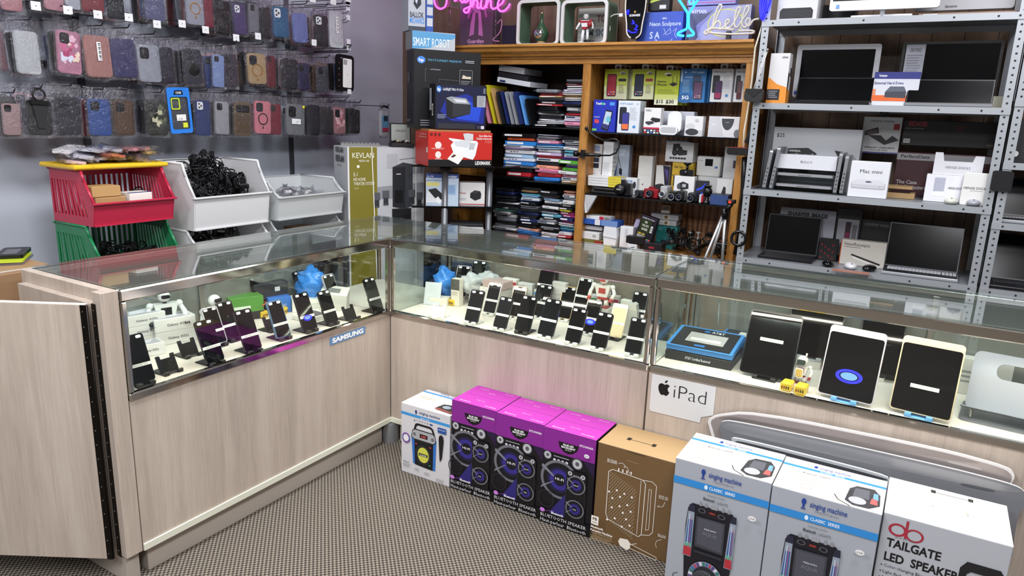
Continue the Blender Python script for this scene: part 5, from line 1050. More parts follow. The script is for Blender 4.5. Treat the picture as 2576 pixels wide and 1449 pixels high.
AB = [('t', 'F', .4, .88, .05, 'AT&T prepaid', 'dbe8f4', 'l', .5, .01), ('o', 'F', .2, .9, .04, .025, 'dbe8f4'), ('r', 'F', .03, .62, .09, .95, 'b9c4d4'), ('t', 'F', .2, .74, .04, 'moto g', 'dbe8f4', 'l', .28), ('x', 'F', .12, .3, .42, .68, 10, '8fb8dc'), ('o', 'F', .25, .12, .28, .14, '2b5f9c'), ('t', 'F', .12, .1, .1, '5G', 'eef4fa', 'l', .27, .03)]+phone_pic('F', .5, .36, .3, .46, '2a3a54', '3a4a6c', False)+phone_pic('F', .55, .1, .34, .52, '181c28', '6a4a6c')
HPH = [('r', 'F', 0, .3, 1, 1, 'b3bf2a'), ('r', 'F', 0, 0, 1, .16, 'dfe0c8'), ('r', 'F', 0, .16, 1, .3, 'c9d07c'), ('o', 'F', .5, .9, .15, .03, 'f0f0e8'), ('o', 'F', .55, .865, .11, .03, '15160c'), ('t', 'F', .08, .65, .06, 'Home', '15160c', 'l', .36, .02), ('t', 'F', .08, .56, .06, 'Phone', '15160c', 'l', .4, .02), ('p', 'F', '15161a', [(.58, .6), (.75, .54), (.95, .6), (.78, .66)]), ('l', 'F', '15161a', .02, [(.72, .63), (.72, .83)]), ('l', 'F', '15161a', .02, [(.9, .63), (.9, .83)]), ('x', 'F', .1, .32, .9, .46, 4, '8f983a'), ('t', 'F', .08, .05, .10, '$15', '15160c', 'l', .3, .02), ('t', 'F', .5, .05, .10, '$30', '15160c', 'l', .34, .02)]
YB = 1.50
hangers = [((1518, 1575, 174, 250), 'c9cba8', st('a0283c', '1a1a1e'), 'lime prepaid phone carton with crimson screen picture'), ((1587, 1642, 174, 250), 'c9cba8', st('23283c', '8c3030'), 'lime prepaid phone carton with dark icon screen picture'), ((1645, 1704, 177, 264), 'b3bf2a', HPH, 'lime home phone carton with router picture and two prices'),
           ((1706, 1771, 173, 258), '2f74b4', AB, 'blue prepaid phone carton with large 5G circle'), ((1784, 1838, 173, 257), 'dadce0', PT('4a2a5c', 'a0305c'), 'white prepaid phone carton with purple screen, left of the cut-off one'), ((1843, 1880, 173, 257), 'dadce0', PT('6a4a54', '5c1c28'), 'white prepaid phone carton half hidden by the right oak upright')]
for (rc, base, ops, lab) in hangers:
    x, w_, z, h_ = rectY(*rc, YB); pm = None
    for k in range(3):
        if k == 0: o = carton('phone_box', lab, 'box', (x, YB, z), w_, .04, h_, base, ops); me = o
        else: o = tag(obj('phone_box', carton_mesh(w_, .04, h_, base), None, (x+.012*k, YB+.043*k, z+.002)), 'prepaid phone carton hanging behind '+lab.split(' carton')[0]+' carton', 'box', 'spare hanging phone cartons')
        mb = MB(); mb.ring(rrect(.04, .03, .008), rrect(.022, .012, .004), (w_/2, .02, h_+.012), (1, 0, 0), (0, 0, 1), (0, .002, 0), K('c9cbd0', .3)); obj('hang_tab', mb, o)
    mb = MB(); mb.tube([(0, 0, 0), (0, -(BY-.016-YB), 0)], .003, STEEL, 6); tag(obj('peg_hook', mb, None, (x+w_/2, BY-.014, z+h_+.014)), 'steel peg hook through the hang tab of the '+{0: 'crimson-screen lime', 1: 'icon-screen lime', 2: 'home phone', 3: 'blue 5G', 4: 'purple-screen white', 5: 'cut-off white'}[hangers.index((rc, base, ops, lab))]+' carton', 'hook')
Y1 = 1.42
TF = [('t', 'F', .1, .85, .07, 'Tracfone', 'f0f4fa', 'l', .42, .03), ('o', 'F', .42, .875, .07, .04, '3fae8c'), ('t', 'F', .2, .87, .0, ' ', 'f0f4fa'), ('r', 'F', .72, .83, .93, .93, '4a90dc'), ('t', 'F', .06, .45, .035, 'unlimited', 'dfe6fa', 'l', .24), ('p', 'F', 'c8485a', [(.08, .3), (.1, .4), (.28, .38), (.3, .3), (.2, .25)]), ('r', 'F', .0, .03, .2, .1, '6fc060'),
      ('p', 'F', '15161e', [(.4, .12), (.55, .66), (.58, .7), (.85, .66), (.87, .6), (.72, .06), (.68, .04), (.42, .09)]), ('p', 'F', 'b8c8dc', [(.43, .14), (.57, .65), (.83, .62), (.69, .08)]), ('o', 'F', .7, .4, .1, .1, '6ab8c8'), ('p', 'F', '343a6c', [(.43, .14), (.47, .27), (.74, .22), (.69, .08)])]
cY('phone_box', 'royal blue prepaid phone carton on the upper glass shelf', 'box', (1489, 1546, 251, 331), Y1, .05, '1d2fae', TF, S1)
cY('phone_box', 'white prepaid phone carton with orange and blue screen beside the blue one', 'box', (1551, 1606, 253, 332), Y1, .09, 'd3d9e2', PT('3a3a8c', 'e8703a'), S1)
cY('streaming_player_box', 'white and crimson streaming player carton', 'box', (1617, 1659, 271, 333), Y1, .05, 'e0dfe0', [('t', 'F', .1, .86, .08, 'ROKU', '3a3a44', 'l', .32, .02), ('r', 'F', 0, 0, 1, .24, '17181c'), ('r', 'F', 0, .2, 1, .26, 'c02a4c'), ('p', 'F', '1e1f24', [(.4, .55), (.5, .64), (.98, .6), (.98, .48), (.7, .45)]), ('p', 'F', '3a3b40', [(.1, .42), (.15, .48), (.55, .5), (.65, .42), (.3, .34)])]+[('r', 'F', .06+.19*i, .03+.08*j, .19+.19*i, .09+.08*j, ['c8303a', 'd8d8dc', '4a7ab8', 'e0e0e2', 'b0b0b4'][(i+j) % 5]) for i in range(5) for j in range(2)], S1)
cY('camera_box', 'pale carton behind the white tabletop camera', 'box', (1664, 1742, 280, 336), Y1+.10, .06, 'c3c5d2', (), S1)
x, w_, z, h_ = rectY(1668, 1712, 282, 337, Y1)
t = thing('home_camera', 'white rounded home camera on the upper glass shelf', 'camera', (x, Y1+.04, S1))
mb = MB(); mb.prism(rrect(.075, .115, .03, 6), (.055, -.03, .068), (1, 0, 0), (0, 0, 1), (0, .05, 0), K('e2e4e6', .25), smooth=True); obj('camera_head', mb, t)
mb = MB(); mb.prism(rrect(.10, .05, .02, 6), (.03, -.05, .026), (1, 0, 0), (0, 0, 1), (0, .03, 0), K('dfe1e3', .25), smooth=True); mb.prism(rrect(.085, .03, .012, 6), (.03, -.0506, .026), (1, 0, 0), (0, 0, 1), (0, .0006, 0), K('b4b6ba', .3)); obj('camera_base', mb, t)
cY('speaker_box', 'white smart speaker carton with a charcoal puck picture', 'box', (1721, 1766, 292, 338), Y1, .05, 'dddde0', [('r', 'F', 0, 0, 1, .3, 'c4c4ca'), ('o', 'F', .42, .2, .36, .17, '34363c'), ('o', 'F', .3, .5, .26, .13, 'c9c9cd'), ('x', 'F', .55, .7, .8, .86, 3, 'a8a8ae')], S1)
cY('speaker_box', 'wide white smart speaker carton at the right end of the shelf', 'box', (1780, 1857, 293, 341), Y1, .07, 'dddde1', [('p', 'F', 'c9c9d0', [(0, 0), (.52, 0), (.35, 1), (0, 1)]), ('p', 'F', '3f4248', [(.42+.2*a+.2, .9-.55*b) for a, b in [(math.cos(i*math.pi/12), math.sin(i*math.pi/12)) for i in range(13)]]), ('o', 'F', .94, .2, .09, .2, '6d7076'), ('x', 'F', .1, .55, .3, .65, 2, 'eeeeee')]+[('o', 'F', .57+.03*k, .72, .008, .014, 'f0f0f0') for k in range(4)], S1)
Y2_ = 1.53
def cs(name, label, rc, Y, d, base, ops=(), z0=None, cat='box'): return cY(name, label, cat, rc, Y, d, base, ops, z0)
cs('accessory_box', 'slim white carton with blue photos at the left of the camera shelf', (1487, 1509, 362, 480), 1.50, .06, 'dcdcde', [('r', 'F', .1, .85, .7, .97, '8fa0c0'), ('r', 'F', .1, .62, .7, .72, '2a3048'), ('r', 'F', .1, .5, .7, .6, '1d2234'), ('x', 'F', .15, .2, .7, .4, 8, 'b9b9c0')], S2)
cs('accessory_box', 'tall white carton second from left on the camera shelf', (1511, 1536, 356, 480), 1.47, .08, 'e0e2e6', [('x', 'F', .1, .3, .8, .6, 9, 'c4c6cc'), ('x', 'R', .1, .4, .9, .9, 6, 'b4b8c0'), ('p', 'R', '3a5a94', [(.1, .1), (.8, .3), (.9, .6), (.3, .3)])], S2)
cs('accessory_box', 'grey-blue dongle carton leaning behind the tall white carton', (1546, 1577, 364, 478), 1.56, .05, 'aab4c8', [('t', 'F', .2, .85, .06, 'PHONE', 'dfe4ee', 'l', .5), ('t', 'F', .2, .77, .06, 'OUT', 'dfe4ee', 'l', .4), ('p', 'F', '1a1b20', [(.25, .4), (.5, .36), (.5, .5), (.25, .52)]), ('l', 'F', '1a1b20', .04, [(.1, .75), (.3, .6), (.4, .5)])], S2)
cs('tall_box', 'plain white upright carton near the middle of the camera shelf', (1601, 1636, 392, 482), Y2_, .05, 'd6d4d0', [('l', 'F', 'a8a6a2', .01, [(.1, .52), (.9, .52)]), ('o', 'F', .4, .28, .05, .02, '5a5856')], S2)
cs('camcorder_box', 'yellow and black dash camera carton under the white camcorder carton', (1686, 1738, 409, 482), Y2_, .05, 'c8a42c', [('r', 'F', .1, .35, .6, .62, '1a1a1c'), ('t', 'F', .1, .85, .06, 'Dash Cam', '2a2410', 'l', .4, .02), ('r', 'F', 0, .62, .9, .66, '8f741c')], S2)
zc2 = rectY(1672, 1746, 355, 408, Y2_)[2]
cs('camcorder_box', 'white camcorder carton balanced on the yellow carton', (1672, 1742, 357, 408), Y2_, .09, 'dbdbdc', [('p', 'F', '1d1e22', [(.25, .62), (.27, .9), (.5, .92), (.52, .74), (.4, .66), (.36, .5), (.3, .42)]), ('p', 'F', '26272c', [(.42, .4), (.44, .72), (.56, .8), (.62, .62), (.78, .6), (.78, .38), (.5, .33)]), ('o', 'F', .34, .48, .1, .17, '101114'), ('o', 'F', .34, .48, .06, .1, '3a3c44')]+[('r', 'F', .17+.1*k, .15, .25+.1*k, .24, '2a2a2e') for k in range(6)])
cs('camcorder_box', 'small white camcorder carton in front of the yellow carton', (1692, 1743, 443, 500), 1.45, .05, 'dededf', [('p', 'F', '24252a', [(.2, .5), (.25, .7), (.45, .78), (.72, .7), (.74, .5), (.4, .42)]), ('o', 'F', .25, .57, .09, .12, '4a4c54'), ('r', 'F', .42, .55, .6, .68, 'aeb0b6'), ('x', 'F', .1, .08, .8, .2, 2, '9a9aa0')], S2)
cs('plain_box', 'wide white carton under the compact photo printer', (1752, 1832, 446, 484), Y2_+.02, .10, 'd4d4d4', (), S2)
x, w_, z, h_ = rectY(1748, 1808, 393, 445, Y2_+.02)
t = thing('photo_printer', 'white compact photo printer with small dark screen', 'printer', (x, Y2_+.03, rectY(1752, 1832, 446, 484, Y2_+.02)[2]+rectY(1752, 1832, 446, 484, Y2_+.02)[3]+.001))
mb = MB(); mb.box(0, w_, 0, .09, 0, h_-.002, K('dcdcda', .35), .006); obj('printer_body', mb, t); mb = MB(); mb.box(w_*.36, w_*.68, -.001, 0, h_*.52, h_*.86, BLKG); obj('display', mb, t)
mb = MB(); mb.box(w_*.78, w_*.9, -.001, 0, h_*.42, h_*.52, K('4a7ab0')); mb.text('Canon', (w_*.1, -.001, h_*.75), (1, 0, 0), (0, 0, 1), .006, '77777a'); obj('print', mb, t)
cs('camera_box', 'tall white carton at the right end of the camera shelf', (1813, 1856, 369, 484), Y2_+.04, .06, 'd9d9dc', [('r', 'F', .55, .62, .95, .76, '3a3a42')], S2)
cs('phone_box', 'white phone carton with slanted dark picture behind the cameras', (1646, 1680, 416, 484), Y2_+.03, .05, 'dcdad6', [('p', 'F', '26223a', [(.5, 1), (1, .98), (1, .2), (.8, .1)]), ('p', 'F', '5a4a8c', [(.6, .9), (.9, .85), (.9, .5)])], S2)
for k in range(4): cs('manual', 'white and yellow booklet box in the left stack, %s from the top' % ORD[k], (1478, 1562, 444+6.5*k, 450+6.5*k), 1.41, .10, 'dededf', [('r', 'F', .62, 0, 1, 1, 'd6c43c'), ('r', 'T', .62, 0, 1, 1, 'd6c43c')])
cs('camera_box', 'white video recorder carton beside the yellow booklets', (1563, 1600, 447, 486), 1.49, .05, 'dadce0', [('t', 'F', .02, .72, .14, 'HD DVR', '4a78a8', 'l', .7, .03), ('t', 'F', .1, .5, .12, 'FULL HD', '4a78a8', 'l', .5), ('o', 'F', .85, .6, .1, .2, '2a2c34')], S2)
cs('accessory_box', 'dark carton with electric blue stripes right of the camcorder carton', (1748, 1778, 455, 486), 1.47, .04, '23242c', [('p', 'F', '2a48d8', [(.1, .5), (.6, .6), (.9, .9), (.8, .9), (.5, .7), (.1, .6)]), ('p', 'F', '2a48d8', [(.1, .2), (.6, .3), (.9, .6), (.8, .6), (.5, .4), (.1, .3)])], S2)
cs('dark_box', 'navy lidded carton at the right end of the camera shelf', (1785, 1830, 490, 514), 1.38, .09, '2c4478', [('r', 'T', 0, 0, 1, 1, '15161c'), ('o', 'T', .6, .5, .2, .25, '0a0a0c')], S2)
cs('photo_case', 'white photo storage carton behind the navy carton', (1800, 1840, 450, 492), 1.49, .05, 'd9d9d9', [('p', 'F', '2a2a30', [(.3, .3), (.45, .7), (.6, .65), (.62, .3)])], S2)
mb = MB(); mb.box(0, .17, 0, .1, 0, .022, BLKM, .008); mb.box(.02, .15, -.004, .08, .022, .036, K('121216', .5), .006)
x = at(1484, 488, 1, 1.375).x; tag(obj('soft_pouch', mb, None, (x, 1.376, S2+.0005)), 'flat black soft pouch under the booklets at the shelf edge', 'pouch')
def camera(label, px, py, w, h, d, col, lens_r, lens_c='1a1a1e', Y=1.41, rz=0, z=S2, name='camera', hump=True, ringc='8a8c90'):
    p = at(px, py, 1, Y); t = thing(name, label, 'camera', (p.x, Y, z+.0005), rz)
    mb = MB(); mb.box(-w/2, w/2, 0, d, 0, h*.82 if hump else h, K(col, .35), .005)
    if hump: mb.prism([(-w*.22, 0), (w*.22, 0), (w*.14, h*.2), (-w*.14, h*.2)], (0, .004, h*.82), (1, 0, 0), (0, 0, 1), (0, d*.6, 0), K(col, .35))
    obj('camera_body', mb, t)
    mb = MB(); c = (-w*.02, 0, h*.42); mb.lathe([(lens_r, 0), (lens_r, .018), (lens_r*.88, .030), (lens_r*.7, .030), (lens_r*.6, .022)], c, K(lens_c, .25), 22, (1, 0, 0), (0, 0, 1), (0, -1, 0))
    mb.ring(ell2(lens_r*.9, lens_r*.9, 22), ell2(lens_r*.72, lens_r*.72, 22), (c[0], -.031, c[2]), (1, 0, 0), (0, 0, 1), (0, .002, 0), K(ringc, .2, .8)); mb.ball((c[0], -.018, c[2]), (lens_r*.62, .01, lens_r*.62), K('1c2236', .05), 12, 8); obj('lens', mb, t)
    return t
c = camera('black reflex camera with lettered lens cap at the shelf edge', 1562, 490, .105, .085, .05, '121215', .032, '0d0d10'); 
mb = MB(); mb.lathe([(.029, 0), (.029, .003)], (-.002, -.031, .0357), '15151a', 20, (1, 0, 0), (0, 0, 1), (0, -1, 0)); mb.text('Nikon', (-.002, -.0348, .033), (1, 0, 0), (0, 0, 1), .008, 'e4e4e6', 'c'); obj('lens_cap', mb, c)
camera('small black action camera between reflex and red camera', 1606, 497, .05, .038, .03, '202126', .010, hump=False)
camera('red compact camera with protruding lens', 1636, 498, .085, .062, .035, '8a1420', .020)
camera('silver camcorder with oval chrome front', 1667, 503, .04, .072, .09, 'a8a9ac', .018, 'b9bbbe', hump=False, name='camcorder', Y=1.40)
camera('camcorder with silver ring lens, left of the paired one', 1691, 505, .044, .05, .09, '1b1b1f', .021, hump=False, name='camcorder', Y=1.395, ringc='c9cbd0')
camera('dark camcorder paired beside the silver-ringed one', 1710, 507, .042, .055, .09, '202024', .019, hump=False, name='camcorder', Y=1.395)
camera('dark camcorder with white and red side panel', 1739, 509, .046, .05, .09, '232327', .020, hump=False, name='camcorder', Y=1.395)
p = at(1757, 511, 1, 1.40); mb = MB(); mb.box(0, .012, 0, .07, 0, .045, K('c9cacc', .3), .003); mb.box(.012, .022, .002, .06, .002, .042, K('a01c28', .3), .002); tag(obj('camcorder', mb, None, (p.x, 1.40, S2+.0005)), 'slim silver and red camcorder next to the webcam', 'camera')
p = at(1777, 512, 1, 1.42); t = thing('webcam', 'black ball webcam on a round foot at the right of the shelf', 'camera', (p.x, 1.42, S2+.0005))
mb = MB(); mb.ball((0, 0, .06), (.026, .022, .028), BLK); obj('camera_ball', mb, t)
mb = MB(); mb.lathe([(.024, 0), (.022, .008), (.009, .014), (.011, .034)], (0, 0, 0), BLK, 18); obj('foot', mb, t)
mb = MB(); mb.lathe([(.018, .085), (.022, .092), (.018, .094)], (0, 0, 0), BLK, 18); mb.tube([(0, 0, .08), (0, 0, .088)], .006, BLK); obj('suction_cup', mb, t)
p = at(1654, 480, 1, 1.47); mb = MB(); mb.prism(rrect(.055, .075, .026, 6), (0, 0, .0375), (1, 0, 0), (0, 0, 1), (0, .05, 0), K('1d1d20', .6), smooth=True); tag(obj('smart_speaker', mb, None, (p.x, 1.47, S2+.0005)), 'rounded dark grey smart speaker behind the red camera', 'speaker')
p = at(1728, 440, 1, 1.47); t = thing('dash_camera', 'black dash camera with suction mount on the small camcorder carton', 'camera', (p.x, 1.455, rectY(1692, 1743, 443, 500, 1.45)[3]*0+at(1715, 443, 1, 1.45).z+.001))
mb = MB(); mb.prism(rrect(.075, .034, .012, 5), (0, 0, .018), (1, 0, 0), (0, 0, 1), (0, .022, 0), BLK, smooth=True); mb.lathe([(.012, 0), (.012, .006)], (-.005, 0, .018), K('4a4c54', .2, .8), 16, (1, 0, 0), (0, 0, 1), (0, -1, 0)); obj('camera_body', mb, t)
mb = MB(); mb.tube([(0, .011, .034), (.0, .011, .058)], .007, BLK); mb.lathe([(.012, .058), (.024, .068), (.02, .072)], (0, .011, 0), BLK, 16); obj('suction_mount', mb, t)
mb = MB(); 
for k in range(3): mb.box(-.09+.01*k, .07-.01*k, -.02+.01*k, .06, .003*k, .003*k+.002, K('b9bbc4', .4))
tag(obj('paper_sheets', mb, None, (at(1705, 357, 1, Y2_).x, Y2_+.01, at(1705, 357, 1, Y2_).z+.001)), 'loose grey paper envelopes on top of the white camcorder carton', 'paper')
# lower shelf of the right bay
YL = 1.40
zz = S3+.001
cs('small_box', 'green and gold flat carton lowest of the left stack', (1464, 1513, 603, 640), YL, .10, '6d6a34', [('r', 'F', .6, .1, 1, .9, '8c2a24')], zz)
zb_ = at(1490, 603, 1, YL).z+.001
cs('small_box', 'white open carton with barcode in the left stack', (1462, 1506, 584, 603), YL, .10, 'd9d9db', [('b', 'F', .62, .2, .85, .8)], zb_)
cs('small_box', 'white flat carton behind the open one in the left stack', (1470, 1514, 568, 583), YL+.03, .10, 'c9c9cc', (), zb_+.052)
cs('small_box', 'blue flat carton in the left stack of the lowest shelf', (1463, 1553, 553, 567), YL, .10, '2d56a8', [('r', 'F', .37, 0, .52, 1, 'dcdce0'), ('r', 'F', .55, 0, 1, 1, '6d8cc0')])
cs('small_box', 'white and red flat carton on the blue one', (1474, 1532, 544, 552.5), YL+.01, .09, 'dddddd', [('r', 'F', .58, 0, .78, 1, 'b02c3a'), ('r', 'F', .8, 0, 1, 1, '77777a')])
p = at(1531, 640, 1, YL); mb = MB(); rr = random.Random(2)
mb.prism([(-.035, 0), (.035, 0), (.042, .06), (.038, .11), (.02, .14), (-.01, .15), (-.036, .13), (-.043, .07)], (0, 0, 0), (1, 0, 0), (0, 0, 1), (0, .08, 0), K('dfe0e4', .6)); mb.prism([(-.04, .055), (.043, .05), (.04, .058), (-.04, .062)], (0, -.003, 0), (1, 0, 0), (0, 0, 1), (0, .003, 0), K('c9cace', .6))
tag(obj('foam_wrap', mb, None, (p.x, YL, zz)), 'bulging white foam-wrapped bundle on the lowest shelf', 'package')
cs('small_box', 'white slim carton with a long device picture beside the foam bundle', (1556, 1588, 570, 640), YL+.02, .05, 'dedee0', [('r', 'F', .38, .5, .6, .9, 'c4c4c8')], zz)
p = cs('blister_pack', 'clear violet blister pack leaning behind the mood light carton', (1572, 1605, 545, 630), YL+.08, .03, 'b4aed0', [('r', 'F', .3, .5, .8, .8, '4a4c58'), ('x', 'F', .3, .2, .8, .45, 5, '8a86b0')], zz)
p.rotation_euler = (0, .32, 0)
MO = [('t', 'F', .08, .9, .05, 'AURALED Home Theater', 'c9c4d4', 'l', .8, .02), ('r', 'F', .08, .45, .72, .88, '25300f'), ('t', 'F', .4, .76, .07, 'FOR', 'e8eae0', 'c', .16, .02), ('t', 'F', .4, .64, .07, "TV'S, PC'S", 'e8eae0', 'c', .4, .02), ('t', 'F', .4, .52, .07, 'OR MORE', 'e8eae0', 'c', .36, .02), ('t', 'F', .06, .36, .06, 'USB LED', 'e4d24a', 'l', .45, .02), ('t', 'F', .06, .28, .06, 'MOODLIGHT', 'e8e8ea', 'l', .5, .02), ('b', 'F', .75, .5, .88, .72), ('x', 'F', .06, .08, .35, .22, 4, '8a8a90')]
for i in range(4):
    for j in range(4): MO.append(('r', 'F', .45+.12*i, .04+.06*j, .55+.12*i, .085+.06*j, ['c83a6a', '3a6ac8', '3aa86a', '8a4ac8', 'd84a3a'][(i*2+j) % 5]))
p = cs('mood_light_box', 'black mood light carton tilted to the left with coloured tiles', (1593, 1634, 537, 618), YL+.01, .045, '17101c', MO, at(1600, 612, 1, YL).z)
p.rotation_euler = (0, .22, 0)
cs('dark_box', 'black and red flat carton in front of the mood light carton', (1574, 1618, 595, 613), YL-.03, .07, '140f12', [('t', 'T', .2, .4, .2, 'HYPER', '8a8a90', 'l', .6), ('r', 'R', .3, .2, .7, .8, '8c1c28')])
cs('small_box', 'small white carton under the black and red flat one', (1576, 1600, 614, 640), YL-.03, .06, 'dcdcde', [('p', 'F', '2a2a2e', [(.4, .4), (.8, .6), (.8, .7), (.4, .5)])], zz)
cs('dark_box', 'black zippered case with red oval badge', (1616, 1662, 612, 650), YL-.02, .07, '141216', [('o', 'F', .45, .55, .18, .12, '8f2434')], zz)
cs('camera_box', 'teal carton with small camera picture at the back', (1646, 1698, 568, 640), YL+.16, .06, '2b8484', [('p', 'F', '1a1c20', [(.6, .55), (.7, .8), (.85, .75), (.85, .5)]), ('x', 'F', .1, .8, .3, .9, 3, '9ad0d0')], zz)
for k in range(2): cs('grey_box', 'grey earphone carton %s of the pair on the teal carton' % ('upper', 'lower')[k], (1637+5*k, 1706-5*k, 539+14.5*k, 552.5+14.5*k), YL+.15, .08, 'a9a9ae', [('r', 'F', .45, .1, .7, .9, 'c4bba8'), ('o', 'F', .56, .5, .07, .3, '6a5a34')])
cs('small_box', 'small tan carton with bird-like picture on the grey cartons', (1662, 1686, 515, 537), YL+.17, .05, '9a7a58', [('r', 'F', .05, .05, .9, .35, 'd0ccc4'), ('p', 'F', '55545a', [(.2, .5), (.7, .85), (.75, .65), (.5, .45)])])
# black tangle of mounts and straps
rr = random.Random(8)
for k in range(16):
    x = at(1660+rr.uniform(0, 160), 600, 1, YL).x; y = YL+rr.uniform(-.02, .16); z = zz+.01+rr.uniform(0, .07)
    if k % 3: cable('tangled black cable among the mounts on the lowest shelf', (x, y, z+.01), rr, 'black cables on the lowest shelf', r0=.04)
    else:
        t = thing('device_mount', 'black jointed device mount in the tangle on the lowest shelf', 'mount', (x, y, z), rr.uniform(0, 6), 'black mounts on the lowest shelf'); t.rotation_euler = (rr.uniform(-.6, .6), rr.uniform(-.6, .6), rr.uniform(0, 6))
        mb = MB(); mb.box(-.05, .05, -.006, .006, 0, .02, BLK, .003); mb.box(.03, .045, -.03, .03, .0, .012, BLKM, .003); obj('arm', mb, t); mb = MB(); mb.ball((-.05, 0, .01), .016, BLKM); obj('ball_joint', mb, t)
for k, px in enumerate((1738, 1756)):
    p = at(px, 594, 1, YL+.14); mb = MB(); mb.lathe([(.004, 0), (.005, .012), (.016, .022), (.017, .024)], (0, 0, 0), FROST, 16); mb.tube([(0, 0, -(p.z-zz)), (0, 0, .002)], .0035, FROST, 6); tag(obj('suction_cup', mb, None, (p.x, YL+.14, p.z)), 'clear suction cup standing above the black tangle', 'suction cup', 'two clear suction cups')
# tripod
t = thing('tripod', 'silver tripod with black head leaning at the right end of the cabinet', 'tripod', (at(1806, 640, 1, 1.27).x, 1.27, 0), 0)
hd = at(1823, 535, 1, 1.27)-t.location; FT = [at(1770, 660, 1, 1.22), at(1790, 640, 1, 1.29), at(1818, 620, 1, 1.29)]
for k, f in enumerate(FT):
    f = f-t.location; f = hd+(f-hd)*(hd.z/(hd.z-f.z)); mid = hd+(f-hd)*.45
    mb = MB(); mb.tube([hd+Vector((.004*k-.004, 0, 0)), mid], .008, K('c9cacc', .25, .8)); mb.tube([mid, f], .006, K('aaabae', .25, .8)); lg = obj('leg', mb, t)
    mb = MB(); mb.tube([f+Vector((0, 0, .02)), f], .009, BLK); obj('rubber_foot', mb, lg)
mb = MB(); mb.tube([hd-Vector((0, 0, .03)), hd+Vector((0, 0, .02))], .016, BLK); mb.tube([hd, hd+Vector((.03, -.01, .05))], .014, BLK); mb.box(hd.x+.01, hd.x+.05, hd.y-.03, hd.y+.01, hd.z+.05, hd.z+.07, BLK, .003); mb.box(hd.x+.02, hd.x+.035, hd.y-.032, hd.y-.03, hd.z+.052, hd.z+.066, K('d8402c')); obj('pan_head', mb, t)
# metal detector hanging at the cabinet edge
YM = 1.285
A = lambda x, y, Y=YM: at(x, y, 1, Y)
t = thing('metal_detector', 'black metal detector with control box hung beside the oak cabinet', 'metal detector', (0, 0, 0))
mb = MB(); mb.tube([A(1898, 240), A(1897, 290)], .007, BLK); mb.tube([A(1897, 290), A(1893, 330), A(1880, 360)], .017, K('2a2a2e', .7), 12); obj('padded_grip', mb, t)
mb = MB(); c = A(1862, 381); mb.prism(rrect(.118, .036, .016, 5), (c.x, YM-.03, c.z), (1, 0, 0), (0, 0, 1), (0, .05, 0), BLK, smooth=True); mb.box(c.x-.05, c.x+.05, YM-.028, YM+.018, c.z+.018, c.z+.020, K('8c1c1c')); obj('control_box', mb, t)
mb = MB(); mb.tube([A(1873, 395), A(1872, 440), A(1868, 560), A(1850, 640)], [.012, .016, .014, .014], BLK); mb.tube([A(1881, 400), A(1882, 420), A(1874, 436)], .003, BLK); mb.tube([A(1868, 440), A(1872, 520), A(1876, 590), A(1866, 640)], .003, BLK); obj('shaft', mb, t)
c = A(1858, 600, 1.25); mb = MB(); mb.tube([c+Vector((.035*math.cos(a), 0, .035*math.sin(a))) for a in [i*math.pi/8 for i in range(16)]], .008, BLK, 8, True); obj('cable_clamp', mb, t)
t = thing('pouch', 'black pouch strapped to the shelf post by white cord', 'pouch', tuple(A(1899, 240, 1.225)), 0)
mb = MB(); mb.prism(rrect(.085, .058, .018, 5), (0, -.035, .0), (1, 0, 0), (0, 0, 1), (0, .04, 0), BLKM, smooth=True); mb.prism([(-.042, .029), (0, -.01), (.042, .029)], (0, -.038, 0), (1, 0, 0), (0, 0, 1), (0, .003, 0), BLK); obj('pouch_body', mb, t)
q = A(1930, 130, 1.235)-t.location
mb = MB(); mb.tube([(0, -.02, .02), tuple(q)], .0025, K('c9c9cc', .5)); mb.tube([(-.006, -.02, .02), tuple(q+Vector((-.008, 0, 0)))], .0025, K('c9c9cc', .5)); mb.tube([q+Vector((0, 0, -.0)), q+Vector((.002, 0, .015))], .004, ALU); obj('hanging_cord', mb, t)
mb = MB(); mb.tube([A(1922, 50, 1.27), A(1900, 120, 1.27), A(1892, 200, 1.28), A(1884, 260, 1.28), A(1872, 330, 1.28), A(1870, 380, 1.28)], .0045, K('d8d2c0', .5)); tag(obj('white_cable', mb), 'cream cable running down the right upright of the oak cabinet', 'cable')
# gooseneck on divider
t = thing('gooseneck_lamp', 'black gooseneck clamp lamp fixed to the middle oak upright', 'lamp', (0, 0, 0))
mb = MB(); mb.tube([A(1446, 387, 1.33), A(1510, 391, 1.33)], .010, BLK, 10); mb.lathe([(.017, 0), (.017, .02)], A(1445, 387, 1.33), BLK, 14, (0, 1, 0), (0, 0, 1), (1, 0, 0)); mb.box(A(1462, 387, 1.33).x, A(1470, 387, 1.33).x, 1.32, 1.349, A(1466, 397, 1.33).z, A(1466, 377, 1.33).z, BLK); obj('clamp_handle', mb, t)
mb = MB(); mb.tube([A(*q, 1.335) for q in ((1509, 391), (1535, 391), (1550, 384), (1558, 368), (1557, 356), (1550, 350), (1538, 349), (1520, 354), (1500, 345), (1486, 335), (1475, 324))], .0045, BLK, 8); mb.ball(A(1475, 323, 1.335), .010, BLK, 10, 7); obj('flexible_neck', mb, t)
mb = MB(); mb.prism([(0, 0), (.08, -.0), (.022, -.105)], (A(1470, 493, 1.38).x, 1.375, S2-.009), (1, 0, 0), (0, 0, 1), (0, .02, 0), K('b9bcc0', .5)); mb.prism([(0, 0), (.0, -.0), (.022, -.105), (.012, -.105)], (A(1470, 493, 1.38).x, 1.374, S2-.009), (1, 0, 0), (0, 0, 1), (0, .001, 0), K('d9dadc', .5))
tag(obj('paper_flyer', mb), 'grey triangular folded flyer hanging under the camera shelf', 'flyer')
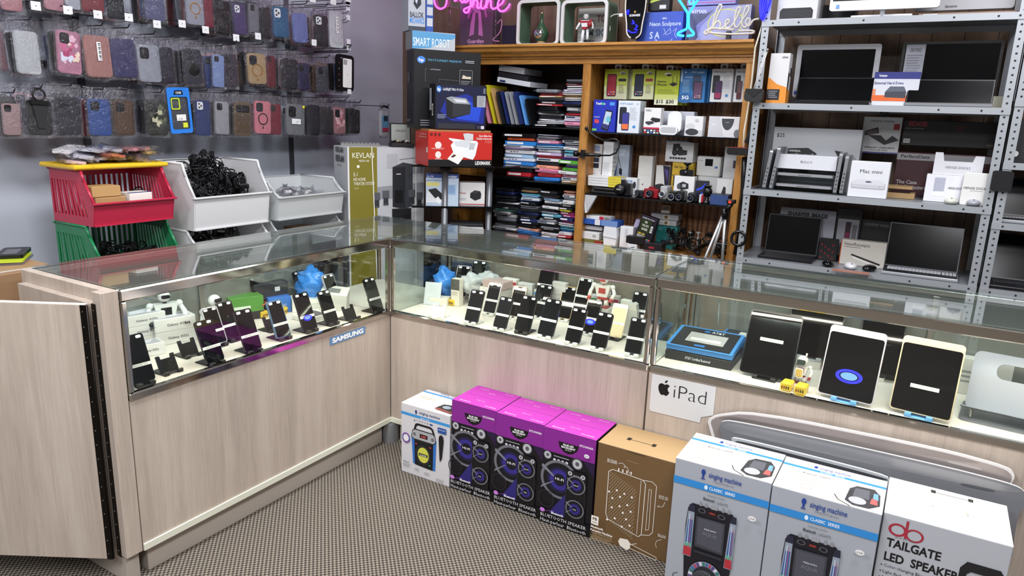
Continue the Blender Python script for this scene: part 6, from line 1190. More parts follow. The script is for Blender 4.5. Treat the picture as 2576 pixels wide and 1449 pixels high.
# ================= steel racks at the right =================
YR = 1.25; RB = 1.66
RS = K('a4a8ae', .4, .35); RD = K('14161a', .6)
def rack(label, x0, x1, zs):
    t = thing('steel_rack', label, 'shelving rack', (0, 0, 0), 0)
    for (xa, s) in ((x0, 1), (x1, -1)):
        for (yy, s2) in ((YR, 1), (RB, -1)):
            mb = MB(); xx = sorted((xa, xa+s*.036)); mb.box(xx[0], xx[1], yy, yy+s2*.003, 0, 2.4, RS)
            xx = sorted((xa, xa+s*.003)); yy2 = sorted((yy, yy+s2*.036)); mb.box(xx[0], xx[1], yy2[0], yy2[1], 0, 2.4, RS)
            if s2 == 1:
                for k in range(60):
                    z = .62+.028*k
                    mb.add([(xa+s*.020+q[0], yy-.0006, z+q[1]) for q in ell2(.0045, .0045, 8)], [tuple(range(8))], RD)
            obj('angle_post', mb, t)
    for z in zs:
        mb = MB(); mb.box(x0+.004, x1-.004, YR+.004, RB-.004, z-.003, z, K('8d9096', .4, .4)); mb.box(x0+.002, x1-.002, YR-.004, YR-.001, z-.028, z, RS); mb.box(x0+.004, x1-.004, RB-.008, RB-.005, z-.028, z, RS)
        for u in (.05, .16, .42, .75, .9, .97): mb.add([(x0+(x1-x0)*u+q[0], YR-.0048, z-.014+q[1]) for q in ell2(.0045, .0045, 8)], [tuple(range(8))], RD)
        obj('shelf_panel', mb, t)
    return t
R1, R2, R3, R4 = 1.984, 1.610, 1.197, .855
rack('grey perforated steel rack beside the oak cabinet', 1.208, 2.248, (R1, R2, R3, R4, .4))
Q = [at(2557, 250, 1, YR).z, at(2552, 410, 1, YR).z, at(2530, 562, 1, YR).z, at(2500, 728, 1, YR).z]
rack('grey perforated steel rack at the right edge of the photo', 2.253, 3.1, tuple(Q)+(.4,))
mb = MB(); mb.box(1.55, 1.575, BY-.016, BY-.002, 1.2, 1.6, RS); 
def rk(name, label, rc, Y, d, base, ops=(), z0=None, cat='box', rz=0): return cY(name, label, cat, rc, Y, d, base, ops, z0, None, rz)
# top shelf
rk('pc_box', 'white carton with black mesh picture on the top steel shelf', (1953, 2054, -70, 41), 1.29, .25, 'd2d2d8', [('p', 'F', '1c1d22', [(.08, .04), (.08, .2), (.14, .26), (.84, .26), (.9, .2), (.9, .04)])]+[('o', 'F', .12+.045*i, .06+.03*j, .008, .006, '5a5c64') for i in range(17) for j in range(5)], R1+.001)
def monitor(name, label, rc, Y, z0, frame, bez, chin=0, stand=True, rz=0, tilt=0, chinc=None, ops=None):
    x, w, z, h = rectY(*rc, Y); t = thing(name, label, 'monitor', (x+w/2, Y, z0), rz); zz = z-z0
    f = MB(); f.T = Matrix.Translation((0, 0, zz)) @ Matrix.Rotation(-tilt, 4, 'X'); f.prism(rrect(w, h, .012, 4), (0, 0, h/2), (1, 0, 0), (0, 0, 1), (0, .022, 0), K(frame, .35)); obj('bezel', f, t)
    f = MB(); f.T = Matrix.Translation((0, 0, zz)) @ Matrix.Rotation(-tilt, 4, 'X'); f.box(-w/2+bez, w/2-bez, -.0015, 0, chin+bez, h-bez, scr('06070b')); obj('screen', f, t)
    if ops: f = MB(); f.T = Matrix.Translation((0, 0, zz)) @ Matrix.Rotation(-tilt, 4, 'X') @ Matrix.Translation((-w/2, -.0018, 0)); decals(f, w, .02, h, ops); obj('sticker', f, t)
    if stand:
        mb = MB(); mb.tube([(0, .03, zz+.05), (0, .035, .012)], .012, K(frame, .3)); mb.tube([(-.12, -.02, .006), (-.04, .03, .014), (.04, .03, .014), (.12, -.02, .006)], .006, K(frame, .3)); obj('stand', mb, t)
    return t
monitor('monitor', 'white monitor with curved wire stand on the top steel shelf', (2086, 2362, -120, 23), 1.31, R1+.001, 'dcdce2', .012, .03, ops=[('r', 'F', .065, .04, .095, .11, '6d9ad8')])
monitor('monitor', 'dark-screened silver all-in-one computer behind the white monitor', (2300, 2550, -110, 24), 1.42, R1+.004, 'a8a8ae', .012, .035, False, ops=[('t', 'F', .32, .05, .05, 'lenovo', '44444c', 'l', .12)])
rk('flat_board', 'flat brown board under the silver all-in-one computer', (2310, 2560, 30, 40), 1.33, .08, '8d7468', [('r', 'F', .05, .2, .2, .8, 'd0d0d4')], R1+.001)
rk('dark_box', 'black flat carton behind the white monitor foot', (2057, 2150, 12, 42), 1.45, .12, '101218', (), R1+.001)
# second shelf
UB = [('p', 'F', 'dd8a2c', [(0, .0), (0, .52), (.1, .5), (.5, .38), (1, .32), (1, 0)]), ('t', 'F', .6, .9, .05, 'ubee', '4a4a50', 'l', .3), ('r', 'F', .0, .06, .66, .28, '1f1e24'), ('x', 'F', .1, .1, .6, .26, 4, '8a8a90'), ('p', 'R', 'dd8a2c', [(0, 0), (0, .3), (1, .25), (1, 0)]), ('r', 'R', .6, .55, .9, .72, '2a2a30'), ('p', 'R', '1f1e24', [(0, .2), (.3, .3), (.4, .6), (0, .62)])]
o = rk('modem_box', 'white and orange modem carton at the left end of the second steel shelf', (1926, 1975, 134, 254), 1.28, .07, 'd3d2d4', UB, R2+.001)
monitor('monitor', 'white-framed all-in-one computer on the second steel shelf', (1992, 2200, 112, 246), 1.50, R2+.001, 'cacbd2', .024, .03, False, tilt=-.02, ops=[('r', 'F', .02, .06, .07, .12, '3a5ab0')])
monitor('monitor', 'black monitor with white paper note taped to its screen', (2252, 2503, 104, 244), 1.50, R2+.001, '0c0d14', .012, .0, False, tilt=-.02, ops=[('r', 'F', .04, .35, .24, .95, 'b4b6c2'), ('x', 'F', .06, .45, .22, .78, 7, '8a8c9c'), ('t', 'F', .08, .82, .06, 'CERTIFIED', '3a3c48', 'l', .12)])
SCRM = scr('050609')
def laptop(label, xl, xr, yt, yb, Y, z, base='17171b', sc='06070b', d=.22, ang=100, keys=False, lip=None, rz=0, keyc='b9bac0', rim=None):
    x, w, z_, h = rectY(xl, xr, yt, yb, Y); t = thing('laptop', label, 'laptop', (x+w/2, Y, z+.001), rz)
    mb = MB(); mb.box(-w/2, w/2, 0, d, 0, .014, K(lip or base, .3, .3), .003); mb.box(-w/2+.004, w/2-.004, .004, d, .014, .0146, K(base, .4)); obj('base', mb, t)
    if keys:
        mb = MB(); nx = 15; x0 = -w*.44; kw = w*.72/nx
        for j in range(6):
            for i in range(nx):
                xx = x0+kw*i+.15*kw*(j % 2); yy = d*.45+j*d*.075; mb.box(xx+.001, xx+kw-.0015, yy+.001, yy+d*.065, .0146, .0160, K(keyc, .5))
            for i in range(4): xx = w*.29+i*kw; mb.box(xx+.001, xx+kw-.0015, d*.45+j*d*.075+.001, d*.45+j*d*.075+d*.065, .0146, .0160, K(keyc, .5))
        mb.box(-w*.15, w*.12, .008, d*.38, .0147, .0151, K('202126', .3)); obj('keyboard', mb, t)
    a = math.radians(ang-90); sh = h
    s = MB(); s.T = Matrix.Translation((0, d, .012)) @ Matrix.Rotation(-a, 4, 'X'); s.box(-w/2, w/2, -.004, .004, 0, sh, K(rim or base, .3), .002); obj('screen_lid', s, t)
    s = MB(); s.T = Matrix.Translation((0, d, .012)) @ Matrix.Rotation(-a, 4, 'X'); s.box(-w/2+.006, w/2-.006, -.0048, -.004, .008, sh-.006, SCRM); obj('screen', s, t)
    return t
laptop('black laptop with glossy screen in front of the white-framed computer', 1988, 2186, 190, 258, 1.28, R2, d=.12, ang=106)
laptop('silver-based laptop with tall black screen under the black monitor', 2272, 2498, 200, 268, 1.28, R2, d=.11, ang=104, lip='8a8b90')
VB = [('r', 'F', 0, .8, 1, 1, '2a2f7c'), ('t', 'F', .1, .86, .07, 'Verbatim', 'e8e8f0', 'l', .18, .02), ('t', 'F', .02, .64, .08, 'External Hard Drive', '3a3f78', 'l', .64, .02), ('r', 'F', 0, .15, 1, .32, 'd8642c'), ('r', 'F', 0, .32, .07, .5, 'd8825c'), ('p', 'F', '3a3e4a', [(.28, .26), (.28, .4), (.38, .58), (.68, .58), (.74, .42), (.74, .24)]), ('p', 'F', '5a5f6c', [(.28, .42), (.38, .58), (.68, .58), (.74, .44)])]
rk('hard_drive_box', 'white and navy external drive carton between the two laptops', (2190, 2305, 181, 262), 1.40, .07, 'cfd0da', VB, R2+.001)
rk('box_end', 'pale yellow carton end at the right of the second steel shelf', (2490, 2525, 242, 268), 1.45, .1, 'c9c6b0', (), R2+.001)
# third shelf
MS = [('t', 'F', .04, .84, .06, '$25', '2a2a2e', 'l', .09, .01), ('p', 'F', '1a1b1e', [(.18, .44), (.19, .66), (.42, .68), (.52, .6), (.55, .44)]), ('t', 'F', .2, .61, .03, 'UNIVERSAL', 'dddde0', 'l', .14, .02), ('t', 'F', .2, .54, .05, 'monitor stand', 'eeeeee', 'l', .28, .03), ('r', 'F', .18, .3, .58, .44, '9a9ba0'), ('r', 'F', .35, .28, .46, .42, '1d1e24'), ('p', 'F', '1a1b1e', [(.72, .66), (.82, .64), (.84, .3), (.78, .3), (.77, .55)]), ('t', 'F', .64, .36, .05, 'Targus', '2a2a2e', 'l', .13, .02), ('O', 'F', .7, .48, .035, .045, .8, '2a2a2e'), ('t', 'F', .7, .46, .045, 'T', '2a2a2e', 'c')]
rk('monitor_stand_box', 'large white monitor stand carton with handwritten price', (1930, 2150, 322, 478), 1.46, .12, 'b9bbc0', MS, R3+.001)
DC = [('t', 'F', .5, .86, .05, "DROP N' CHARGE", '3a3a3e', 'c', .6), ('p', 'F', '1c1d22', [(.05, .6), (.4, .72), (.45, .56), (.08, .48)]), ('p', 'F', '55434a', [(.12, .6), (.38, .69), (.41, .57), (.14, .51)]), ('p', 'F', '232428', [(.15, .5), (.62, .24), (.98, .38), (.8, .5), (.65, .36), (.5, .5)]), ('t', 'F', .5, .14, .045, 'WIRELESS CHARGING', '2a2a2e', 'c', .8, .02), ('t', 'F', .5, .07, .045, 'MOUSE PAD', '2a2a2e', 'c', .45, 0), ('r', 'F', 0, 0, 1, .04, '3a3a7a'), ('r', 'F', .8, .66, .95, .82, '9a2430')]
ox, ow, oz, oh = rectY(2161, 2258, 293, 386, 1.56)
o = rk('mouse_pad_box', 'white charging mouse pad carton hung from the shelf above', (2161, 2258, 294, 386), 1.56, .03, 'c0c0c2', DC)
mb = MB(); mb.ring(rrect(.04, .03, .008), rrect(.024, .014, .005), (ow/2, .01, oh+.01), (1, 0, 0), (0, 0, 1), (0, .002, 0), BLK); mb.tube([(ow/2, .011, oh+.012), (ow/2, .011, R2-.03-oz)], .002, ALU, 6); obj('hang_tab', mb, o)
rk('keyboard_box', 'long black gaming keyboard carton with red lettering', (2262, 2505, 305, 392), 1.55, .05, '121116', [('t', 'F', .05, .78, .17, 'EDGE', '8a2438', 'l', .2, .05, ), ('t', 'F', .02, .66, .04, 'WIRED LED GAMING KEYBOARD', '9a9a9c', 'l', .2), ('b', 'F', .02, .1, .09, .26), ('O', 'F', .92, .12, .03, .09, .85, '7a6a3a'), ('t', 'F', .92, .1, .05, 'LED', 'aaaaaa', 'c', .04), ('r', 'F', .55, .6, .65, .85, '3a1018')], R3+.24)
PD = [('r', 'F', 0, .82, 1, .97, '9a989c'), ('t', 'F', .1, .87, .07, 'PerfectData', '1a1a1e', 'l', .62, .02), ('t', 'F', .06, .28, .08, 'The Case', 'a8a0a4', 'l', .42, .03), ('t', 'F', .06, .17, .08, 'For Computers', 'a8a0a4', 'l', .66, .03)]
rk('case_box', 'maroon carton with silver band under the gaming keyboard carton', (2240, 2490, 386, 500), 1.555, .05, '3f1a22', [tuple(x if not isinstance(x, float) or k != 2 else x for k, x in enumerate(o)) for o in PD][:1]+[('t', 'F', .04, .87, .07, 'PerfectData', '1a1a1e', 'l', .3, .02), ('t', 'F', .03, .28, .08, 'The Case', 'a8a0a4', 'l', .22, .03), ('t', 'F', .03, .17, .08, 'For Computers', 'a8a0a4', 'l', .32, .03)], R3+.001)
MM_ = [('t', 'F', .25, .68, .1, 'Mac mini', '2a2a2e', 'l', .56, .0), ('p', 'F', 'cfcfd6', [(.08, .26), (.1, .44), (.2, .5), (.8, .5), (.9, .44), (.92, .26)]), ('r', 'F', .08, .26, .92, .36, 'bfc0c8'), ('o', 'F', .5, .44, .08, .02, '3a3c5a'), ('l', 'F', '7a7a80', .006, [(.08, .42), (.07, .28), (.1, .25), (.9, .25), (.93, .28), (.92, .42)]), ('o', 'F', .8, .32, .008, .008, '33333a')]
rk('computer_box', 'square white small computer carton at the front of the third steel shelf', (2129, 2228, 406, 503), 1.27, .06, 'd9dae0', MM_, R3+.001)
rk('laptop_box', 'slim white laptop carton lying on top of the acrylic rack of laptops', (1953, 2103, 391, 427), 1.33, .16, 'd2d3da', [('t', 'F', .5, .45, .2, 'MacBook Air', '9a9aa4', 'c', .2)])
zlb = rectY(1953, 2103, 391, 427, 1.33)[2]
x0l = rectY(1953, 2103, 391, 427, 1.33)[0]; wl = rectY(1953, 2103, 391, 427, 1.33)[1]
t = thing('acrylic_rack', 'clear acrylic rack holding flat and upright laptops', 'rack', (x0l-.02, 1.30, R3+.001), 0)
zt_ = zlb-R3-.002
mb = MB(); mb.box(.0, .004, .02, .19, 0, zt_, GLASS); obj('side_plate', mb, t)
mb = MB(); mb.box(wl+.036, wl+.04, .02, .19, 0, zt_, GLASS); obj('side_plate', mb, t)
mb = MB(); mb.box(-.07, wl+.11, .0, .2, 0, .004, GLASS); obj('base_plate', mb, t)
for k in range(3): mb = MB(); mb.box(.004, wl+.036, .02, .19, zt_-.006-.045*k, zt_-.003-.045*k, GLASS); obj('tray', mb, t)
for k, (dz, nm) in enumerate(((.031, 'topmost'), (.076, 'middle'), (.115, 'lowest'))):
    mb = MB(); mb.prism(rrect(wl-.01, .16, .012), (0, 0, 0), (1, 0, 0), (0, 1, 0), (0, 0, .013), K('b4b5ba', .3, .6)); mb.box(-.03, .03, -.0805, -.08, .004, .006, K('26262a'))
    tag(obj('closed_laptop', mb, None, (x0l+wl/2, 1.40, R3+zt_-dz-(.008 if k else .0))), 'closed silver laptop lying %s of three in the acrylic rack' % nm, 'laptop')
for k, (px, h) in enumerate(((1917, .19), (1934, .205), (2096, .19), (2112, .18))):
    p = at(px, 478, 1, 1.31); mb = MB(); mb.prism(rrect(.2, h, .012), (0, .1, h/2), (0, 1, 0), (0, 0, 1), (.015, 0, 0), K('9c9ea4', .3, .6))
    for j in range(5): mb.box(.005, .010, -.0006, 0, h*(.1+.1*j), h*(.1+.1*j)+.008, '24252a')
    o = tag(obj('closed_laptop', mb, None, (p.x, 1.30, R3+.006)), 'closed silver laptop standing on edge, %s of the four around the acrylic rack' % ('leftmost', 'second from left', 'third from left', 'rightmost')[k], 'laptop'); o.rotation_euler = (0, .10 if k < 2 else .04, 0)
for k in range(2): rk('kraft_box', '%s flat kraft carton right of the small computer carton' % ('lower', 'upper')[k], (2228, 2300-6*k, 486-17*k, 498-16*k), 1.36, .12, 'a08258', (), R3+.001+.043*k)
rk('dock_box', 'white dock carton with grey laptop picture', (2320, 2418, 440, 513), 1.34, .10, 'dcdce4', [('r', 'F', .22, .25, .5, .9, 'aaacbc'), ('p', 'F', 'e8e8ee', [(.2, .22), (.2, .38), (.5, .4), (.52, .22)]), ('t', 'F', .6, .5, .08, 'HENGE DOCKS', '4a4a50', 'l', .38)], R3+.001)
p0 = rectY(2320, 2418, 440, 513, 1.34); zd = R3+.002+(p0[3]+p0[2]-R3-.001)
x, w_, z, h_ = rectY(2345, 2470, 382, 438, 1.36)
t = thing('laptop_dock', 'white U-shaped laptop dock on the dock carton', 'dock', (x, 1.35, zd)); mb = MB(); mb.prism([(0, 0), (w_, 0), (w_, h_*.9), (w_*.82, h_*.9), (w_*.78, h_*.62), (w_*.2, h_*.62), (w_*.16, h_), (0, h_)], (0, 0, 0), (1, 0, 0), (0, 0, 1), (0, .05, 0), K('d4d4da', .3)); mb.text('HENGE DOCKS', (w_*.5, -.001, h_*.3), (1, 0, 0), (0, 0, 1), .010, '77777c', 'c', w_*.5); obj('dock_body', mb, t)
rk('dock_box', 'tall plain white dock carton standing in front', (2412, 2482, 435, 517), 1.29, .04, 'dfdedc', [('t', 'F', .06, .5, .07, 'HENGE DOCKS', '4a4a50', 'l', .88), ('x', 'F', .3, .44, .8, .47, 1, '9a9a9e')], R3+.001)
def mouse(label, px, py, Y, z, col, rz=0):
    p = at(px, py, 1, Y); t = thing('computer_mouse', label, 'mouse', (p.x, Y, z+.001), rz); mb = MB(); mb.ball((0, .03, .012), (.028, .045, .017), K(col, .15), 16, 10); obj('shell', mb, t)
    mb = MB(); mb.box(-.002, .002, .0, .02, .022, .028, K('55565c')); obj('scroll_wheel', mb, t)
mouse('clear-shelled mouse at the front of the third steel shelf', 2392, 512, 1.265, R3, 'c9ccc0'); mouse('chrome-like mouse in front of the tall dock carton', 2448, 517, 1.262, R3, '9a9ca4')
t = thing('phone_case', 'black phone case hung on the post between the two racks', 'phone case', (at(2490, 480, 1, YR-.01).x, YR-.016, at(2490, 480, 1, YR-.01).z)); mb = MB(); mb.prism(rrect(.075, .085, .01), (.036, 0, .043), (1, 0, 0), (0, 0, 1), (0, .012, 0), K('141418', .35)); obj('shell', mb, t)
# fourth shelf
rk('massager_box', 'pale carton with wide dark lettering at the back of the fourth steel shelf', (1950, 2090, 525, 640), 1.50, .05, '9496a0', [('t', 'F', .14, .84, .08, 'SHARPER IMAGE', '1d1d22', 'l', .72, .05), ('x', 'F', .3, .74, .8, .78, 1, '6a6a74'), ('p', 'F', '3a3c46', [(.3, .5), (.34, .58), (.6, .56), (.62, .48)])], R4+.001)
rk('drive_blister', 'black and clear blister pack with maroon flash drive', (2092, 2155, 524, 640), 1.50, .03, '15151a', [('r', 'F', .08, .1, .92, .8, '8a8a92'), ('r', 'F', .4, .15, .62, .75, '2a1a22'), ('r', 'F', .42, .3, .6, .55, '6a1a38'), ('o', 'F', .5, .35, .06, .03, 'c0c8e0'), ('r', 'F', .68, .25, .86, .7, '5a5a60')], R4+.001)
rk('keyboard_box', 'black keyboard carton with faint lettering behind the large laptop', (2152, 2300, 556, 660), 1.52, .05, '141418', [('t', 'F', .06, .86, .06, 'COMFORT WAVE', '77777c', 'l', .42)], R4+.001)
rk('scanner_box', 'cream receipt scanner carton with orange edge', (2107, 2222, 606, 676), 1.40, .05, 'bdb8b0', [('r', 'F', 0, 0, .02, 1, 'b0542c'), ('t', 'F', .08, .78, .12, 'NeatReceipts', '3a3538', 'l', .56, .0), ('x', 'F', .08, .7, .6, .74, 1, '6a5a58'), ('p', 'F', '17171a', [(.25, .4), (.26, .46), (.92, .16), (.9, .1)]), ('p', 'F', 'd8d6d0', [(.28, .36), (.88, .06), (.9, .0), (.3, .28)])], R4+.001)
rk('gaming_keyboard', 'black keyboard with red-lit keys standing on end behind the small laptop', (2052, 2100, 600, 676), 1.44, .03, '0c0b0e', [('r', 'F', .1+.2*(i % 4), .1+.1*(i//4), .22+.2*(i % 4), .16+.1*(i//4), '7a1424' if i % 3 == 0 else '1c1a1e') for i in range(28)], R4+.001, 'keyboard')
laptop('small black laptop at the left of the fourth steel shelf', 1902, 2040, 572, 672, 1.29, R4, d=.16, ang=99, rim='2c2d33')
laptop('large laptop with silver-lit keyboard on the fourth steel shelf', 2212, 2410, 588, 706, 1.27, R4, d=.17, ang=102, keys=True, rim='4a4b52', base='1b1c21', lip='a9abb0')
mouse('black mouse beside the small laptop on the fourth steel shelf', 2078, 690, 1.265, R4, '0c0c0f'); mouse('white-printed mouse left of the large laptop', 2140, 690, 1.275, R4, 'c9c9cc', .3); mouse('black mouse touching the white-printed mouse', 2176, 694, 1.28, R4, '0e0e12', -.4)
slab_at(2140, 684, R4+.0012, .16, .05, .002, .05, K('a06a58'), 'leaflet', 'coloured leaflet under the mice on the fourth steel shelf', 'paper', .002)
# right rack content
def lz(k): return Q[k]
rk('desktop_computer', 'black desktop tower computer on the right rack', (2545, 2620, 300, 392), 1.30, .25, '14151a', [('o', 'F', .1, .2, .12, .07, 'c9c9cc'), ('x', 'F', .3, .1, .8, .9, 12, '2a2b32')], lz(1)+.001, 'computer')
laptop('grey laptop with pale keys on the right rack, third level down', 2512, 2700, 450, 556, 1.27, lz(2), d=.2, ang=104, keys=True, lip='a9abb0')
laptop('black laptop on the right rack, lowest visible level', 2488, 2700, 590, 716, 1.27, lz(3), d=.2, ang=106, keys=True, keyc='3a3b42')
rk('accessory_box', 'blue and white printed carton on the top of the right rack', (2568, 2640, 170, 240), 1.30, .15, 'c0c4d4', [('x', 'F', .05, .1, .9, .9, 8, '4a5ab8')], lz(0)+.001)
# ================= contents of the display cases =================
ZD = ZB+.0145
DARKS = K('08080b', .07)
def dk(px, py):
    p = at(px, py, 2, ZD)
    if p.y > .39 and p.x > 0: p = at(px, py, 1, .37)
    elif p.x < -.42: p = at(px, py, 0, -.41)
    return p
PMC = {}
def phone(label, px, py, face, text, s=1., col='111114', scr='08080b', yaw=0, lean=24, stand='black', stick=True, ty=.36, extra=None, name='smartphone', w=.070, h=.148, z=0, loc=None):
    p = loc or dk(px, py); rz = (math.pi/2 if face == 'x' else 0)+yaw
    base = Vector((p.x, p.y, p.z+z)); s *= .95; w *= s; h *= s; T = Matrix.Translation((0, 0, .012)) @ Matrix.Rotation(-math.radians(lean), 4, 'X')
    t = thing(name, label, 'phone' if name == 'smartphone' else 'tablet', base, rz)
    mb = MB(); mb.T = T; r = .009 if name == 'smartphone' else .012; mb.prism(rrect(w, h, r, 4), (0, 0, h/2), (1, 0, 0), (0, 0, 1), (0, .008, 0), K(col, .2, .2), smooth=False); obj('body', mb, t)
    mb = MB(); mb.T = T; e = .0035 if name == 'smartphone' else .0038; top = .004 if name == 'smartphone' else (.022 if col != '111114' else .007); mb.prism([(a, b) for a, b in rrect(w-2*e, h-e-top, r*.7, 4)], (0, -.0008, e+(h-e-top)/2), (1, 0, 0), (0, 0, 1), (0, .0008, 0), K(scr, .05)); obj('screen', mb, t)
    if stick:
        for u in (-.27, .27):
            mb = MB(); mb.T = T; mb.prism(rrect(.017, .0095, .004), (u*w, -.0014, h-.010), (1, 0, 0), (0, 0, 1), (0, .0005, 0), K('e8e6e8')); mb.text('19.95' if u < 0 else 'A1', (u*w, -.00155, h-.012), (1, 0, 0), (0, 0, 1), .004, '77777c', 'c'); obj('price_sticker', mb, t)
    if text:
        mb = MB(); mb.T = T; zz = h*ty; mb.box(-w/2-.0004, w/2+.0004, -.0014, -.0009, zz-.005, zz+.005, K('e6e4e2')); mb.text(text, (0, -.0016, zz-.0028), (1, 0, 0), (0, 0, 1), .0056, '4a4a50', 'c', min(w*.8, .05)); obj('name_label', mb, t)
    if extra: extra(t, T, w, h)
    if stand:
        c = K({'black': '131316', 'white': 'dcdad6', 'blue': '6aa4d8', 'grey': 'a9aaad'}[stand], .35); ww = w*.8 if name == 'smartphone' else w*.45
        st_ = thing('phone_stand' if name == 'smartphone' else 'tablet_stand', '%s stand under the %s' % (stand, label), 'stand', base, rz)
        st_['label'] = ' '.join(('%s stand holding the ' % stand+label).split()[:16])
        if base.z > ZD+.004: mb = MB(); mb.box(-ww/2, ww/2, -.01, .05, ZD-base.z, 0, K('d8d4cc', .4)); obj('riser', mb, st_)
        mb = MB(); mb.box(-ww/2, ww/2, -.012, .075*max(s, .8), 0, .004, c, .001); obj('base_plate', mb, st_)
        mb = MB(); mb.box(-ww/2, -ww/2+.018, -.014, .0, .004, .014, c, .001); mb.box(ww/2-.018, ww/2, -.014, .0, .004, .014, c, .001); obj('front_lip', mb, st_)
        mb = MB(); mb.T = Matrix.Translation((0, .002, .004)) @ Matrix.Rotation(-math.radians(lean), 4, 'X'); mb.box(-ww/2, ww/2, .0105, .0145, 0, .07, c, .001); obj('back_plate', mb, st_)
    return t
def empty_stand(label, px, py, face, col='131316', yaw=0, s=1.):
    p = dk(px, py); rz = (math.pi/2 if face == 'x' else 0)+yaw; c = K(col, .3); t = thing('phone_stand', label, 'stand', (p.x, p.y, ZD), rz)
    mb = MB(); mb.box(-.034, .034, -.012, .06, 0, .004, c, .001); mb.box(-.034, -.016, -.02, -.012, 0, .013, c, .001); mb.box(.016, .034, -.02, -.012, 0, .013, c, .001); obj('base_plate', mb, t)
    mb = MB(); mb.T = Matrix.Translation((0, .004, .004)) @ Matrix.Rotation(math.radians(-24), 4, 'X')
    mb.prism([(-.033, 0), (.033, 0), (.033, .06), (.02, .06), (.018, .047), (-.018, .047), (-.02, .06), (-.033, .06)], (0, 0, 0), (1, 0, 0), (0, 0, 1), (0, .005, 0), c); obj('back_plate', mb, t)
    return t
blue_glow = lambda r: (lambda t, T, w, h: (lambda mb: (setattr(mb, 'T', T), mb.ring(ell2(r, r*.55, 20), ell2(r*.72, r*.36, 20), (0, -.0016, h*.32), (1, 0, 0), (0, 0, 1), (0, .0004, 0), K('2222e0', .3, 0, 1.2)), mb.prism(ell2(r*.62, r*.3, 20), (0, -.0016, h*.32), (1, 0, 0), (0, 0, 1), (0, .0004, 0), K('5f86dc', .3, 0, .6)), obj('screen_glow', mb, t)))(MB()))
# ---- left case
for a in [
 (365, 970, 'black smartphone at the near end of the left case', 'MOTO G5', 1.12, '111114', 0),
 (545, 918, 'black smartphone standing alone in the front row between two empty-stand gaps', 'SAMSUNG A53', 1.08, '1a1c22', 0),
 (640, 888, 'black smartphone second in the front row of the left case', 'SAMSUNG A13', 1.1, '17171b', 0),
 (716, 855, 'blue-edged smartphone in the front row above the slanted blue sign gap', 'SAMSUNG A32', 1.05, '5a7a96', 0),
 (783, 836, 'smartphone with blue cable glare in front row of the left case', 'SAMSUNG A52', 1.1, '1a1a1e', 0),
 (838, 818, 'black smartphone with diagonal light streak near the case middle', 'SAMSUNG A71', 1., '1a1a1e', 0),
 (952, 787, 'black smartphone standing last toward the corner of the left case', 'SAMSUNG S20 FE', 1.08, '1c1c20', 0),
 (592, 858, 'smartphone half hidden behind the second front-row phone', 'SAMSUNG A03', 1.05, '26262c', 0),
 (555, 872, 'white-topped smartphone directly behind the front phone on its own', 'SAMSUNG A20', 1.02, 'c9c9cd', 0),
 (672, 786, 'leaning smartphone in the back row above the yellow adapter', 'SAMSUNG A12', 1.1, '15151a', .2),
 (775, 764, 'smartphone raised highest at the back of the left case', 'KYOCERA E7200', 1.05, '1b1b20', 0),
 (850, 778, 'pale-edged smartphone behind the streaked one', 'SAMSUNG A51', 1.1, 'bcbcc2', 0)]:
    px, py, lab, tx, s, c, yw = a
    phone(lab, px, py, 'x', tx, s, c, yaw=yw+RND.uniform(-.06, .06), lean=22, extra=blue_glow(.022) if 'glare' in lab else None)
for px, py, lab in ((430, 938, 'empty black phone stand nearest the front left glass'), (482, 896, 'empty black phone stand behind the nearest empty one'), (886, 804, 'empty black phone stand between the last two front phones'), (690, 832, 'empty black phone stand behind the front row middle')):
    empty_stand(lab, px, py, 'x')
def gal(name, lab, px, py, w, d, h, z=0, ops=None, yaw=0, base='dcd9d6', face='x', cat='box', group=None):
    p = dk(px, py); return carton(name, lab, cat, (p.x, p.y, ZD+z), w, d, h, base, ops or [], (math.pi/2 if face == 'x' else 0)+yaw, group)
GO = [('t', 'F', .30, .4, .2, 'Galaxy A02s', '3a3a40', 'l', .5, .01), ('r', 'T', .1, .1, .9, .9, 'b8b4bc'), ('p', 'T', 'dedce4', [(.2, .2), (.6, .3), (.8, .8), (.3, .7)]), ('x', 'R', .1, .2, .7, .8, 4, '9a9aa0'), ('b', 'R', .75, .3, .9, .8), ('b', 'L', .1, .3, .3, .8)]
for k in range(2): gal('phone_box', 'white phone carton with side lettering, %s of the front pair' % ('lower', 'upper')[k], 393, 873, .15, .085, .05, .0505*k, GO, -.25)
for k in range(3): gal('phone_box', 'white phone carton, %s of the three stacked at the case end' % ('lowest', 'middle', 'topmost')[k], 315, 872, .15, .09, .042, .0425*k, GO, -.2)
gal('phone_box', 'low white phone carton beside the near black phone', 335, 905, .11, .07, .045, 0, GO, -.25)
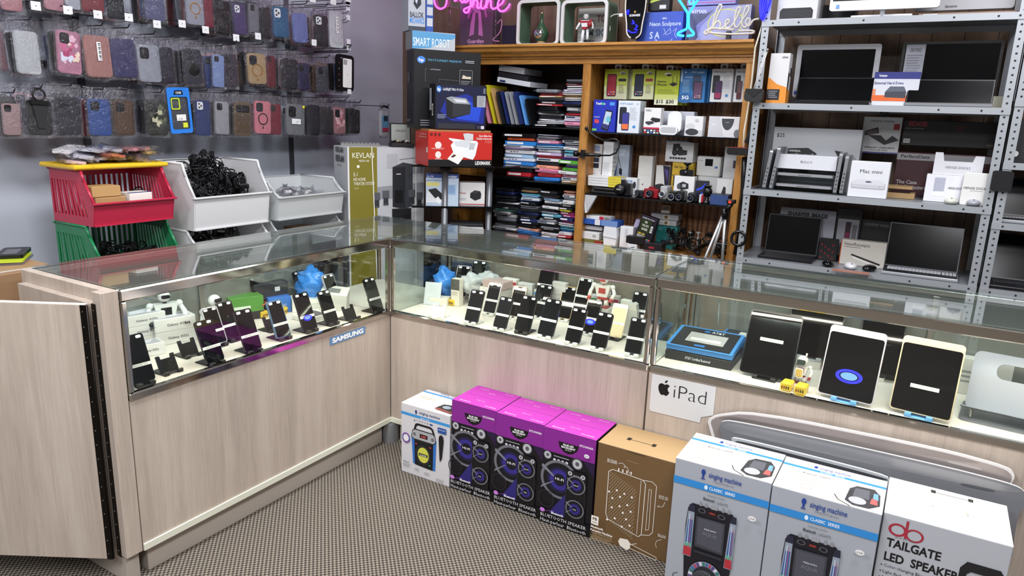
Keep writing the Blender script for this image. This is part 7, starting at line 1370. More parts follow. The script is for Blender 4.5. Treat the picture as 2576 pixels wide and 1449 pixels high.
def toy_robot(lab, px, py, z, s, c1, c2, face, yaw=0, seated=False, acc='2a2a30'):
    p = dk(px, py); t = thing('toy_robot', lab, 'toy', (p.x, p.y, p.z+z), (math.pi/2 if face == 'x' else 0)+yaw); W_, B_ = K(c1, .25), K(c2, .3)
    mb = MB(); mb.prism([(-.03*s, .06*s), (.03*s, .06*s), (.045*s, .125*s), (-.045*s, .125*s)], (0, -.018*s, 0), (1, 0, 0), (0, 0, 1), (0, .036*s, 0), W_); mb.box(-.02*s, .02*s, -.02*s, -.018*s, .08*s, .11*s, B_); mb.box(-.026*s, .026*s, -.015*s, .015*s, .045*s, .06*s, B_); obj('torso', mb, t)
    mb = MB(); mb.ball((0, 0, .152*s), (.024*s, .022*s, .022*s), W_); mb.prism(rrect(.032*s, .014*s, .005*s), (0, -.024*s, .154*s), (1, 0, 0), (0, 0, 1), (0, .006*s, 0), B_); mb.tube([(0, 0, .125*s), (0, 0, .14*s)], .008*s, B_); obj('head', mb, t)
    for q in (-1, 1):
        mb = MB(); mb.ball((q*.055*s, 0, .118*s), .014*s, W_); mb.tube([(q*.055*s, 0, .118*s), (q*.07*s, -.01*s, .085*s), (q*.065*s, -.035*s, .06*s)], [.009*s, .011*s, .012*s], W_); mb.ball((q*.064*s, -.04*s, .055*s), .011*s, B_)
        for f in (-1, 0, 1): mb.tube([(q*.064*s+f*.006*s, -.045*s, .052*s), (q*.064*s+f*.008*s, -.058*s, .046*s)], .003*s, B_, 6)
        obj('arm', mb, t)
        mb = MB(); mb.ball((q*.02*s, 0, .045*s), .012*s, B_); mb.tube([(q*.02*s, 0, .045*s), (q*.024*s, -.004*s, .012*s)], [.012*s, .016*s], W_); mb.box(q*.024*s-.016*s, q*.024*s+.016*s, -.03*s, .016*s, 0, .012*s, B_, .003*s); obj('leg', mb, t)
    if p.z > ZD+.004: mb = MB(); mb.box(-.04, .04, -.03, .03, ZD-p.z, -.0005, K('d8d4cc', .4)); obj('display_block', mb, t)
    return t
toy_robot('white and black toy robot behind the phone cartons', 545, 850, 0, 1.0, 'dededc', '1b1b20', 'x', .1)
toy_robot('white and black toy robot partly hidden by the carton stacks', 420, 838, 0, .95, 'dededc', '1b1b20', 'x', -.3)
def charger(lab, px, py, face, yaw=0, z=0, cube=(.036, .05, .03)):
    p = dk(px, py); t = thing('usb_charger', lab, 'charger', (p.x, p.y, max(ZD, p.z if p.z < ZD+.001 else ZD)+z), (math.pi/2 if face == 'x' else 0)+yaw); w, d, h = cube
    mb = MB(); mb.box(-w/2, w/2, 0, d, 0, h, K('dcb82a', .3), .004); obj('charger_body', mb, t)
    mb = MB()
    for k in range(4): mb.box(-w*.36+w*.2*k, -w*.24+w*.2*k, -.0006, .0001, h*.25, h*.6, K('6b2a14' if k < 2 else '2a1c10'))
    obj('ports', mb, t)
charger('yellow charger behind the blue-edged phone in the left case', 668, 800, 'x'); charger('yellow charger at the foot of the raised phone', 720, 790, 'x', .3)
p = dk(640, 768); mb = MB(); mb.ball((0, 0, .02), (.03, .02, .018), K('2a4a9c', .3)); mb.tube([(0, 0, .02), (.03, .04, .01), (.05, .0, .006)], .003, K('b0542c')); tag(obj('earphone_pouch', mb, None, p), 'small blue pouch behind the toy robot', 'pouch')
# corner clutter in left case
def clut(x, y, z, w, d, h, rz, base, lab, ops=(), name='small_box', cat='box', tilt=None): return carton(name, lab, cat, (x, y, ZD+z), w, d, h, base, ops, rz, None, tilt)
clut(-.34, -.26, 0, .16, .10, .055, .9, 'dcdad2', 'white cable carton lying in front of the blue bag', [('x', 'F', .1, .2, .8, .7, 3, 'a9a9a4')])
clut(-.27, -.17, 0, .12, .09, .09, .6, 'd6d4cc', 'cream adapter carton tipped near the corner post', [('r', 'T', .2, .2, .7, .7, '7a7a78')], tilt=(.2, .1))
clut(-.42, -.52, 0, .14, .08, .10, 1.2, '4e8a34', 'green and black accessory carton at the back of the left case', [('r', 'F', 0, 0, 1, .35, '1c1e20'), ('r', 'F', .1, .5, .6, .62, 'd8e0d0')])
clut(-.44, -.38, 0, .16, .07, .13, 1.3, '23262c', 'dark accessory carton behind the green one', [('r', 'F', .6, .7, .75, .85, 'c9c9c9')])
clut(-.40, -.34, .0, .10, .05, .07, 1.1, '2f6fc4', 'blue smart card carton under the crumpled blue bag', [('t', 'F', .1, .4, .15, 'SMART START', 'c9d8ea', 'l', .7)])
clut(-.16, -.34, 0, .12, .10, .02, 1.5, 'e4e0d8', 'flat white opened phone carton near the corner', [('r', 'T', .1, .1, .9, .9, '5a5450')])
def crumple(lab, x, y, z, rx, ry, rz_, col, seed, name='plastic_bag', mat=None):
    rr = random.Random(seed); mb = MB(); mb.ball((0, 0, 0), (rx, ry, rz_), mat or K(col, .22), 20, 14)
    mb.v = [(a*(1+q*rr.uniform(.6, 1.4)), b*(1+q), max(-rz_*.98, c*(1+q*.8))) for a, b, c in mb.v for q in [.26*math.sin(a*95+seed)*math.cos(c*80+b*60)+.12*math.sin(c*210+a*170)+rr.uniform(-.07, .07)]]
    return tag(obj(name, mb, None, (x, y, ZD+z+rz_)), lab, 'bag')
crumple('crumpled bright blue plastic bag in the left case corner', -.36, -.12, .02, .07, .07, .075, '3f86d8', 3)
crumple('crumpled blue plastic bag at the left end of the middle case', .05, .35, .0, .05, .06, .08, '3f86d8', 4)
crumple('clear bag with green print in the middle case corner', .20, .36, .05, .06, .05, .05, 'e4efe0', 5, mat=FROST)
crumple('clear crumpled bag on the pink carton in the middle case', .27, .40, .10, .05, .04, .03, 'e4efe0', 6, mat=FROST)
# ---- middle case
clut(.05, .22, 0, .09, .06, .035, .3, 'e2dac8', 'cream carton lying at the corner of the middle case')
clut(.14, .27, 0, .045, .04, .13, .1, 'd8d2c4', 'upright cream and black power adapter carton', [('r', 'F', 0, .6, 1, 1, '4a4844'), ('x', 'F', .1, .4, .9, .55, 3, 'a09c90')])
clut(.26, .33, 0, .12, .09, .10, -.1, 'dcd6cc', 'white cable carton with barcode in the middle case', [('b', 'F', .1, .5, .3, .9), ('x', 'F', .4, .2, .9, .8, 6, 'b0aca4')])
clut(.27, .34, .10, .12, .09, .035, -.1, 'c0a8a4', 'pinkish flat carton on the white cable carton')
clut(.02, .44, 0, .12, .03, .17, .0, '1d2a44', 'blue and black speaker carton against the back of the middle case', [('r', 'F', .5, .2, .95, .8, 'b9c0c8'), ('r', 'F', .08, .2, .45, .85, '15161a')])
charger('yellow charger lying behind the acrylic stand', 1112, 745, 'y', .4); charger('yellow charger in front of the leftmost tall phone', 1134, 769, 'y', -.1)
empty_stand('empty white phone stand at the left of the middle case', 1098, 800, 'y', 'e2dccf', .1)
p = dk(1085, 768); t = thing('acrylic_stand', 'clear grey bent acrylic stand in the middle case', 'stand', p, .35); mb = MB(); mb.T = Matrix.Rotation(math.radians(-20), 4, 'X'); mb.box(-.04, .04, 0, .003, 0, .11, FROST, .001); obj('upright', mb, t); mb = MB(); mb.box(-.04, .04, 0, .09, 0, .003, FROST, .001); obj('base_plate', mb, t)
WS = 'white'
for a in [
 (1155, 752, 'smartphone leaning on a tall white stand at the left of the middle case', 'IPHONE 14 PLUS', 1.1, 'c9b8bc', WS, .25),
 (1196, 741, 'tallest back-row smartphone in the middle case', 'IPHONE 14 PLUS', 1.1, '3a3e4a', WS, .25),
 (1184, 816, 'black smartphone first from left in the front row of the middle case', 'IPHONE 13', 1.0, '1a1a20', WS, 0),
 (1229, 794, 'white-edged smartphone behind the first front-row phone', 'IPHONE 11', 1.0, 'cfcac4', WS, 0),
 (1255, 832, 'small black smartphone second in the front row of the middle case', 'IPHONE 12 mini', .96, '17171c', WS, 0),
 (1292, 803, 'gold-edged smartphone with pale back in the second row', 'IPHONE 11', 1.0, 'b9a894', WS, 0),
 (1312, 840, 'black smartphone on a black stand, third in the front row', 'IPHONE 11', 1.08, '1a1a1e', 'black', 0),
 (1355, 802, 'black smartphone half hidden in the second row', 'IPHONE XR', 1.04, '1a1a1e', WS, 0),
 (1370, 851, 'large black smartphone in the middle of the front row', 'IPHONE XR', 1.1, '1e1e24', WS, 0),
 (1362, 757, 'dark smartphone at the back behind the front middle phone', 'IPHONE 12', 1.06, '20222c', WS, 0),
 (1416, 808, 'gold-rimmed smartphone on a cream stand', 'IPHONE XS MAX', 1.05, 'c4a87a', WS, 0),
 (1456, 785, 'white-faced smartphone at the back of the middle case', 'IPHONE 7 PLUS', 1.02, 'dcd8d4', WS, 0),
 (1438, 868, 'black smartphone left of the blue-ring phone', 'IPHONE SE', 1.0, '1c1c22', WS, 0),
 (1478, 843, 'smartphone with bright blue ring glow on its screen', 'IPHONE 8', 1.0, '1c1c24', WS, 0),
 (1503, 881, 'black smartphone with round home button right of the glow', 'IPHONE 8', 1.0, '1b1b20', WS, 0),
 (1508, 814, 'black smartphone in front of the white and red toy robot', 'IPHONE SE', .98, '1b1b20', WS, 0),
 (1543, 855, 'cream-faced smartphone on a dark base', 'IPHONE 6', 1.0, 'e2d3b4', 'black', 0),
 (1597, 822, 'black smartphone in the second row at the right end', 'IPHONE 8', 1.0, '1b1b20', 'black', .1),
 (1590, 897, 'black smartphone nearest the right end of the middle case', 'IPHONE 8', 1.0, '1b1b20', WS, 0)]:
    px, py, lab, tx, s, c, stc, yw = a
    phone(lab, px, py, 'y', tx, s, c, scr='d8c9a4' if 'cream-faced' in lab else '08080b', yaw=yw+RND.uniform(-.05, .05), lean=24, stand=stc, extra=blue_glow(.024) if 'blue ring' in lab else None, ty=.42)
toy_robot('white and red toy robot at the back of the middle case', 1515, 772, 0, .78, 'e2dcd4', 'b04a44', 'y', 0)
for k, (x, w, h, c, lab) in enumerate([(.44, .06, .12, '1c1d22', 'black charging stand shaped like an L behind the phones'), (.55, .06, .11, '202126', 'black speaker block with silver fruit sticker'), (.98, .10, .13, 'c9c7be', 'white bracket at the back of the middle case'), (1.09, .08, .15, '2a2b2e', 'black camera mount at the back right of the middle case')]):
    p = Vector((x, .35, ZD)); t = thing('device_mount', lab, 'mount', p, .1); mb = MB(); mb.prism([(0, 0), (w, 0), (w, h*.45), (w*.55, h*.5), (w*.45, h), (0, h)], (0, 0, 0), (1, 0, 0), (0, 0, 1), (0, .04, 0), K(c, .35)); obj('block', mb, t)
    if k in (1, 3): mb = MB(); apple(mb, (w*.4, -.002, h*.5), (1, 0, 0), (0, 0, 1), .03, 'c9cacc'); obj('fruit_sticker', mb, t)
for k in range(8):
    clut(.34+.085*k, .405, 0, .075, .03, .11+.03*(k % 3 == 0)+.02*(k % 2), 0, ['dcdad4', 'd0cfcc', 'e0ddd8', 'c8c4be', 'dddad2', 'c9c9cc', 'b8b4ac', 'd8d4cc'][k], 'white accessory carton, %s from the left along the back doors' % ORD[k], [('x', 'F', .1, .3, .8, .7, 4, 'b0b0ac'), ('r', 'F', 0, .8, 1, .9, ['b0343a', 'dcdad4', '5aa0d0', 'd0cfcc', '3a3a40', '4a8a4a', '8a2c50', 'd8d4cc'][k])])
p = dk(1500, 700)
# ---- right case
XR = MM+.003
ATT = [('r', 'T', .0, .0, 1, 1, '3f86c8'), ('r', 'T', .05, .05, .95, .95, '1c1d22'), ('p', 'T', 'b0aeac', [(.22, .3), (.22, .75), (.8, .75), (.8, .3)]), ('r', 'T', .28, .4, .74, .5, 'e2e0de'), ('t', 'T', .52, .82, .08, 'AT&T', 'd8dadc', 'l', .2, .02), ('o', 'T', .45, .85, .05, .04, '2f6fb4'), ('r', 'T', .4, .12, .56, .2, '2f6fb4'), ('t', 'F', .62, .3, .3, 'AT&T Certified Restored', 'd8d8dc', 'c', .4)]
p = dk(1672, 900); q = dk(1824, 930)
t = carton('tablet_box', 'black and blue open tablet carton at the left of the right case', 'box', (p.x, p.y, ZD), .25, .20, .035, '18191d', [('t', 'F', .5, .35, .3, 'AT&T Certified Restored', 'd8d8dc', 'c', .38)], math.atan2(q.y-p.y, q.x-p.x)*.5)
b2 = MB(); b2.T = Matrix.Translation((0, 0, .036)) @ Matrix.Rotation(.14, 4, 'X'); b2.box(.0, .25, .005, .195, 0, .022, K('3a80c4', .4), .002); decals(b2, .25, .2, .0225, [op for op in ATT if op[1] == 'T']); obj('blue_tray', b2, t, label='bright blue inner tray')
p = Vector((XR+.16, .36, ZD)); t = carton('tablet_box', 'second blue-sided tablet carton behind the open one', 'box', (p.x, p.y, ZD), .20, .10, .07, '3a80c4', [('r', 'T', .04, .04, .96, .96, '2a2c32'), ('r', 'T', .3, .2, .95, .8, 'cfcac2'), ('r', 'T', .6, .84, .7, .92, '2f6fb4')], .0)
def tabl(lab, px, py, w, h, col, text, stand, yaw, lean=20, ty=.5, stick=False, extra=None, z=0): return phone(lab, px, py, 'y', None, 1., col, yaw=yaw, lean=lean, stand=stand, stick=stick, extra=(lambda t, T, w_, h_: (lab_strip(t, T, w_, h_, text, ty), extra(t, T, w_, h_) if extra else None)), name='tablet', w=w, h=h, z=z)
def lab_strip(t, T, w, h, text, ty):
    if not text: return
    mb = MB(); mb.T = T; mb.box(-.04, .04, -.0016, -.001, h*ty-.006, h*ty+.006, K('e6e2dc')); mb.text(text, (0, -.0018, h*ty-.0035), (1, 0, 0), (0, 0, 1), .007, '8a8680', 'c', .055); obj('name_label', mb, t)
tabl('black tablet on a round black stand next to the tablet cartons', 1922, 955, .190, .245, '111114', 'IPAD 5TH GEN', 'black', -.05, 20, .56)
tabl('white-topped tablet with blue ring glow on its screen', 2122, 1012, .182, .248, 'd0c4cc', None, 'blue', -.12, 18, extra=blue_glow(.042))
tabl('gold-topped tablet on a blue stand, third in the front row', 2310, 1052, .182, .252, 'd8c4a4', 'IPAD 9TH GEN', 'blue', -.12, 18, .36)
tabl('black tablet standing behind the blue-glow tablet', 2035, 905, .20, .22, '111114', None, 'grey', -.05, 16)
tabl('black tablet standing behind the gold-topped one', 2200, 945, .15, .22, '1a1a1e', None, 'black', -.05, 18)
rb = toy_robot('white and red toy robot holding a small gold tablet', 2012, 962, 0, .52, 'e8e2dc', '8a2430', 'y', -.1)
mb = MB(); mb.prism(rrect(.026, .034, .004), (0, -.032, .044), (1, 0, 0), (0, 0, 1), (0, .004, 0), K('e8e4dc')); mb.prism(rrect(.020, .028, .002), (0, -.0325, .044), (1, 0, 0), (0, 0, 1), (0, .001, 0), K('c89a34'));
for i in range(3):
    for j in range(4): mb.box(-.0075+.006*i, -.0045+.006*i, -.0332, -.0325, .033+.0065*j, .0365+.0065*j, K('f4e4a0'))
obj('toy_tablet', mb, rb)
mb = MB(); mb.ball((0, 0, .080), (.020, .019, .020), K('e8e2dc', .2), 18, 12); mb.prism(rrect(.028, .018, .007), (0, -.021, .080), (1, 0, 0), (0, 0, 1), (0, .006, 0), K('3a4440', .1)); mb.tube([(.010, 0, .097), (.011, 0, .110)], .003, K('e8e2dc')); obj('helmet', mb, rb)
charger('yellow two-port charger left of its twin before the toy robot', 1974, 984, 'y', -.1); charger('yellow charger right of its twin before the toy robot', 2010, 993, 'y', -.1)
# laptop riser
a = dk(2400, 1050); t = thing('laptop_riser', 'silver cut-out aluminium laptop riser at the right end of the case', 'stand', (a.x, a.y, ZD), -.1)
AL2 = K('85868e', .5, .6)
mb = MB(); mb.prism(rrect(.30, .20, .02, 4), (.16, .09, 0), (1, 0, 0), (0, 1, 0), (0, 0, .004), AL2); obj('base_plate', mb, t)
T = Matrix.Translation((.01, .02, .03)) @ Matrix.Rotation(math.radians(-28), 4, 'X')
mb = MB(); mb.T = T; mb.ring(rrect(.28, .19, .02, 5, 0, 0), rrect(.17, .05, .022, 5, .01, .04), (.15, 0, .10), (1, 0, 0), (0, 0, 1), (0, .004, 0), AL2); obj('upper_plate', mb, t)
mb = MB(); mb.T = T; mb.box(.0, .30, -.022, .0, .004, .008, AL2, .001); mb.text('STABLE', (.2, -.003, .035), (1, 0, 0), (0, 0, 1), .014, 'd8d8de', 'c'); obj('front_ledge', mb, t)
for x in (.04, .25): mb = MB(); mb.tube([(x, .02, .006), (x, .12, .09)], .005, ALU); obj('hinge_arm', mb, t)
for k in range(4): clut(XR+.42+.27*k, .40, 0, .16, .04, .13, 0, ['3a3b40', '1c1d22', 'c9c6c0', '55565c'][k], '%s carton standing along the back of the right case' % ['grey', 'black', 'cream', 'slate'][k], [('x', 'F', .1, .3, .7, .7, 3, '8a8a8c')])
# ================= things on top of the oak cabinet =================
ZC = CT+.001; YT = 1.50
def cube_shelf(lab, x0, x1, y0, y1):
    x, w, z, h = rectY(x0, x1, y0, y1, 1.42); t = thing('cube_shelf', lab, 'shelf', (x, 1.42, ZC)); h = h+z-ZC
    mb = MB(); mb.ring(rrect(w, h, .035, 6), rrect(w-.034, h-.034, .022, 6), (w/2, 0, h/2), (1, 0, 0), (0, 0, 1), (0, .012, 0), K('c9c9cc', .4)); obj('rim', mb, t)
    mb = MB(); mb.ring(rrect(w-.004, h-.004, .034, 6), rrect(w-.030, h-.030, .022, 6), (w/2, .012, h/2), (1, 0, 0), (0, 0, 1), (0, .13, 0), K('4a6250', .5)); obj('green_shell', mb, t)
    return x, w, h
xa, wa, ha = cube_shelf('green open cube shelf holding a round vase', 1298, 1404, -2, 108)
xb_, wb, hb_ = cube_shelf('green open cube shelf holding a white and red robot', 1408, 1524, -2, 107)
zi = ZC+.017
t = thing('vase', 'dark green teardrop vase with mirrored dome', 'vase', (xa+wa*.5, 1.47, zi))
mb = MB(); mb.lathe([(.022, 0), (.024, .012), (.03, .02), (.044, .05), (.040, .075), (.020, .105), (.010, .125), (.008, .165)], (0, 0, 0), K('2c4a34', .3), 26); obj('vase_body', mb, t)
mb = MB(); mb.lathe([(.025, 0), (.025, .014)], (0, 0, -.0), K('a07a50', .5), 24); obj('wooden_foot', mb, t)
mb = MB(); mb.ball((0, -.036, .055), (.028, .012, .028), K('c9c9d0', .03, 1), 20, 14); obj('mirror_dome', mb, t)
mb = MB(); mb.tube([(0, 0, .16), (0, 0, .182)], .0075, K('c9b890', .2, .9), 12); obj('neck_cap', mb, t)
_d = ZD; ZD = zi
p = Vector((xb_+wb*.42, 1.50, zi))
t = thing('toy_robot', 'white robot figure with red shoulders inside the cube shelf', 'toy', p)
RW, RR_ = K('d8d8dc', .25), K('9a1c2c', .3); s = 1.
mb = MB(); mb.prism([(-.018, .09), (.018, .09), (.026, .125), (-.026, .125)], (0, -.014, 0), (1, 0, 0), (0, 0, 1), (0, .028, 0), RW); mb.box(-.024, .024, -.0155, -.014, .112, .122, RR_); mb.box(-.016, .016, -.012, .012, .078, .09, RR_); obj('torso', mb, t)
mb = MB(); mb.ball((0, 0, .148), (.017, .015, .016), RW); mb.ball((0, .002, .156), (.011, .012, .010), RR_)
for q in (-1, 1): mb.ball((q*.006, -.0145, .148), .002, BLK, 8, 6)
obj('head', mb, t)
for q in (-1, 1):
    mb = MB(); mb.ball((q*.032, 0, .122), .010, RR_); mb.tube([(q*.033, 0, .12), (q*.044, -.004, .10), (q*.05, -.012, .085)], [.006, .007, .006], RW); mb.ball((q*.05, -.013, .082), .006, RW); obj('arm', mb, t)
    mb = MB(); mb.tube([(q*.012, 0, .08), (q*.016, 0, .045), (q*.018, 0, .012)], [.008, .010, .012], RW); mb.box(q*.018-.012, q*.018+.012, -.022, .012, 0, .011, RW, .003); obj('leg', mb, t)
ZD = _d
t = thing('rose', 'red artificial rose with black leaves before the robot figure', 'flower', (p.x+.038, 1.47, zi)); mb = MB(); mb.tube([(0, 0, 0), (.0, 0, .09)], .002, K('1c3a20')); obj('stem', mb, t)
mb = MB(); mb.ball((0, 0, .10), (.014, .012, .016), K('8c1420', .4)); obj('bloom', mb, t)
mb = MB(); mb.ball((-.012, 0, .012), (.02, .008, .008), K('14161a')); mb.ball((.014, 0, .01), (.016, .008, .007), K('14161a')); obj('leaves', mb, t)
x, w_, z, h_ = rectY(1452, 1545, 20, 106, 1.62); carton('sign_box', 'pale brick-patterned lightbox carton behind the robot cube', 'box', (x, 1.62, ZC), w_, .04, h_+z-ZC, 'a9aaa8', [('r', 'F', 0, .14*k, 1, .14*k+.01, '7a7c7a') for k in range(7)]+[('t', 'F', .5, .66, .16, 'TON', '7a4a4a', 'l', .4, .03), ('t', 'F', .1, .32, .16, 'JAM SIGN', '4a5a6a', 'l', .8, .03)])
# neon words and shapes
PINK = K('ff3fd0', .4, 0, 4.2); BLUE = K('1f7fff', .4, 0, 3.2); DBLUE = K('1414ff', .4, 0, 3.0); UNLIT = K('c9c6bc', .3)
def zoomed(pts, ox, oy, sc, Y): return [at(ox+a*sc, oy+b*sc, 1, Y) for a, b in pts]
def smooth(P, k=4):
    out = []
    for i in range(len(P)-1):
        p0, p1, p2, p3 = P[max(i-1, 0)], P[i], P[i+1], P[min(i+2, len(P)-1)]
        for j in range(k):
            t = j/k; out.append(.5*((2*p1)+(p2-p0)*t+(2*p0-5*p1+4*p2-p3)*t*t+(3*p1-p0-3*p2+p3)*t**3))
    return out+[P[-1]]
def neon(name, lab, strokes, ox, oy, sc, Y, r, m, plate=None):
    t = thing(name, lab, 'neon sign', (0, 0, 0))
    for s_ in strokes:
        P = smooth(zoomed(s_, ox, oy, sc, Y)); mb = MB(); mb.tube(P, r, m, 8); obj('neon_tube', mb, t)
    if plate: mb = MB(); P = [at(ox+a*sc, oy+b*sc, 1, Y+.012) for a, b in plate]; mb.prism([(q.x, q.z) for q in P], (0, Y+.012, 0), (1, 0, 0), (0, 0, 1), (0, .004, 0), GLASS); obj('acrylic_plate', mb, t)
    return t
n = neon('neon_word', 'glowing pink cursive neon word above the cabinet', [
  [(478, -30), (482, 30), (505, 75), (545, 95), (590, 75), (610, 30), (612, -20)], [(690, -30), (700, 10), (720, -5), (745, -25), (765, 10), (785, 25), (810, -5), (835, -30)],
  [(800, -5), (812, 25), (838, 10), (862, -20), (870, 30), (858, 95), (830, 135), (803, 128), (800, 100), (840, 80), (880, 60)], [(905, -60), (893, 20), (885, 78)], [(888, 60), (910, 10), (935, 5), (945, 40), (940, 80), (965, 82), (985, 50)],
  [(990, -20), (978, 60), (995, 92), (1020, 80), (1035, 40)], [(1045, -20), (1035, 40), (1040, 85)], [(1040, 60), (1065, 0), (1085, 10), (1088, 70), (1110, 95), (1140, 85), (1165, 60)],
  [(1165, 65), (1210, 30), (1222, -5), (1195, -20), (1165, 20), (1160, 80), (1185, 118), (1230, 115), (1272, 75), (1290, 40)]], 980, 0, .2347, 1.36, .0055, PINK,
  [(455, -60), (465, 80), (545, 110), (640, 70), (740, 90), (800, 165), (880, 150), (980, 115), (1150, 130), (1230, 155), (1300, 110), (1310, 20), (1230, -60)])
mb = MB(); a, b = at(1085, 30, 1, 1.36), at(1275, 5, 1, 1.36)
for xx in (at(1128, 0, 1, 1.36).x, at(1245, 0, 1, 1.36).x): mb.tube([(xx, 1.375, at(1128, 25, 1, 1.36).z), (xx, 1.375, ZC)], .0035, GLASS, 6)
obj('acrylic_leg', mb, n)
l = bpy.data.lights.new('neon_glow', 'POINT'); l.energy = 1.1; l.color = (1, .15, .85); l.shadow_soft_size = .1
o = bpy.data.objects.new('neon_glow', l); COL.objects.link(o); o.location = (at(1130, -10, 1, 1.40).x, 1.45, at(1130, -10, 1, 1.40).z); o.parent = n
neon('neon_glass_shape', 'glowing blue neon cocktail glass', [[(1040, -60), (1150, 105), (1166, 150), (1163, 260), (1150, 295), (1078, 330), (1070, 355), (1130, 365)], [(1310, -60), (1200, 105), (1180, 150), (1178, 260), (1195, 298), (1225, 330), (1222, 355), (1160, 365)]], 1440, 0, .2484, 1.40, .0065, BLUE)
mb = MB(); c = at(1440+1205*.2484, 4, 1, 1.39); mb.tube([c+Vector((.012*math.cos(a), 0, .012*math.sin(a))) for a in [i*math.pi/6 for i in range(12)]], .004, K('30e0a0', .4, 0, 2), 6, True); mb2 = obj('olive', mb, bpy.data.objects['neon_glass_shape'])
mb = MB(); c = at(1728, 104, 1, 1.40); mb.box(c.x-.03, c.x+.03, 1.38, 1.44, ZC, ZC+.012, BLK, .002); mb.tube([(c.x, 1.41, ZC), (c.x, 1.405, ZC+.03)], .004, BLK); obj('base', mb, bpy.data.objects['neon_glass_shape'])
neon('neon_arrow', 'bright blue neon zigzag hanging at the top of the steel post', [[(1912, -30), (1905, 60), (1908, 140), (1922, 195), (1955, 120), (2000, 20), (2010, -40)], [(1935, -30), (1925, 80), (1925, 170)], [(1965, -30), (1945, 60), (1930, 150)]], 1440, 0, .2484, 1.235, .006, DBLUE)
h = neon('neon_word', 'unlit white cursive neon greeting on a black stand', [[(1360, 350), (1335, 325), (1420, 265), (1480, 140), (1513, 70), (1495, 48), (1465, 95), (1432, 200), (1417, 298), (1445, 240), (1482, 213), (1500, 250), (1490, 300), (1545, 262), (1592, 218), (1570, 200), (1545, 240), (1562, 283), (1615, 262), (1680, 150), (1703, 85), (1682, 72), (1655, 130), (1640, 240), (1668, 278), (1722, 200), (1785, 110), (1783, 62), (1755, 82), (1722, 180), (1718, 250), (1748, 278), (1788, 240), (1800, 195), (1772, 190), (1756, 235), (1790, 262), (1832, 205), (1890, 190)], [(1360, 350), (1400, 292), (1520, 290), (1640, 302)], [(1680, 312), (1815, 310), (1830, 335), (1600, 345), (1380, 330)]], 1440, 0, .2484, 1.36, .0052, UNLIT)
mb = MB(); c = at(1440+1580*.2484, 78, 1, 1.36); mb.box(c.x-.012, c.x+.012, 1.365, 1.385, ZC, c.z, BLK, .002); mb.box(c.x-.035, c.x+.05, 1.35, 1.41, ZC, ZC+.008, BLK, .002); obj('stand', mb, h)
# beer glass sign
t = thing('glass_sign', 'black beer glass sign outlined with white tube', 'sign', (0, 0, 0))
GL = [(548, -60), (535, 40), (540, 130), (555, 250), (558, 340), (590, 395), (660, 395), (688, 345), (705, 240), (735, 110), (748, 20), (748, -60)]
P = [at(1440+a*.2484, b*.2484, 1, 1.42) for a, b in GL]; mb = MB(); mb.prism([(q.x, q.z) for q in P], (0, 1.42, 0), (1, 0, 0), (0, 0, 1), (0, .025, 0), K('08080c', .12)); obj('glass_panel', mb, t)
for S_ in ([(545, -50), (537, 90), (548, 240), (553, 340), (590, 388)], [(752, -50), (738, 90), (708, 240), (688, 345), (640, 388)]):
    mb = MB(); mb.tube(smooth(zoomed(S_, 1440, 0, .2484, 1.412)), .004, UNLIT, 8); obj('white_tube', mb, t)
for S_ in ([(560, 305), (600, 330), (650, 325)], [(640, 250), (655, 270), (630, 295), (660, 305)], [(605, 205), (625, 235), (600, 240)], [(545, 130), (570, 100), (560, 150)]):
    mb = MB(); mb.tube(smooth(zoomed(S_, 1440, 0, .2484, 1.416)), .0035, DBLUE, 6); obj('blue_swirl', mb, t)
c = at(1440+630*.2484, 41, 1, 1.418); mb = MB(); mb.text('GUINNESS', (c.x, 1.4185, c.z), (1, 0, 0), (0, 0, 1), .011, 'd8d8e0', 'c', .062, .03); mb.prism([(-.005, .018), (.005, .018), (.004, .028), (-.004, .028)], (c.x, 1.4185, c.z), (1, 0, 0), (0, 0, 1), (0, .0004, 0), K('b89a4a')); obj('lettering', mb, t)
c = at(1440+605*.2484, 104, 1, 1.42); mb = MB(); mb.prism(ell2(.05, .035, 24), (c.x, 1.43, ZC), (1, 0, 0), (0, 1, 0), (0, 0, .012), K('1a1a20', .3)); obj('base', mb, t)
# cartons behind
def tc(name, lab, rc, Y, d, base, ops=(), z0=ZC, cat='box'): return cY(name, lab, cat, rc, Y, d, base, ops, z0)
GD = [('p', 'F', 'a86aa4', [(.42, .9), (.62, .9), (.66, .78), (.58, .7), (.46, .7), (.38, .8)]), ('p', 'F', 'a86aa4', [(.4, .72), (.48, .72), (.46, .5), (.44, .28), (.3, .24), (.34, .5)]), ('p', 'F', 'a86aa4', [(.56, .72), (.64, .72), (.68, .48), (.72, .24), (.58, .26), (.58, .5)]), ('p', 'F', '90588c', [(.28, .84), (.34, .84), (.3, .6), (.24, .6)]), ('p', 'F', '90588c', [(.7, .86), (.76, .82), (.84, .62), (.78, .6)]),
      ('t', 'F', .5, .11, .07, 'Guardian', 'c79ac4', 'c', .5, .02), ('t', 'F', .5, .06, .03, 'INTELLIGENT ACTION ROBOT', 'a884a8', 'c', .44)]
tc('robot_box', 'dark robot carton with pink-lit armoured figure', (1156, 1238, -6, 108), 1.47, .09, '4a3a4c', GD)
tc('dark_box', 'dark navy rounded case beside the green vase cube', (1262, 1300, 64, 108), 1.50, .08, '15162c')
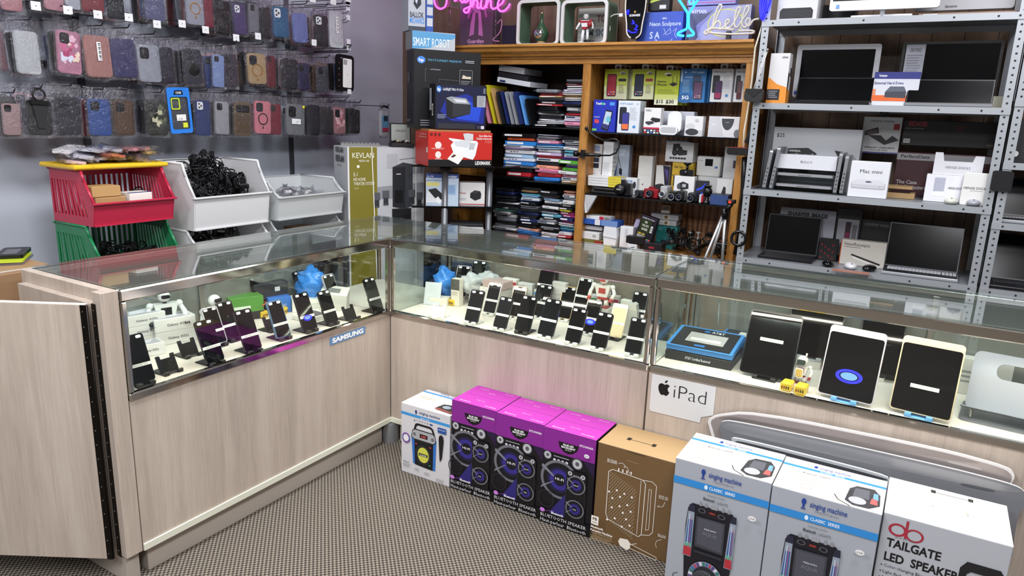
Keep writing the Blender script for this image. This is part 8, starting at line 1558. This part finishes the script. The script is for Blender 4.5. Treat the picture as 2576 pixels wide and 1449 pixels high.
NS = [('t', 'F', .55, .78, .06, 'able', 'c9d2ea', 'l', .1), ('t', 'F', .28, .58, .12, 'Neon Sculpture', 'b4c4ea', 'l', .68, .02), ('t', 'F', .3, .2, .2, 'S A', 'b4c8ee', 'l', .22, .02), ('l', 'F', 'b4c8ee', .008, [(.6, .5), (.66, .3), (.76, .36), (.74, .5), (.6, .3)]), ('l', 'F', 'b4c8ee', .008, [(.8, .4), (.88, .5), (.84, .3), (.9, .2)]), ('t', 'F', .42, .03, .14, '2', 'b4c8ee'), ('l', 'F', 'b4c8ee', .008, [(.72, .06), (.8, .18), (.78, .04)])]+[('r', 'F', .0, .74+.02*k, .3, .745+.02*k, '6f86cc') for k in range(12)]
tc('sign_box', 'blue neon sculpture carton with outlined lettering', (1600, 1714, 30, 103), 1.47, .06, '3450b0', NS)
tc('sign_box', 'violet-grey neon sign carton behind the unlit greeting', (1724, 1882, 14, 101), 1.50, .08, '8486b8', [('p', 'F', 'a0a4cc', [(.15, 0), (.25, .5), (.5, .9), (1, 1), (1, 0)]), ('p', 'F', '55566e', [(0, .85), (.3, .8), (.42, .9), (.3, .7), (.15, .5), (.2, .2), (.1, 0), (0, 0)]), ('O', 'F', .62, .55, .28, .36, .93, 'c8cc6a'), ('t', 'F', .06, .82, .09, 'ATMAN', 'd8daf0', 'l', .24, .02)]+[('o', 'F', .84+.03*(k % 5), .95-.06*(k//5), .006, .012, 'a9a04a') for k in range(30)])
cY('sign_box', 'striped neon sign carton on top of the violet-grey one', 'box', (1728, 1850, -40, 12), 1.51, .06, '8a8cc4', [('r', 'F', 0, .1+.12*k, 1, .14+.12*k, ['b04a8a', '4a5ac8', 'c8c8e0'][k % 3]) for k in range(7)])
cY('sign_box', 'black carton with lime print standing on the blue sculpture carton', 'box', (1629, 1683, -30, 27), 1.475, .05, '15161a', [('p', 'F', 'a8b84a', [(.1, .35), (.7, .5), (.9, .7), (.6, .6), (.1, .45)]), ('r', 'F', .55, .08, .85, .25, 'c9c9cc')])
mb = MB(); mb.tube(smooth(zoomed([(330, 420), (380, 300), (370, 200), (420, 150), (500, 145)], 1440, 0, .2484, 1.47)), .003, K('c9c9cc', .4)); mb.box(at(1562, 38, 1, 1.46).x-.01, at(1562, 38, 1, 1.46).x+.012, 1.455, 1.475, at(1562, 42, 1, 1.46).z, at(1562, 34, 1, 1.46).z, K('d8d8da')); tag(obj('white_cable', mb), 'white cable and plug left of the beer glass sign', 'cable')
mb = MB(); mb.tube(smooth([at(a, b, 1, 1.44) for a, b in ((1250, 60), (1262, 50), (1258, 80), (1240, 100), (1256, 104))]), .0025, K('c98ac0', .4)); tag(obj('pink_lit_cable', mb), 'thin looping cable between the robot carton and the cube shelf', 'cable')  # neon's pink light put into the cable's colour
mb = MB(); 
# Apple-like edge pieces: glass case price cards
